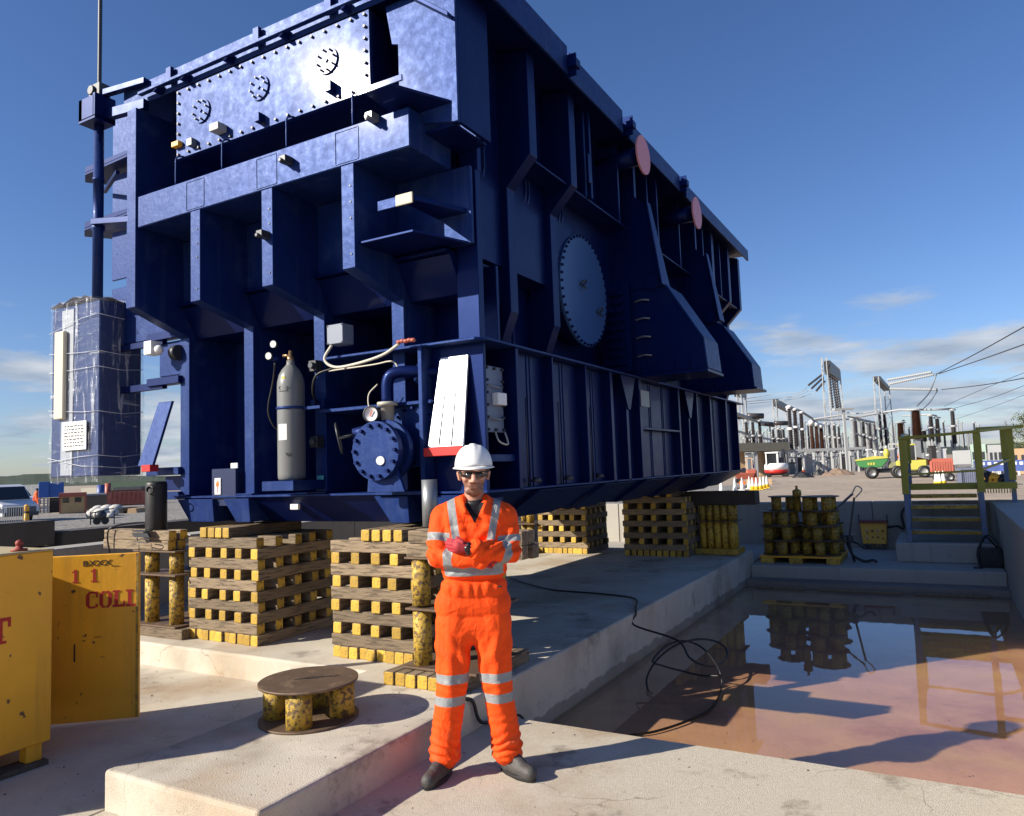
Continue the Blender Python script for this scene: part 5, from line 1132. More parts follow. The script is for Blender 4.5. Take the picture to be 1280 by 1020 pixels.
# small black trolley
p, r, a, m = base_frame(128, 656)
t = thing('hand_trolley', 'black tubular trolley standing on the gravel left of the jack', 'trolley', p)
b = MB()
for x in (-13*m, 13*m): b.bar(loc(p, r, a, x, 0, 0), loc(p, r, a, x, 0, 17*m), .05, up=a)
b.bar(loc(p, r, a, -13*m, 0, 15*m), loc(p, r, a, 2*m, 0, 18*m), .05, up=a); b.bar(loc(p, r, a, 2*m, 0, 18*m), loc(p, r, a, 13*m, 0, 20*m), .05, up=a); b.bar(loc(p, r, a, -13*m, 0, 8*m), loc(p, r, a, 13*m, 0, 9*m), .04, up=a); b.build('frame', BLACK, t)
for x in (-6, 3):
    b = MB(); b.lathe(loc(p, r, a, x*m, -.05, 5*m), a, [(4.5*m, 0), (4.5*m, .1), (2*m, .1)], 18); b.build('wheel', BLACK, t)
b = MB(); b.ell(loc(p, r, a, -2*m, .1, 12*m), (.3, .3, .25), 10, 6); b.build('motor', DGREY, t)

# grit on the concrete, flecks on the water
rg2 = random.Random(21); b = MB()
for k in range(900):
    x, y = rg2.uniform(-7.8, .7), rg2.uniform(1.2, 4.4)
    z = .2 if (-3.85 < x < -2.75 and y > 2.45) else 0
    if -3.95 < x < -3.83 or -2.78 < x < -2.70: continue
    s_ = rg2.uniform(.002, .006) if rg2.random() < .93 else rg2.uniform(.007, .012); a_ = rg2.uniform(0, 6)
    c = Vector((x, y, z)); v = [c+Vector((cos(a_+q*2.1)*s_, sin(a_+q*2.1)*s_, 0)) for q in range(3)]+[c+Vector((0, 0, s_*.9))]
    b.add(v, [(0, 1, 3), (1, 2, 3), (2, 0, 3)])
kind(b.build('grit', mat('grey_grit', (.2, .18, .15), .9, var=.4), None, org=(0, 0, 0)), 'stuff')
b = MB()
for k in range(420):
    x, y = rg2.uniform(-2.6, .7), 4.56+(rg2.random()**1.6)*6.5; s_ = rg2.uniform(.003, .010); a_ = rg2.uniform(0, 6)
    if noise.noise((x*1.3, y*1.3, 4)) < -.05: continue
    b.add([Vector((x+cos(a_+q*1.57)*s_*(1 if q % 2 else .5), y+sin(a_+q*1.57)*s_, -.2705)) for q in range(4)], [(0, 1, 2, 3)])
kind(b.build('floating_flecks', mat('dry_leaf_flecks', (.26, .19, .11), .9, var=.4), None, org=(0, 0, 0)), 'stuff')

# ================================================================ RIGHT YARD
vr = Vector((R_.x, R_.y, 0)).normalized(); va_ = Vector((-vr.y, vr.x, 0))
def D_of(py_, px_): return base_frame(px_, py_)
# --- cones
def cone_mesh(col, band):
    b = MB(); b.box(-.19, .19, -.19, .19, 0, .04, 0)
    b.lathe((0, 0, .04), (0, 0, 1), [(.15, 0), (.115, .22), (.075, .48), (.03, .72), (.03, .74)], 14, ms=[0, 1, 1, 0, 0]); return b
def cone(px, py, label, group, mats, sc_=1.0):
    key = mats[0].name+mats[1].name
    p = gz(px, py, YG)
    if key not in CM:
        o = cone_mesh(0, 0).build('traffic_cone', mats, None, org=(0, 0, 0)); CM[key] = o
    else: o = CM[key].copy(); COL.objects.link(o)
    o.location = p; o.scale = (sc_,)*3; tag(o, label, 'cone', group); return o
CM = {}
CY_ = mat('yellow_cone', (.75, .5, .03), .5); CO_ = mat('orange_cone', (.8, .16, .03), .5); CW_ = mat('cone_sleeve', (.75, .75, .72), .5)
for k, (px, py) in enumerate(((941, 613), (946, 613), (951, 612), (955, 611), (959, 610))): cone(px, py, 'yellow and white cone in the row behind the far bund wall', 'yellow cones right of the tank', [CY_, CW_], 1.15)
for k, (px, py) in enumerate(((902, 615), (919, 614), (928, 613), (937, 611))): cone(px, py, 'white cone in the row against the tank end', 'white cones right of the tank', [CW_, CW_], 1.15)
for k, (px, py) in enumerate(((1171, 608), (1175, 608), (1180, 607))): cone(px, py, 'tall yellow cone in the tight cluster seen between the handrails', 'yellow cones behind the stairs', [CY_, CW_], 1.25)
for k, (px, py) in enumerate(((996, 590), (1004, 591), (1014, 590), (1051, 589), (1086, 588))): cone(px, py, 'orange cone before the blue barriers', 'orange cones near the barriers', [CO_, CW_], 1.6)
# --- blue and white barriers: a row
BM_ = None
for k in range(34):
    px = 905+k*6.1; py = 589.5-k*.22
    if px > 1110: break
    p, r, a, m = base_frame(px, py)
    if BM_ is None:
        b = MB(); b.box(-.95, .95, -.04, .04, .35, 1.3, 0); b.box(-.5, .5, -.05, .05, .9, 1.15, 1); b.box(-.8, -.6, -.2, .2, 0, .35, 1); b.box(.6, .8, -.2, .2, 0, .35, 1)
        BM_ = b.build('plastic_barrier', [BARRB, WHITE], None, org=(0, 0, 0)); o = BM_
    else: o = BM_.copy(); COL.objects.link(o)
    o.location = p; o.rotation_euler = (0, 0, math.atan2(r.y, r.x)+rb_.uniform(-.2, .2)); s = 5.6*m/1.9; o.scale = (s, 1, 1.35)
    tag(o, 'blue plastic pedestrian barrier in the long row before the switchyard', 'barrier', 'blue barriers before the switchyard')
# --- heaps
def heap(px0, px1, pyb, h, label, mt, seed):
    c, r, a, m = base_frame((px0+px1)/2, pyb); w = (px1-px0)*m/2; mb = MB(); n1, n2 = 9, 24; v = [tuple(c+Vector((0, 0, h*m)))]
    for i in range(1, n1+1):
        for k in range(n2):
            t_ = 2*pi*k/n2; rr = i/n1; q = c+r*(w*rr*cos(t_))+a*(w*.6*rr*sin(t_)); zz_ = h*m*max(0, (1-rr)**.8+.35*noise.noise((cos(t_)*rr*3+seed, sin(t_)*rr*3, seed)))*(1 if i < n1 else 0)
            v.append((q.x, q.y, YG+zz_-.01))
    f = [(0, 1+k, 1+(k+1) % n2) for k in range(n2)]
    for i in range(n1-1):
        for k in range(n2): f.append((1+i*n2+k, 1+(i+1)*n2+k, 1+(i+1)*n2+(k+1) % n2, 1+i*n2+(k+1) % n2))
    mb.add(v, f); return tag(mb.build('spoil_heap', mt, None, org=c), label, 'heap')
SOIL = mat('brown_soil', (.20, .14, .10), .95, var=.5, vscale=2, bump=1, bscale=5)
heap(1028, 1068, 594, 9, 'brown soil heap between the excavator and the green dumper', SOIL, 2)
heap(990, 1018, 597, 8, 'dark sheeted heap right of the white excavator', mat('black_sheeting', (.02, .02, .022), .5, var=.5), 5)
heap(1014, 1034, 594, 8, 'small black sheeted heap beside the brown soil heap', bpy.data.materials['black_sheeting'], 9)
# --- mini excavator (rear view)
p, r, a, m = base_frame(971, 596)
t = thing('mini_excavator', 'white and red mini excavator seen from behind in the right yard', 'excavator', p)
def cb(name, mt, *args, bev=0, par=None, pr=None):
    b = MB(); cambox(b, p, r, a, *[v*m if i not in (2, 3) else v for i, v in enumerate(args)]); return b.build(name, mt, par or t, bevel=bev)
cb('track', BLACK, -14, -6, -1, 1.2, 0, 5, bev=.1); cb('track', BLACK, 6, 14, -1, 1.2, 0, 5, bev=.1); cb('undercarriage', DGREY, -6, 6, -.6, .8, 2, 5)
b = MB(); c = p+Vector((0, 0, 7*m)); b.lathe(c-Vector((0, 0, 3*m)), (0, 0, 1), [(10*m, 0), (14*m, 1.5*m), (14.5*m, 5*m)], 24, 0); b.lathe(c+Vector((0, 0, 2*m)), (0, 0, 1), [(14.5*m, 0), (14*m, 6*m), (12*m, 8*m)], 24, 1); b.build('counterweight', [RED, WHITE], t)
cb('cab', WHITE, -12, -10.5, -1, 1, 15, 30); cb('cab', WHITE, 1, 3, -1, 1, 15, 30); cb('cab_roof', WHITE, -12.5, 3.5, -1.1, 1.1, 29, 31, bev=.05); cb('cab_window', GLASS, -10.5, 1, -.9, .9, 15, 29)
cb('exhaust_guard', DGREY, 4, 11, -.5, 1, 15, 24)
b = MB(); b.bar(loc(p, r, a, 6*m, 1.5, 14*m), loc(p, r, a, 10*m, 3, 34*m), .35, .3, up=a); b.bar(loc(p, r, a, 10*m, 3, 34*m), loc(p, r, a, 12*m, 4.5, 12*m), .28, .25, up=a); b.build('boom', DGREY, t)
# --- red small plant left of it
p, r, a, m = base_frame(932, 603)
t = thing('tracked_mini_dumper', 'faded red tracked dumper behind the cones near the tank end', 'dumper', p)
cb('track', BLACK, -12, -5, -1, 1, 0, 5, bev=.1); cb('track', BLACK, 6, 14, -1, 1, 0, 5, bev=.1)
b = MB(); c = p+Vector((0, 0, 4*m)); b.hexa([c+r*x*m+a*y+Vector((0, 0, z*m)) for x, y, z in ((-9, -.8, 0), (9, -.8, 0), (9, .8, 0), (-9, .8, 0), (-14, -1.1, 8), (12, -1.1, 8), (12, 1.1, 8), (-14, 1.1, 8))]); b.build('skip', MORG, t, bevel=.04)
cb('engine_cover', MORG, 2, 14, -.6, 1.2, 5, 16, bev=.1); cb('seat', BLACK, -4, 2, .5, 1.2, 12, 18)
b = MB(); b.bar(loc(p, r, a, 2*m, .5, 12*m), loc(p, r, a, 2*m, .5, 30*m), .08); b.bar(loc(p, r, a, 9*m, .5, 12*m), loc(p, r, a, 9*m, .5, 30*m), .08); b.bar(loc(p, r, a, 2*m, .5, 30*m), loc(p, r, a, 9*m, .5, 30*m), .1); b.build('roll_bar', SAND, t)
p, r, a, m = base_frame(945, 606)
t = thing('ballast_crates', 'row of small orange and tan crates between the cones and the red dumper', 'crates', p)
for k in range(5):
    b = MB(); cambox(b, p, r, a, (-20+k*8)*m, (-13+k*8)*m, 0, .8, 0, (5+(k % 3)*2)*m); b.build('crate', [ORNG, SAND, MORG, YEND, SAND][k], t)
# --- site dumper with green skip
p, r, a, m = base_frame(1096, 598)
t = thing('site_dumper', 'site dumper with a green and yellow skip on the right side of the yard', 'dumper', p)
def wheel(x, z, rad, y=-.9, hub=MGREY):
    b = MB(); c = p+r*x*m+a*y+Vector((0, 0, z*m)); b.lathe(c, -a, [(rad*m, 0), (rad*m*1.02, .2), (rad*m*.9, .42), (rad*m*.55, .45), (rad*m*.5, .34), (0, .34)], 24, ms=[0, 0, 0, 1, 1, 1]); b.build('wheel', [BLACK, hub], t)
wheel(-5, 7.8, 7.8); wheel(-5, 7.8, 7.8, 1.2); wheel(24, 7.8, 7.8); wheel(24, 7.8, 7.8, 1.2)
b = MB(); sk = [(-23, 24), (-19, 15), (-8, 13), (7, 14), (14, 22), (13, 26), (-2, 27)]
b.prism([p+r*x*m+a*(-1.2)+Vector((0, 0, z*m)) for x, z in sk], a*2.4); b.build('skip', GREEN, t, bevel=.06)
b = MB(); b.prism([p+r*x*m+a*(-1.25)+Vector((0, 0, z*m)) for x, z in [(-23.5, 24), (-22, 22.5), (14, 25), (13.5, 27), (-2, 28)]], a*2.5); b.build('skip_rim', MYEL, t)
b = MB()
for x in (-9, -6, -3): cambox(b, p, r, a, x*m, (x+2)*m, -1.23, -1.2, 17*m, 20*m)
b.build('skip_lettering', MYEL, t)
cb('chassis', DGREY, 0, 32, -.6, .6, 7, 12, bev=.05); cb('engine_bay', mat('olive_engine_cover', (.22, .22, .12), .5, var=.3), 14, 34, -.9, .9, 12, 20, bev=.08)
b = MB()
for x in (16, 27): b.bar(loc(p, r, a, x*m, 0, 18*m), loc(p, r, a, x*m, 0, 42*m), .12, up=a)
b.bar(loc(p, r, a, 16*m, 0, 42*m), loc(p, r, a, 27*m, 0, 42*m), .14, up=a); b.build('roll_bar', LGREY, t)
b = MB(); b.ell(loc(p, r, a, 13*m, 0, 31*m), (.28, .28, .45), 10, 8); b.ell(loc(p, r, a, 13*m, 0, 38*m), (.16, .16, .2), 10, 8, 1); b.build('driver', [MYEL, LGREY], t)
# --- telehandler
p, r, a, m = base_frame(1142, 597)
t = thing('telehandler', 'yellow telehandler with a big cab behind the stair handrail', 'telehandler', p)
wheel(-14, 7, 7, hub=LGREY); wheel(12, 7.5, 7.5, hub=LGREY); wheel(-14, 7, 7, 1.3, hub=LGREY); wheel(12, 7.5, 7.5, 1.3, hub=LGREY)
cb('body', MYEL, -18, 16, -1, 1.2, 9, 22, bev=.1); cb('chassis', DGREY, -18, 18, -.8, 1, 5, 9)
cb('cab_window', GLASS, -14, 4, -.95, .4, 22, 40); cb('cab_roof', MYEL, -15, 5, -1.0, .5, 40, 42, bev=.05)
for x in (-14.5, 3.5): cb('cab_pillar', LGREY, x, x+1.2, -1.0, -.9, 22, 40)
b = MB(); b.bar(loc(p, r, a, -16*m, 1, 28*m), loc(p, r, a, 30*m, 1, 15*m), .5, .45, up=a); b.build('boom', ORNG, t)
b = MB(); b.prism([loc(p, r, a, x*m, -.9, z*m) for x, z in [(26, 16), (36, 14), (35, 4), (24, 3), (28, 8)]], a*2.2); b.build('bucket', BLACK, t)
# --- red tank on trailer and cage and white box
p, r, a, m = base_frame(1181, 601)
t = thing('orange_fuel_bowser', 'faded red bowser trailer just right of the telehandler', 'bowser', p)
cb('tank_body', MORG, -15, 12, -.8, .8, 10, 26, bev=.12); cb('top_rail', MORG, -12, 10, -.6, .6, 26, 28)
b = MB()
for k in range(9): cambox(b, p, r, a, (-13+k*2.8)*m, (-12+k*2.8)*m, -.84, -.8, 12*m, 24*m)
b.build('rib', MORG, t)
wheel(-8, 5, 5); wheel(6, 5, 5)
p, r, a, m = base_frame(1207, 609)
t = thing('tool_cage', 'grey mesh cage with a pale box on top behind the stair post', 'cage', p)
for x in (-10, 12): cb('post', MGREY, x, x+1.2, -.5, -.4, 0, 28)
for z in (2, 26): cb('rail', MGREY, -10, 13, -.5, -.4, z, z+1.4)
for k in range(9): cb('mesh_wire', MGREY, -9+k*2.4, -8.6+k*2.4, -.46, -.43, 3, 26)
cb('blue_bin', mat('slate_bin', (.12, .14, .22), .7, var=.3), -8, 12, 0, 1, 0, 24); cb('pale_box', LGREY, -11, 9, -.2, 1, 28, 46, bev=.03)
p, r, a, m = base_frame(1244, 606)
t = thing('hose_reels', 'black and yellow hose reels lying beyond the stair landing', 'hose reel', p)
for x, z, q in ((-12, 8, 8), (-2, 6, 6), (8, 5, 5)):
    b = MB(); b.tube([loc(p, r, a, (x+q*cos(k*pi/8))*m, .2*sin(k*2.1), (z+q*sin(k*pi/8))*m) for k in range(17)], .18, n=7, sub=1); b.tube([loc(p, r, a, (x+q*.6*cos(k*pi/8))*m, -.2, (z+q*.6*sin(k*pi/8))*m) for k in range(17)], .15, n=7, sub=1); b.build('coil', [BLACK, YELL, BLACK][int(x > -5)+int(x > 5)], t)
p, r, a, m = base_frame(1233, 596)
for k, (x0, x1, h, mt, lb) in enumerate(((-16, 2, 42, mat('pale_green_kiosk', (.35, .45, .38), .6), 'pale green kiosk framed by the handrail'), (4, 20, 40, LGREY, 'white kiosk with dark vents right of the green kiosk'), (24, 48, 34, SAND, 'tan low kiosk at the right edge of the yard'))):
    b = MB(); cambox(b, p, r, a, x0*m, x1*m, 6, 8, 0, h*m)
    for q in range(3): cambox(b, p, r, a, (x0+2+q*(x1-x0)/3.2)*m, (x0+5+q*(x1-x0)/3.2)*m, 5.97, 6.0, h*.5*m, h*.75*m, 1)
    tag(b.build('kiosk', [mt, DGREY], None, org=p), lb, 'kiosk')
BM2 = None
for k in range(9):
    p, r, a, m = base_frame(1222+k*8, 594)
    o = BM_.copy(); COL.objects.link(o); o.location = p; o.rotation_euler = (0, 0, math.atan2(r.y, r.x)); o.scale = (7*m/1.9, 1, 1.0); tag(o, 'dark blue plastic barrier seen through the stair handrail', 'barrier', 'blue barriers beyond the stairs')
# ================================================================ SWITCHYARD
SBASE = 108.0
def post_mesh(ins, caps=True, frac=.72, nseg=1):
    # unit height post: steel support below, ribbed insulator above, corona cap on top (width unit 1 = 1 m)
    b = MB(); z0 = 1-frac
    b.box(-.10, .10, -.10, .10, 0, z0, 1)
    n = 26; prof = []
    for i in range(n):
        z = z0+(frac-.03)*i/n; rr = .26-.05*i/n; prof += [(rr, z), (rr*.62, z+(frac-.03)/n*.55)]
    b.lathe((0, 0, 0), (0, 0, 1), prof, 8, 0, smooth=False)
    b.lathe((0, 0, 0), (0, 0, 1), [(.32, .97), (.34, .985), (.2, 1.0)] if caps else [(.2, .97), (.2, 1.0)], 10, 2)
    if nseg == 2: b.lathe((0, 0, 0), (0, 0, 1), [(.3, z0+frac*.48), (.3, z0+frac*.53)], 8, 2)
    return b
PM = {}
def ipost(px, ytop, ybot, d, kindk, label, group, wid=1.0):
    top = gd(px, ytop, d); h = top.z-YG
    zb = gd(px, ybot, d).z; fr = round(min(.95, max(.3, (top.z-zb)/h)), 1); key = (kindk, fr)
    mats = {'d': [BLKINS, MGREY, LGREY], 'b': [BROWNINS, MGREY, LGREY], 'g': [LGREY, MGREY, LGREY], 'w': [BLKINS, LGREY, WHITE]}[kindk]
    if key not in PM:
        o = post_mesh(kindk, True, fr, 2 if kindk in 'dw' else 1).build('insulator_post', mats, None, org=(0, 0, 0)); PM[key] = o
    else: o = PM[key].copy(); COL.objects.link(o)
    o.location = (top.x, top.y, YG); o.scale = (wid, wid, h); tag(o, label, 'insulator post', group); return Vector((top.x, top.y, top.z))
tops = []
for px, w_ in ((932.5, 1), (940.5, 1), (949, 1)): tops.append(ipost(px, 525, 564, 120, 'd', 'dark insulator post in the near trio beside the tank end', 'near left insulator posts', 1.35*w_))
for px in (966, 973, 979): ipost(px, 535, 560, 135, 'd', 'short dark insulator post behind the excavator cab', 'short insulator posts behind the excavator', 1.2)
tt = [ipost(px, yt, 562, 112, 'w', lb, 'tall posts with white caps', 1.5) for px, yt, lb in ((986, 507, 'tall dark insulator post with a round white cap, behind the excavator'), (993, 510, 'tall dark insulator post with a round white cap, behind the excavator'), (1001, 514, 'tall dark insulator post with a round white cap, behind the excavator'))]
t2 = [ipost(px, yt, 563, 116, 'b', 'brown insulator post under a white sphere, left of the lamp column', 'brown posts with white spheres', 1.5) for px, yt in ((1014, 530), (1020, 531), (1026, 532))]
for i, px in enumerate((1031, 1036, 1043, 1048)): ipost(px, 528+i, 563, 125+i, 'd', 'slim dark post at the foot of the tall gantry', 'posts at the foot of the tall gantry', 1.0)
t3 = [ipost(px, 523+i*.7, 565, 110+i*3, 'd' if i % 2 else 'g', ['first', 'second', 'third', 'fourth', 'fifth', 'sixth', 'seventh', 'last'][i]+' slim post in the even row right of the lamp column', 'even row of posts right of the lamp column', 1.25) for i, px in enumerate((1065, 1069, 1074, 1078.5, 1082.5, 1086.5, 1090.5, 1094))]
for px, yt in ((1099, 515), (1105, 515)): ipost(px, yt, 555, 118, 'd', 'dark post inside the second gantry', 'posts inside the second gantry', 1.2)
ipost(1144, 511, 549, 105, 'b', 'fat tapering brown bushing right of the second gantry', None, 3.3)
ipost(1125, 527, 552, 112, 'b', 'smaller brown bushing left of the fat one', None, 2.4)
for px, yt, lb in ((1163, 518, 'dark post just right of the fat brown bushing'), (1171, 521, 'grey post second right of the fat brown bushing'), (1190, 511, 'tallest isolated dark post with a white joint at mid height'), (1155, 537, 'short dark post at the foot of the fat bushing')): ipost(px, yt, 552, 108, 'd', lb, None, 1.5)
# far grid of finer posts
rg_ = random.Random(4)
for k in range(64):
    px = 912+k*2.7+rg_.uniform(-1.5, 1.5)
    if px > 1075: continue
    ipost(px, 536+rg_.uniform(-10, 12), 564, 150+rg_.uniform(-15, 20), 'g' if k % 3 else 'd', 'fine pale post in the deep background of the switchyard', 'background switchyard posts', .9)
for k in range(26): ipost(1108+k*4.6+rg_.uniform(-2, 2), 532+rg_.uniform(-8, 12), 560, 150, 'g' if k % 3 else 'd', 'fine pale post behind the telehandler and kiosks', 'background posts behind the telehandler', .9)
def wpt(px, py, d): return gd(px, py, d)
def busbar(pts, rad, label, mt=LGREY, name='busbar', cat='busbar', sub=1, group=None):
    b = MB(); b.tube([wpt(*q) for q in pts], rad, n=6, sub=sub); return tag(b.build(name, mt, None, org=wpt(*pts[0])), label, cat, group)
busbar([(905, 512, 100), (931, 521, 115), (958, 531, 130)], .28, 'thick pale busbar running out from behind the tank end')
busbar([(912, 521, 120), (930, 521, 120)], .45, 'short dark horizontal insulator beside the tank end', BLKINS)
busbar([(934, 520, 120), (954, 520, 120)], .5, 'second dark horizontal insulator above the near trio', BLKINS)
busbar([(950, 529, 128), (968, 531, 128)], .45, 'third dark horizontal insulator above the short posts', BLKINS)
busbar([(968, 529, 125), (985, 529, 125)], .42, 'fourth dark horizontal insulator touching the tall capped posts', BLKINS)
busbar([(986, 508, 112), (1001, 514, 112), (1015, 523, 114), (1018, 528, 116)], .18, 'pale stepped conductor from the tall capped posts to the white spheres')
busbar([(1018, 524, 116), (1050, 519, 118), (1075, 521, 115), (1100, 516, 118), (1125, 512, 112), (1165, 512, 108), (1190, 511, 108)], .16, 'long pale busbar across the top of the switchyard posts')
busbar([(1014, 526, 116), (1060, 524, 118), (1094, 528, 125)], .14, 'thin pale busbar under the long one')
busbar([(1058, 520, 110), (1094, 528, 130)], .14, 'pale busbar along the even post row')
busbar([(1064, 540, 110), (1096, 552, 130)], .12, 'pale diagonal strut along the even post row')
busbar([(932, 524, 120), (949, 524, 120)], .12, 'short pale busbar over the near trio')
busbar([(1128, 520, 112), (1163, 518, 108), (1171, 520, 108)], .12, 'pale busbar right of the fat bushing')
busbar([(1040, 512, 130), (1070, 517, 128), (1100, 512, 120)], .1, 'slack pale conductor beside the tall gantry', sub=4)
for k in range(6): busbar([(914+k*4, 536+k*2, 118), (958+k*6, 548+k, 150)], .09, 'pale slanting strut behind the near trio', group='slanting struts')
for px, py in ((1014, 528), (1020, 530), (1026, 532), (986, 511), (993, 513)):
    c = wpt(px, py, 115); b = MB(); b.ell(c, (.42, .42, .42), 12, 8); tag(b.build('corona_sphere', WHITE, None, org=c), 'white metal sphere on top of an insulator post', 'sphere', 'white spheres on insulator posts')
# gantries
def gantry(label, legs, d0, beam, foot, strings):
    t = thing('line_gantry', label, 'gantry', (gd(legs[0][0], foot, d0).x, gd(legs[0][0], foot, d0).y, YG))
    for (xt, yt, xb, dd_) in legs:
        a_, b_ = gd(xt, yt, dd_), gd(xb, foot, dd_); b_.z = YG; b_.x, b_.y = a_.x, a_.y
        w = .9
        mb = MB()
        for sx_ in (-1, 1):
            for sy_ in (-1, 1): mb.bar(b_+Vector((sx_*w/2*1.3, sy_*w/2, 0)), a_+Vector((sx_*w/2*.8, sy_*w/2, 0)), .13)
        mb.build('leg_chord', LGREY, t)
        H_ = a_.z-YG; nb = max(4, int(H_/1.6)); mb = MB()
        for i in range(nb):
            z0, z1 = YG+H_*i/nb, YG+H_*(i+1)/nb; s = -1 if i % 2 else 1
            mb.bar((a_.x-s*w/2, a_.y-w/2, z0), (a_.x+s*w/2, a_.y-w/2, z1), .07); mb.bar((a_.x-w/2, a_.y+s*w/2, z0), (a_.x-w/2, a_.y-s*w/2, z1), .07)
        mb.build('leg_bracing', MGREY, t)
    (xa, ya, da), (xb, yb, db), dep = beam
    A, B = gd(xa, ya, da), gd(xb, yb, db); mb = MB(); mb.bar(A, B, 1.0, dep); mb.build('cross_beam', DGREY, t)
    for (x0, y0, dd0, x1, y1, dd1) in strings:
        mb = MB(); P, Q = gd(x0, y0, dd0), gd(x1, y1, dd1); n = 12
        v = Q-P; l = v.length; prof = []
        for i in range(n): prof += [(.10, l*i/n), (.24, l*(i+.4)/n)]
        mb.lathe(P, v, prof+[(.08, l)], 8); mb.build('insulator_string', BLKINS, t)
    return t
gantry('tallest lattice gantry with a dark cross beam and hanging strings', [(1030, 447, 1030, 125), (1047, 461, 1047, 145)], 125, ((1034, 459, 125), (1047, 469, 145), 2.2), 563,
       [(1037, 470, 128, 1041, 510, 128), (1040, 472, 132, 1046, 512, 132), (1043, 474, 136, 1048, 510, 136), (1046, 476, 140, 1051, 512, 140), (1028, 468, 125, 1010, 482, 125), (1029, 472, 125, 1014, 486, 125), (1031, 476, 125, 1020, 489, 125)])
gantry('second lattice gantry left of the overhead line strings', [(1095, 471, 1095, 118), (1108, 478, 1108, 130)], 118, ((1096, 473, 118), (1108, 486, 130), .7), 563, [])
gantry('small distant lattice gantry just above the capped posts', [(968, 499, 968, 170), (984, 508, 984, 185)], 170, ((969, 503, 170), (984, 511, 185), 1.5), 562, [])
gantry('short lattice gantry partly hidden behind the tank end', [(924, 490, 924, 140), (929, 492, 929, 150)], 140, ((921, 491, 140), (930, 493, 150), 1.4), 560, [])
# overhead lines
def line(pts, rad, label, mt=DGREY, sub=6): return busbar(pts, rad, label, mt, 'overhead_line', 'power line', sub)
line([(1172, 467, 112), (1220, 442, 90), (1290, 403, 70)], .06, 'upper overhead conductor rising to the top right')
line([(1174, 467, 112), (1225, 450, 90), (1290, 427, 70)], .06, 'second overhead conductor below the uppermost one')
line([(1177, 487, 112), (1230, 481, 95), (1290, 471, 80)], .06, 'nearly level overhead conductor on the right')
line([(1180, 508, 112), (1220, 490, 100), (1290, 462, 80)], .03, 'thin far conductor rising under the level one')
line([(1190, 511, 108), (1240, 497, 95), (1290, 478, 80)], .03, 'thinner far conductor leaving the tallest isolated post')
line([(1195, 524, 120), (1245, 507, 110), (1290, 490, 95)], .025, 'faintest conductor low on the right')
line([(922, 500, 150), (975, 492, 150), (1000, 490, 135), (1010, 482, 128)], .05, 'pale slack conductor from the left gantry to the tall gantry', LGREY)
line([(922, 503, 150), (985, 497, 150), (1014, 487, 128)], .05, 'second pale slack conductor under the first', LGREY)
line([(925, 506, 150), (990, 499, 150), (1018, 491, 128)], .05, 'lowest pale slack conductor to the tall gantry', LGREY)
line([(1171, 467, 112), (1162, 490, 111), (1146, 508, 106)], .09, 'thick dropper curving down to the fat brown bushing', MGREY)
line([(1172, 488, 112), (1163, 502, 111), (1154, 511, 108)], .07, 'short dropper right of the thick one', MGREY)
def istring(x0, y0, x1, y1, label):
    P, Q = gd(x0, y0, 115), gd(x1, y1, 112); v = Q-P; l = v.length; prof = []; n = 20
    for i in range(n): prof += [(.07, l*i/n), (.26, l*(i+.4)/n)]
    mb = MB(); mb.lathe(P, v, prof+[(.07, l)], 8); tag(mb.build('insulator_string', LGREY, None, org=P), label, 'insulator string')
istring(1109, 475, 1165, 465, 'upper pale insulator string tied to the second gantry'); istring(1112, 480, 1168, 468, 'middle pale insulator string tied to the second gantry'); istring(1112, 486, 1172, 487, 'lowest pale insulator string tied to the second gantry')
# lamp column, pipe gantry frames, band of plant under the posts
b = MB(); c = gz(1060, 592, YG); b.lathe(c, (0, 0, 1), [(.16, 0), (.10, 9.0)], 12); tp = gd(1055, 511, D_of(592, 1060)[3]*F); b = MB(); b.bar(c, Vector((c.x, c.y, tp.z)), .28, up=va_); b.obox(Vector((c.x, c.y, tp.z)), vr*1.2, va_*.3, Vector((0, 0, .12))); tag(b.build('lamp_column', LGREY, None, org=c), 'single white lamp column standing in front of the switchyard', 'lamp column')
d = 100; mm = d/F
t = thing('steel_trestle', 'long pale pipe trestle on legs in front of the switchyard', 'trestle', gd(1035, 585, d))
for x in range(984, 1082, 11):
    mb = MB(); A = gd(x, 564+(0 if x < 1030 else -1), d); mb.bar((A.x, A.y, YG), A, .22); mb.build('leg', LGREY, t)
mb = MB(); mb.bar(gd(983, 564, d), gd(1082, 560, d), .3, .35); mb.build('top_pipe', LGREY, t)
mb = MB(); mb.bar(gd(983, 572, d), gd(1082, 570, d), .15, .15); mb.build('lower_pipe', MGREY, t)
t = thing('cable_shed', 'low dark roofed open shed behind the red dumper and excavator', 'shed', gd(935, 580, 98))
mb = MB(); A, B = gd(905, 560, 98), gd(983, 558, 98); mb.obox((A+B)/2+va_*3, (B-A)/2, va_*4, Vector((0, 0, .55))); mb.build('shed_roof', mat('dull_brown_roof', (.10, .095, .08), .8, var=.3), t)
for x0, x1 in ((906, 933), (951, 962), (955, 961)):
    mb = MB(); A, B = gd(x0, 565, 99), gd(x1, 565, 99); A.z = B.z = (YG+A.z)/2; hh = A.z-YG; mb.obox((A+B)/2+va_*1, (B-A)/2, va_*.2, Vector((0, 0, hh))); mb.build('wall_panel', SAND, t)
for x in (911, 920, 945, 962, 981):
    mb = MB(); A = gd(x, 562, 97.5); mb.bar((A.x, A.y, YG), A, .35); mb.build('post', MGREY, t)
rq = random.Random(8)
EQ = []
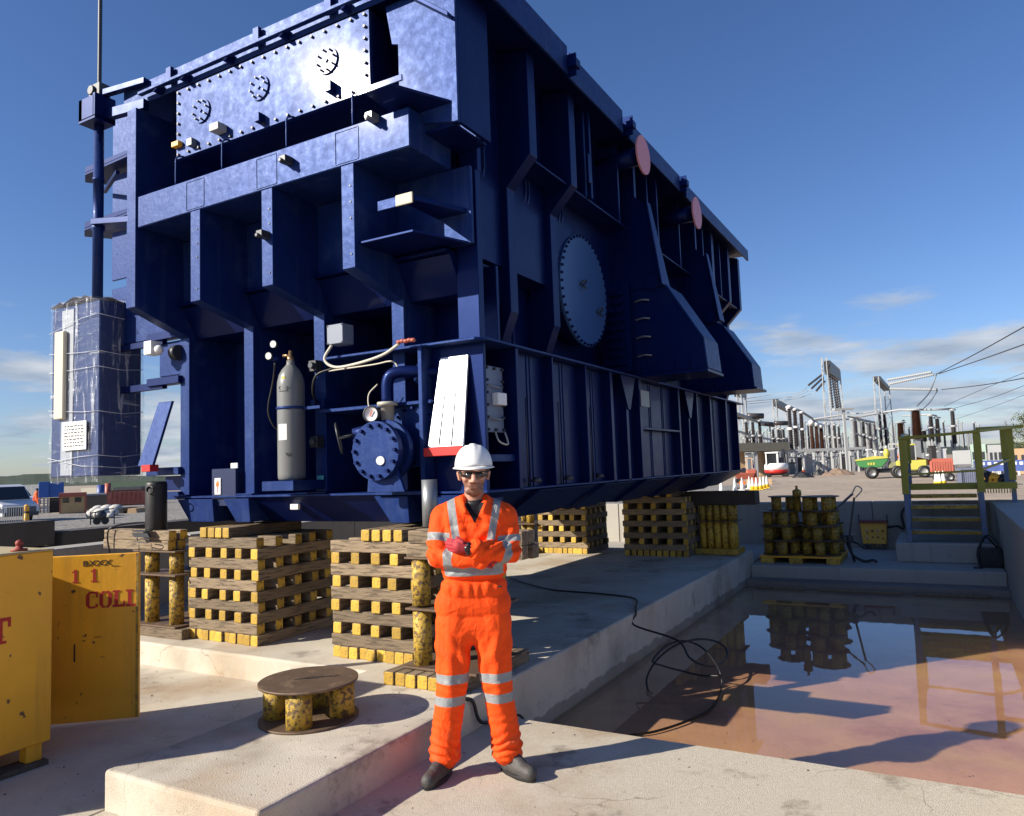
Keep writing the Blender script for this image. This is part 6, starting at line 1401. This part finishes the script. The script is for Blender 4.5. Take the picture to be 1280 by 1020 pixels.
for k in range(60):
    px = 908+k*4.6+rq.uniform(-2, 2)
    if px > 1282: break
    dq = rq.uniform(100, 125); h = rq.uniform(1.2, 3.2); w = rq.uniform(.3, .9); c = gd(px, 575, dq)
    mb = MB(); mb.obox((c.x, c.y, YG+h/2), vr*w/2, va_*w/2, Vector((0, 0, h/2)), k % 3); mb.bar((c.x, c.y, YG+h), (c.x, c.y, YG+h+rq.uniform(.3, 1.5)), .14, m=1); mb.obox((c.x, c.y, YG+h+.1), vr*w*.7, va_*.3, Vector((0, 0, .1)), 2)
    tag(mb.build('switch_cabinet', [LGREY, MGREY, WHITE] if k % 2 else [mat('mid_grey_cabinet', (.2, .22, .24), .6) if k == 0 else bpy.data.materials['mid_grey_cabinet'], LGREY, BLKINS], None, org=(c.x, c.y, YG)), 'small grey switchgear cabinet behind the blue barriers', 'cabinet', 'switchgear cabinets behind the barriers')
# lattice of struts under the posts: one per bay
for k in range(16):
    px = 985+k*7; dq = 108
    mb = MB(); A, B = gd(px, 566, dq), gd(px+6, 566, dq); A0, B0 = A.copy(), B.copy(); A0.z = B0.z = YG
    mb.bar(A0, B, .12); mb.bar(B0, A, .12); mb.bar(A0, A, .14); tag(mb.build('steel_support', LGREY, None, org=A0), 'crossed pale steel support under the switchyard posts', 'steel support', 'crossed steel supports')
# far pylon
c = gd(1257, 545, 420); t_ = gd(1257, 526, 420); mb = MB(); 
for s in (-1, 1): mb.bar((c.x+s*2.4, c.y, YG), (t_.x, t_.y, t_.z), .35)
for j in range(7): z = YG+(t_.z-YG)*j/7; q = 2.4*(1-j/7); mb.bar((c.x-q, c.y, z), (c.x+q*.85, c.y, z+(t_.z-YG)/7), .25)
for z in (.75, .88): mb.bar((c.x-3.5, c.y, YG+(t_.z-YG)*z), (c.x+3.5, c.y, YG+(t_.z-YG)*z), .3)
tag(mb.build('pylon', MGREY, None, org=(c.x, c.y, YG)), 'tiny distant lattice pylon on the right horizon', 'pylon')
# tree at the right edge
rt = random.Random(12); c = gd(1284, 560, 75); t = thing('leafy_tree', 'olive green tree cut by the right edge of the picture', 'tree', (c.x, c.y, YG))
mb = MB(); mb.tube([(c.x, c.y, YG), (c.x+.1, c.y, 1.2), (c.x-.1, c.y, 3.2), (c.x, c.y, 5)], .16, n=8, rr=lambda q: .18*(1-q*.8))
for k in range(9):
    z = 1.2+k*.45; an = k*2.4; mb.tube([(c.x, c.y, z), (c.x+cos(an)*.5, c.y+sin(an)*.5, z+.4), (c.x+cos(an)*1.0, c.y+sin(an)*1.0, z+.8)], .05, n=5, rr=lambda q: .06*(1-q*.7))
mb.build('trunk', mat('bark', (.09, .07, .05), .9), t)
LEAF = mat('olive_leaves', (.10, .12, .035), .6, var=.4, vscale=5)
mb = MB()
for k in range(2600):
    while True:
        q = Vector((rt.uniform(-1, 1), rt.uniform(-1, 1), rt.uniform(-1, 1)))
        if q.length < 1 and q.length > .35: break
    q = Vector((q.x*1.5, q.y*1.5, q.z*2.5)); 
    if noise.noise(q*1.3) < -.12: continue
    o_c = Vector((c.x, c.y, YG+3.7))+q; u = Vector((rt.uniform(-1, 1), rt.uniform(-1, 1), rt.uniform(-1, 1))).normalized(); v_ = u.orthogonal().normalized(); s = rt.uniform(.06, .12)
    mb.add([o_c-u*s, o_c+v_*s*.5, o_c+u*s, o_c-v_*s*.5], [(0, 1, 2, 3)])
o = mb.build('crown', LEAF, t); o['kind'] = 'stuff'

# ================================================================ PEOPLE
def capsule(mb, p0, p1, r0, r1, sq=1.0, n=18, flat=None):
    """tapered capsule; sq squashes it along local y (front to back)"""
    p0, p1 = Vector(p0), Vector(p1); d = p1-p0; l = max(d.length, 1e-5); dn_ = d/l
    prof = []
    for i in range(7): a = -pi/2+(pi/2)*i/6; prof.append((max(.0005, r0*cos(a)), r0*sin(a)))
    for i in range(7): a = (pi/2)*i/6; prof.append((max(.0005, r1*cos(a)), l+r1*sin(a)))
    o = len(mb.v); mb.lathe(p0, dn_, prof, n)
    if sq != 1.0:
        for i in range(o, len(mb.v)):
            v = mb.v[i]; t_ = min(1, max(0, (v-p0).dot(dn_)/l)); c = p0+d*t_; mb.v[i] = Vector((v.x, c.y+(v.y-c.y)*sq, v.z))
def fuse(name, mb, voxel, smooth, parent, mats, smf=.5):
    me = bpy.data.meshes.new('tmp'); me.from_pydata(mb.v, [], mb.f); o = bpy.data.objects.new('tmp', me); COL.objects.link(o)
    rm = o.modifiers.new('r', 'REMESH'); rm.mode = 'VOXEL'; rm.voxel_size = voxel; rm.use_smooth_shade = True
    s = o.modifiers.new('s', 'SMOOTH'); s.iterations = smooth; s.factor = smf
    dg = bpy.context.evaluated_depsgraph_get(); m2 = bpy.data.meshes.new_from_object(o.evaluated_get(dg)); bpy.data.objects.remove(o)
    m2.name = name; m2.materials.clear()
    for x in mats: m2.materials.append(x)
    m2.polygons.foreach_set('use_smooth', [True]*len(m2.polygons))
    q = bpy.data.objects.new(name, m2); COL.objects.link(q)
    if parent: q.parent = parent
    return q
SKIN = mat('skin', (.50, .27, .19), .5, var=.08, vscale=20)
P = thing('person', 'man in orange overalls, white hard hat and dark glasses with folded arms', 'person', (-2.31, 3.6, 0)); P.rotation_euler = (0, 0, math.atan2(.54004844, .84163394))
# --- body (one continuous surface under the clothes)
b = MB()
hc_ = Vector((.014, -.045, 1.645))
capsule(b, (.014, -.03, 1.68), (.014, -.03, 1.69), .078, .078); capsule(b, (.014, .015, 1.68), (.014, .03, 1.68), .08, .078)
capsule(b, (.014, -.05, 1.62), (.014, -.058, 1.578), .064, .048)           # jaw
capsule(b, (-.018, -.075, 1.565), (.046, -.075, 1.565), .022, .022)        # chin
capsule(b, (.014, -.122, 1.655), (.014, -.140, 1.622), .011, .0165)          # nose
capsule(b, (-.004, -.121, 1.617), (.032, -.121, 1.617), .011, .011)
capsule(b, (-.035, -.098, 1.672), (.063, -.098, 1.672), .018, .018)        # brow
for s in (-1, 1):
    capsule(b, (.014+s*.043, -.088, 1.632), (.014+s*.048, -.06, 1.64), .02, .02)
    capsule(b, (.014+s*.082, -.008, 1.665), (.014+s*.079, -.012, 1.632), .016, .011, .8)   # ear
capsule(b, (-.008, -.110, 1.597), (.036, -.110, 1.597), .0105, .0105); capsule(b, (-.003, -.106, 1.583), (.031, -.106, 1.583), .0105, .0105)   # lips
capsule(b, (.014, .0, 1.60), (.014, .01, 1.46), .053, .060)
capsule(b, (-.10, .02, 1.42), (.13, .02, 1.42), .07, .07); capsule(b, (.0, .02, 1.40), (.0, .01, .98), .13, .12, .75)
for s, kx, ax in ((-1, -.135, -.19), (1, .105, .16)):
    capsule(b, (s*.09, .01, .92), (kx, -.01, .50), .085, .055); capsule(b, (kx, -.01, .50), (ax, .03, .10), .052, .038)
capsule(b, (-.17, .02, 1.42), (-.215, -.03, 1.19), .05, .042); capsule(b, (.19, .02, 1.42), (.225, -.03, 1.20), .05, .042)
capsule(b, (-.215, -.03, 1.19), (.02, -.15, 1.215), .04, .028); capsule(b, (.225, -.03, 1.20), (-.03, -.195, 1.262), .04, .028)
BODY = fuse('body', b, .005, 2, P, [SKIN])
# face: beard and lips tinted by vertex colour; nose highlight and dark mouth crease painted in
me = BODY.data
ca = me.color_attributes.new('tint', 'FLOAT_COLOR', 'POINT')
for i, v in enumerate(me.vertices):
    c = v.co; col = (.46, .235, .16)
    if c.z > 1.53:
        f = 0
        x = c.x-.014
        if c.y < -.03 and c.z < 1.632:
            jaw = max(0, min(1, (1.612-c.z+abs(x)*.32)/.022)); mou = 1 if (abs(x) < .019 and 1.584 < c.z < 1.598) else 0
            st = 1 if (abs(x) < .032 and 1.600 < c.z < 1.613 and c.y < -.10) else 0
            f = max(jaw*(1-mou*.9), st)*.80; f *= .85+.3*noise.noise(c*90)
            if c.z < 1.548 and c.y > -.05: f = 0
            col = tuple(a*(1-f)+b_*f for a, b_ in zip(col, (.10, .045, .028)))
            if mou: col = (.30, .12, .09) if abs(c.z-1.5905) > .0025 else (.12, .05, .04)
        if c.z > 1.60 and (c.x < -.052 or c.x > .080) and -.075 < c.y < -.02 and c.z > 1.63: col = (.13, .07, .045)
        if c.z > 1.615 and c.y < -.125: col = (.56, .29, .21)
    ca.data[i].color = (*col, 1)
t_ = SKIN.node_tree; at_ = N(t_, 'ShaderNodeAttribute', attribute_name='tint'); L(t_, at_.outputs['Color'], t_.nodes['Principled BSDF'].inputs['Base Color']); t_.nodes['Principled BSDF'].inputs['Subsurface Weight'].default_value = .08; t_.nodes['Principled BSDF'].inputs['Subsurface Radius'].default_value = (.01, .004, .002)
# --- overalls
b = MB()
capsule(b, (-.085, .01, 1.40), (.105, .01, 1.40), .118, .118, .92)
capsule(b, (-.155, .015, 1.440), (-.07, .02, 1.485), .060, .05); capsule(b, (.18, .015, 1.430), (.09, .02, 1.48), .060, .05)
capsule(b, (-.06, .0, 1.32), (.07, .0, 1.32), .128, .128, .9)
capsule(b, (-.07, .0, 1.15), (.07, .0, 1.15), .118, .118, .92); capsule(b, (-.085, .005, 1.03), (.075, .005, 1.03), .108, .108, 1.0)
capsule(b, (-.115, .01, .93), (.09, .01, .93), .115, .115, .92); capsule(b, (-.10, .01, .82), (.08, .01, .82), .115, .112, .9)
for s, hx, kx, ax in ((-1, -.115, -.138, -.192), (1, .092, .104, .152)):
    capsule(b, (hx, .01, .84), (kx, -.01, .52), .112, .088, .95); capsule(b, (kx, -.012, .52), (ax, .02, .17), .085, .082); capsule(b, (ax, .02, .17), (ax-.002*s, .025, .115), .083, .078)
    b.lathe((ax, .022, .085), (0, 0, 1), [(.083, 0), (.086, .03), (.082, .08)], 20)
capsule(b, (-.165, .01, 1.42), (-.192, -.02, 1.30), .073, .066); capsule(b, (-.192, -.02, 1.30), (-.195, -.055, 1.205), .066, .062)
capsule(b, (.185, .01, 1.41), (.203, -.02, 1.29), .073, .066); capsule(b, (.203, -.02, 1.29), (.205, -.055, 1.215), .066, .062)
capsule(b, (-.19, -.065, 1.205), (-.02, -.135, 1.200), .061, .052); capsule(b, (-.02, -.135, 1.20), (.04, -.15, 1.185), .052, .046)
capsule(b, (.20, -.065, 1.215), (.06, -.165, 1.245), .062, .054); capsule(b, (.06, -.165, 1.245), (.012, -.195, 1.253), .054, .050)
for s in (-1, 1):        # collar
    capsule(b, (.012+s*.072, -.035, 1.515), (.012+s*.050, -.115, 1.452), .022, .012); capsule(b, (.012+s*.072, -.03, 1.52), (.012+s*.03, .07, 1.535), .022, .02)
capsule(b, (-.02, .075, 1.53), (.045, .075, 1.53), .02, .02)
OV = fuse('overalls', b, .0075, 5, P, [])
me = OV.data
# folds: directional displacement along the normals
nv = len(me.vertices); co = np.empty(nv*3); me.vertices.foreach_get('co', co); co = co.reshape(-1, 3)
no = np.empty(nv*3); me.vertices.foreach_get('normal', no); no = no.reshape(-1, 3)
dsp = np.zeros(nv)
def gauss(z, c, s): return np.exp(-((z-c)/s)**2)
for i in range(nv):
    x, y, z = co[i]; v = Vector((x, y, z))
    left = x < 0.0
    a = 0
    a += .003*noise.noise(Vector((x*9, y*9, z*3.5)))+.002*noise.noise(Vector((x*26, y*26, z*14)))
    if z < .80:   # leg folds: stacked rings at hem, drag lines at the knee
        k = gauss(z, .16, .06)*.0085+gauss(z, .50, .05)*.002+gauss(z, .30, .05)*.002
        a += k*sin(z*125+x*42*(1 if left else -1)+5*noise.noise(Vector((x*11, y*11, z*7))))
        a += gauss(z, .70, .10)*.005*sin((abs(x)*60-z*42)+2*noise.noise(v*6))
        a += .0045*sin(x*75+1.7*noise.noise(Vector((x*5, y*5, z*2))))*gauss(z, .62, .16)
    elif z < 1.09:
        a += .0035*sin(x*110+2.5*noise.noise(Vector((x*8, y*8, z*3))))*gauss(z, 1.03, .035)
        a -= .012*gauss(z, 1.075, .013)*(1 if y < .1 else 1)
        a += .0015*noise.noise(Vector((x*12, y*12, z*4)))
    elif z < 1.5 and y > -.11 and abs(x) < .15:
        a += .0045*sin(x*85+3*noise.noise(Vector((x*7, y*7, z*4)))+z*14)*gauss(z, 1.34, .1)
        a += .006*sin(z*70)*gauss(z, 1.12, .05)
    if z > 1.1 and (abs(x) > .14 or y < -.10):
        a += .0065*sin(v.dot(Vector((.8 if left else -.8, .2, 1)))*95+3*noise.noise(v*9))*gauss(z, 1.24, .10)
        a += .004*noise.noise(v*24)
    dsp[i] = a
co2 = co+no*dsp[:, None]
me.vertices.foreach_set('co', co2.ravel()); me.update()
# reflective tape and neck opening masks as smooth distances stored on the vertices
tape = np.full(nv, -1.0)
X_, Y_, Z_ = co[:, 0], co[:, 1], co[:, 2]
def band(t, mask=None):
    global tape
    if mask is not None: t = np.where(mask, t, -1)
    tape = np.maximum(tape, t)
torso = (np.abs(X_) < .165) & (Z_ > 1.02) & (Z_ < 1.16) & (Y_ > -.125)
band(.023-np.abs(Z_-1.125), torso & ~((Z_ > 1.148)))
legs = Z_ < .8
for zl, zr in ((.545, .54), (.425, .43)): band(.025-np.abs(Z_-np.where(X_ < -.015, zl-(X_+.12)*.0, zr)), legs)
# shoulder straps, front and over the back
sh = (Z_ > 1.16) & (Z_ < 1.56)
fr_ = (Y_ > -.128) | (Z_ > 1.32)
band(.022-np.abs(X_-(-.118+(Z_-1.50)*-.12)), sh & fr_ & (Z_ > 1.235) & (np.abs(X_) < .17)); band(.022-np.abs(X_-(.142+(Z_-1.50)*.22)), sh & fr_ & (Z_ > 1.25) & (X_ < .185))
# sleeve bands: around the arm axes
def axisband(p0, p1, t0, hw, rad, extra=None):
    p0, p1 = np.array(p0), np.array(p1); d = p1-p0; l = np.linalg.norm(d); d = d/l
    q = co-p0; s = q@d; rr = np.linalg.norm(q-s[:, None]*d, axis=1)
    m_ = (rr < rad) if extra is None else (rr < rad) & extra
    band(hw-np.abs(s-t0*l), m_)
axisband((-.165, .01, 1.42), (-.20, -.05, 1.19), .50, .022, .095, (X_ < -.122)); axisband((.185, .01, 1.41), (.21, -.05, 1.20), .62, .020, .095, (X_ > .135))
axisband((-.19, -.065, 1.205), (.04, -.15, 1.19), .28, .026, .075, (Y_ < -.045) & (Z_ < 1.262)); axisband((.20, -.065, 1.215), (.012, -.195, 1.253), .22, .026, .085, (Y_ < -.05) & (Z_ < 1.30))
ta = me.attributes.new('tape', 'FLOAT', 'POINT'); ta.data.foreach_set('value', tape.astype(np.float32))
# V of dark undershirt at the neck
vv = (.012+(Z_-1.385)*.50)-np.abs(X_-.012); vv = np.where((Y_ < -.03) & (Z_ > 1.38) & (Z_ < 1.50) & (Y_ > -.16), vv-.012, -1)
na = me.attributes.new('neck', 'FLOAT', 'POINT'); na.data.foreach_set('value', vv.astype(np.float32))
# placket line
pk = np.where((Y_ < 0) & (Z_ > .72) & (Z_ < 1.40), .0028-np.abs(np.abs(X_-(.006))-.018), -1); pl_ = me.attributes.new('seam', 'FLOAT', 'POINT'); pl_.data.foreach_set('value', pk.astype(np.float32))
OVM = bpy.data.materials.new('orange_hi_vis_cloth'); OVM.use_nodes = True; t = OVM.node_tree; pb = t.nodes['Principled BSDF']
pb.inputs['Roughness'].default_value = .75; pb.inputs['Sheen Weight'].default_value = .0; pb.inputs['Specular IOR Level'].default_value = .2
def attr_step(nm, wd=.0006):
    a_ = N(t, 'ShaderNodeAttribute', attribute_name=nm); r = N(t, 'ShaderNodeMapRange'); L(t, a_.outputs['Fac'], r.inputs[0]); r.inputs[1].default_value = -wd; r.inputs[2].default_value = wd; return r.outputs[0]
tcn = N(t, 'ShaderNodeTexCoord')
n1 = N(t, 'ShaderNodeTexNoise'); n1.inputs['Scale'].default_value = 7; n1.inputs['Detail'].default_value = 6; L(t, tcn.outputs['Object'], n1.inputs['Vector'])
m1 = N(t, 'ShaderNodeMix', data_type='RGBA'); L(t, n1.outputs['Fac'], m1.inputs[0]); m1.inputs[6].default_value = (.86, .058, .005, 1); m1.inputs[7].default_value = (1.0, .10, .010, 1)
# dirt near the shins
sp_ = N(t, 'ShaderNodeSeparateXYZ'); L(t, tcn.outputs['Object'], sp_.inputs[0]); dr = N(t, 'ShaderNodeMapRange'); L(t, sp_.outputs[2], dr.inputs[0]); dr.inputs[1].default_value = .42; dr.inputs[2].default_value = .12; dr.inputs[3].default_value = 0; dr.inputs[4].default_value = .30
n2 = N(t, 'ShaderNodeTexNoise'); n2.inputs['Scale'].default_value = 18; n2.inputs['Detail'].default_value = 8; L(t, tcn.outputs['Object'], n2.inputs['Vector'])
dm = M(t, 'MULTIPLY', dr.outputs[0], M(t, 'MULTIPLY_ADD', n2.outputs['Fac'], 5, -2.4, clamp=True))
md = N(t, 'ShaderNodeMix', data_type='RGBA'); L(t, dm, md.inputs[0]); L(t, m1.outputs[2], md.inputs[6]); md.inputs[7].default_value = (.35, .16, .08, 1)
m2 = N(t, 'ShaderNodeMix', data_type='RGBA'); L(t, M(t, 'MULTIPLY', attr_step('seam'), .35), m2.inputs[0]); L(t, md.outputs[2], m2.inputs[6]); m2.inputs[7].default_value = (.35, .03, .005, 1)
tp_ = attr_step('tape'); m4 = N(t, 'ShaderNodeMix', data_type='RGBA'); L(t, tp_, m4.inputs[0]); L(t, m2.outputs[2], m4.inputs[6]); m4.inputs[7].default_value = (.27, .28, .285, 1)
nk = attr_step('neck'); m5 = N(t, 'ShaderNodeMix', data_type='RGBA'); L(t, nk, m5.inputs[0]); L(t, m4.outputs[2], m5.inputs[6]); m5.inputs[7].default_value = (.008, .008, .012, 1)
L(t, m5.outputs[2], pb.inputs['Base Color']); L(t, M(t, 'MULTIPLY_ADD', tp_, -.35, .75), pb.inputs['Roughness'])
bn = N(t, 'ShaderNodeBump'); bn.inputs['Strength'].default_value = .7; bn.inputs['Distance'].default_value = .012; n3 = N(t, 'ShaderNodeTexNoise'); n3.inputs['Scale'].default_value = 15; n3.inputs['Detail'].default_value = 7; n3.inputs['Distortion'].default_value = 1.6; L(t, tcn.outputs['Object'], n3.inputs['Vector']); L(t, n3.outputs['Fac'], bn.inputs['Height']); L(t, bn.outputs[0], pb.inputs['Normal'])
me.materials.append(OVM)
b = MB(); ca_ = Vector((-.85, -.42, .12)).normalized(); b.lathe(Vector((.034, -.178, 1.250)), ca_, [(.050, 0), (.0555, .004), (.0565, .020), (.0555, .042), (.050, .046)], 28); CU = b.build('sleeve_cuff', OVM, P, org=(0, 0, 0))
for nm_ in ('tape', 'neck', 'seam'):
    q_ = CU.data.attributes.new(nm_, 'FLOAT', 'POINT'); q_.data.foreach_set('value', [-1.0]*len(CU.data.vertices))
# pocket label
b = MB(); b.box(.125, .152, -.118, -.113, 1.035, 1.043); b.build('pocket_tag', INK, P, org=(0, 0, 0))
# zip tab / collar button
# --- gloves
GL = mat('red_knit_glove', (.36, .018, .03), .7, var=.2, vscale=40)
b = MB(); capsule(b, (-.045, -.195, 1.265), (-.075, -.190, 1.272), .030, .036, .8)
for k, (dz, l) in enumerate(((.027, .045), (.009, .055), (-.009, .052), (-.026, .042))):
    p0 = Vector((-.085, -.190, 1.272+dz)); p1 = p0+Vector((-l*.6, .012, .004)); p2 = p1+Vector((-l*.55, .045, .004)); capsule(b, p0, p1, .0115, .0105, n=10); capsule(b, p1, p2, .0105, .009, n=10)
capsule(b, (-.055, -.205, 1.295), (-.085, -.19, 1.318), .012, .010, n=10)
fuse('glove', b, .0035, 2, P, [GL])
b = MB(); capsule(b, (.05, -.145, 1.185), (.085, -.115, 1.19), .032, .034, .8)
for k, dz in enumerate((.024, .008, -.008, -.024)): capsule(b, (.09, -.115, 1.19+dz), (.135, -.085, 1.195+dz), .011, .010, n=10)
capsule(b, (.06, -.16, 1.165), (.095, -.15, 1.15), .012, .010, n=10)
fuse('glove', b, .0035, 2, P, [GL])
b = MB(); wd = Vector((-.95, -.25, .08)).normalized(); b.lathe(Vector((-.018, -.197, 1.258))-wd*.0, wd, [(.036, 0), (.038, .003), (.038, .019), (.036, .022)], 24); b.lathe((-.03, -.232, 1.262), (0, -1, .1), [(.019, 0), (.019, .010), (0, .010)], 20); b.build('wrist_watch', mat('black_watch', (.015, .015, .017), .3), P, org=(0, 0, 0))
# --- helmet
b = MB(); hcx, hcy, hz = .016, .005, 1.700
nr = 40; prof = []
vs2 = []; K = 14
for j in range(K+1):
    ph = (pi/2)*j/K
    for k in range(nr):
        a = 2*pi*k/nr; x = .108*cos(ph)**.85*cos(a); y = .135*cos(ph)**.85*sin(a); z = .128*sin(ph)**.95
        if j > 4 and abs(x) < .012: z += .004
        if j > 3 and .022 < abs(x) < .034: z -= .002
        vs2.append((hcx+x, hcy+y, hz+z))
b.add(vs2, [(j*nr+k, j*nr+(k+1) % nr, (j+1)*nr+(k+1) % nr, (j+1)*nr+k) for j in range(K) for k in range(nr)], smooth=True)
vs2 = []
for (ex, dz) in ((0, .0), (.010, -.003), (.011, -.009), (.0, -.010)):
    for k in range(nr):
        a = 2*pi*k/nr; fr2 = max(0, -sin(a))**2.0*.040; vs2.append((hcx+(.108+ex)*cos(a), hcy+(.135+ex+fr2*(1 if ex else .2))*sin(a), hz+dz-(fr2*.25 if ex else 0)))
b.add(vs2, [(j*nr+k, (j+1)*nr+k, (j+1)*nr+(k+1) % nr, j*nr+(k+1) % nr) for j in range(3) for k in range(nr)], smooth=True)
HEL = b.build('hard_hat', WHITE, P, org=(0, 0, 0)); so = HEL.modifiers.new('solid', 'SOLIDIFY'); so.thickness = .003
b = MB(); b.lathe((hcx, hcy+.0, 1.66), (0, 0, 1), [(.084, 0), (.090, .04)], 24)
for i in range(len(b.v)): b.v[i].y = hcy+(b.v[i].y-hcy)*1.22+.004
b.build('hair', mat('brown_hair', (.10, .055, .03), .7, var=.3, vscale=60), P, org=(0, 0, 0)); bpy.data.objects['hair'].location = (0, .012, -.004)
# --- sunglasses
GS = mat('dark_lens', (.01, .01, .012), .08, spec=.9)
b = MB()
for s in (-1, 1):
    v = []; 
    for i in range(9):
        tx = i/8; x = .014+s*(.008+.062*tx); y = -.126+.040*tx**2.2
        v += [(x, y, 1.664+.004), (x, y-.002, 1.664-.026*(1-.35*tx**3)+.0)]
    b.add(v, [(2*i, 2*i+2, 2*i+3, 2*i+1) for i in range(8)], smooth=True)
o = b.build('sunglass_lens', GS, P, org=(0, 0, 0)); so = o.modifiers.new('solid', 'SOLIDIFY'); so.thickness = .002
b = MB(); b.tube([(-.070, -.078, 1.670), (-.05, -.106, 1.670), (-.02, -.124, 1.670), (.014, -.128, 1.668), (.048, -.124, 1.670), (.078, -.106, 1.670), (.098, -.078, 1.670)], .0035, n=6)
for s in (-1, 1): b.tube([(.014+s*.084, -.078, 1.670), (.014+s*.090, -.02, 1.672), (.014+s*.086, .01, 1.668)], .003, n=6)
b.build('sunglass_frame', BLACK, P, org=(0, 0, 0))
b = MB(); b.lathe((.014, .005, 1.475), (0, 0, 1), [(.074, 0), (.068, .035)], 20); b.build('undershirt_collar', BLACK, P, org=(0, 0, 0))
# --- boots
BT = mat('dusty_black_boot', (.055, .052, .05), .6, var=.5, vscale=25, bump=.5, bscale=60)
for s, ax, tx, ty in ((-1, -.192, -.275, -.13), (1, .155, .262, -.11)):
    b = MB(); d = Vector((tx-ax, ty-.03, 0)); dn_ = d.normalized(); A = Vector((ax, .035, 0)); sd = Vector((-dn_.y, dn_.x, 0))
    capsule(b, A+Vector((0, 0, .045)), A+dn_*.10+Vector((0, 0, .048)), .042, .045); capsule(b, A+dn_*.08+Vector((0, 0, .048)), A+dn_*.185+Vector((0, 0, .040)), .047, .040)
    capsule(b, A+Vector((0, 0, .05)), A+Vector((0, 0, .13)), .046, .050)
    capsule(b, A+dn_*.06+Vector((0, 0, .085)), A+dn_*.12+Vector((0, 0, .062)), .038, .036)
    bt = fuse('boot', b, .005, 3, P, [BT])
    for v in bt.data.vertices:
        if v.co.z < .004: v.co.z = .004
    b = MB(); out_ = []
    for k in range(20):
        a = 2*pi*k/20; l_ = .135 if cos(a) > 0 else .12; w_ = .050 if cos(a) > 0 else .044; out_.append(A+dn_*(.075+l_*1.08*cos(a))+sd*(w_*sin(a))+Vector((0, 0, .0)))
    b.prism(out_, (0, 0, .022)); b.build('boot_sole', BLACK, P, org=(0, 0, 0), bevel=.003)
    b = MB()
    for k in range(5):
        c = A+dn_*(.055+k*.022)+Vector((0, 0, .122-k*.013)); b.tube([c-sd*.026, c+Vector((0, 0, .008)), c+sd*.026], .0032, n=5, sub=3)
    b.build('lace', DGREY, P, org=(0, 0, 0))
# --- distant walking worker
wp = gz(46, 641, YG); wm = D_of(641, 46)[3]
W_ = thing('person', 'distant walker in orange hi-vis clothing beside the white pickup', 'person', wp); W_.rotation_euler = (0, 0, math.atan2(vr.y, vr.x))
b = MB()
capsule(b, (-.02, 0, 1.50), (0, 0, 1.02), .18, .15, .7)
capsule(b, (-.06, 0, .98), (-.24, -.1, .52), .10, .075); capsule(b, (-.24, -.1, .52), (-.42, .05, .12), .07, .055)
capsule(b, (.06, 0, .98), (.20, -.05, .52), .10, .075); capsule(b, (.20, -.05, .52), (.22, .1, .10), .07, .055)
capsule(b, (-.15, 0, 1.46), (-.26, .0, 1.15), .065, .055); capsule(b, (-.26, 0, 1.15), (-.20, -.12, .92), .052, .045)
capsule(b, (.15, 0, 1.46), (.24, .05, 1.15), .065, .055); capsule(b, (.24, .05, 1.15), (.14, -.15, .98), .052, .045)
capsule(b, (-.42, .05, .08), (-.52, -.06, .06), .05, .045); capsule(b, (.22, .1, .06), (.14, -.08, .05), .05, .045); capsule(b, (0, 0, 1.55), (0, -.01, 1.72), .07, .09)
fuse('body', b, .02, 2, W_, [mat('orange_workwear', (.85, .13, .02), .7, var=.2)])
b = MB(); b.ell((0, 0, 1.80), (.12, .15, .09), 14, 8); b.build('hard_hat', DGREY, W_, org=(0, 0, 0))
b = MB(); b.ell((0, -.05, 1.72), (.075, .08, .10), 12, 8); b.build('face', SAND, W_, org=(0, 0, 0))
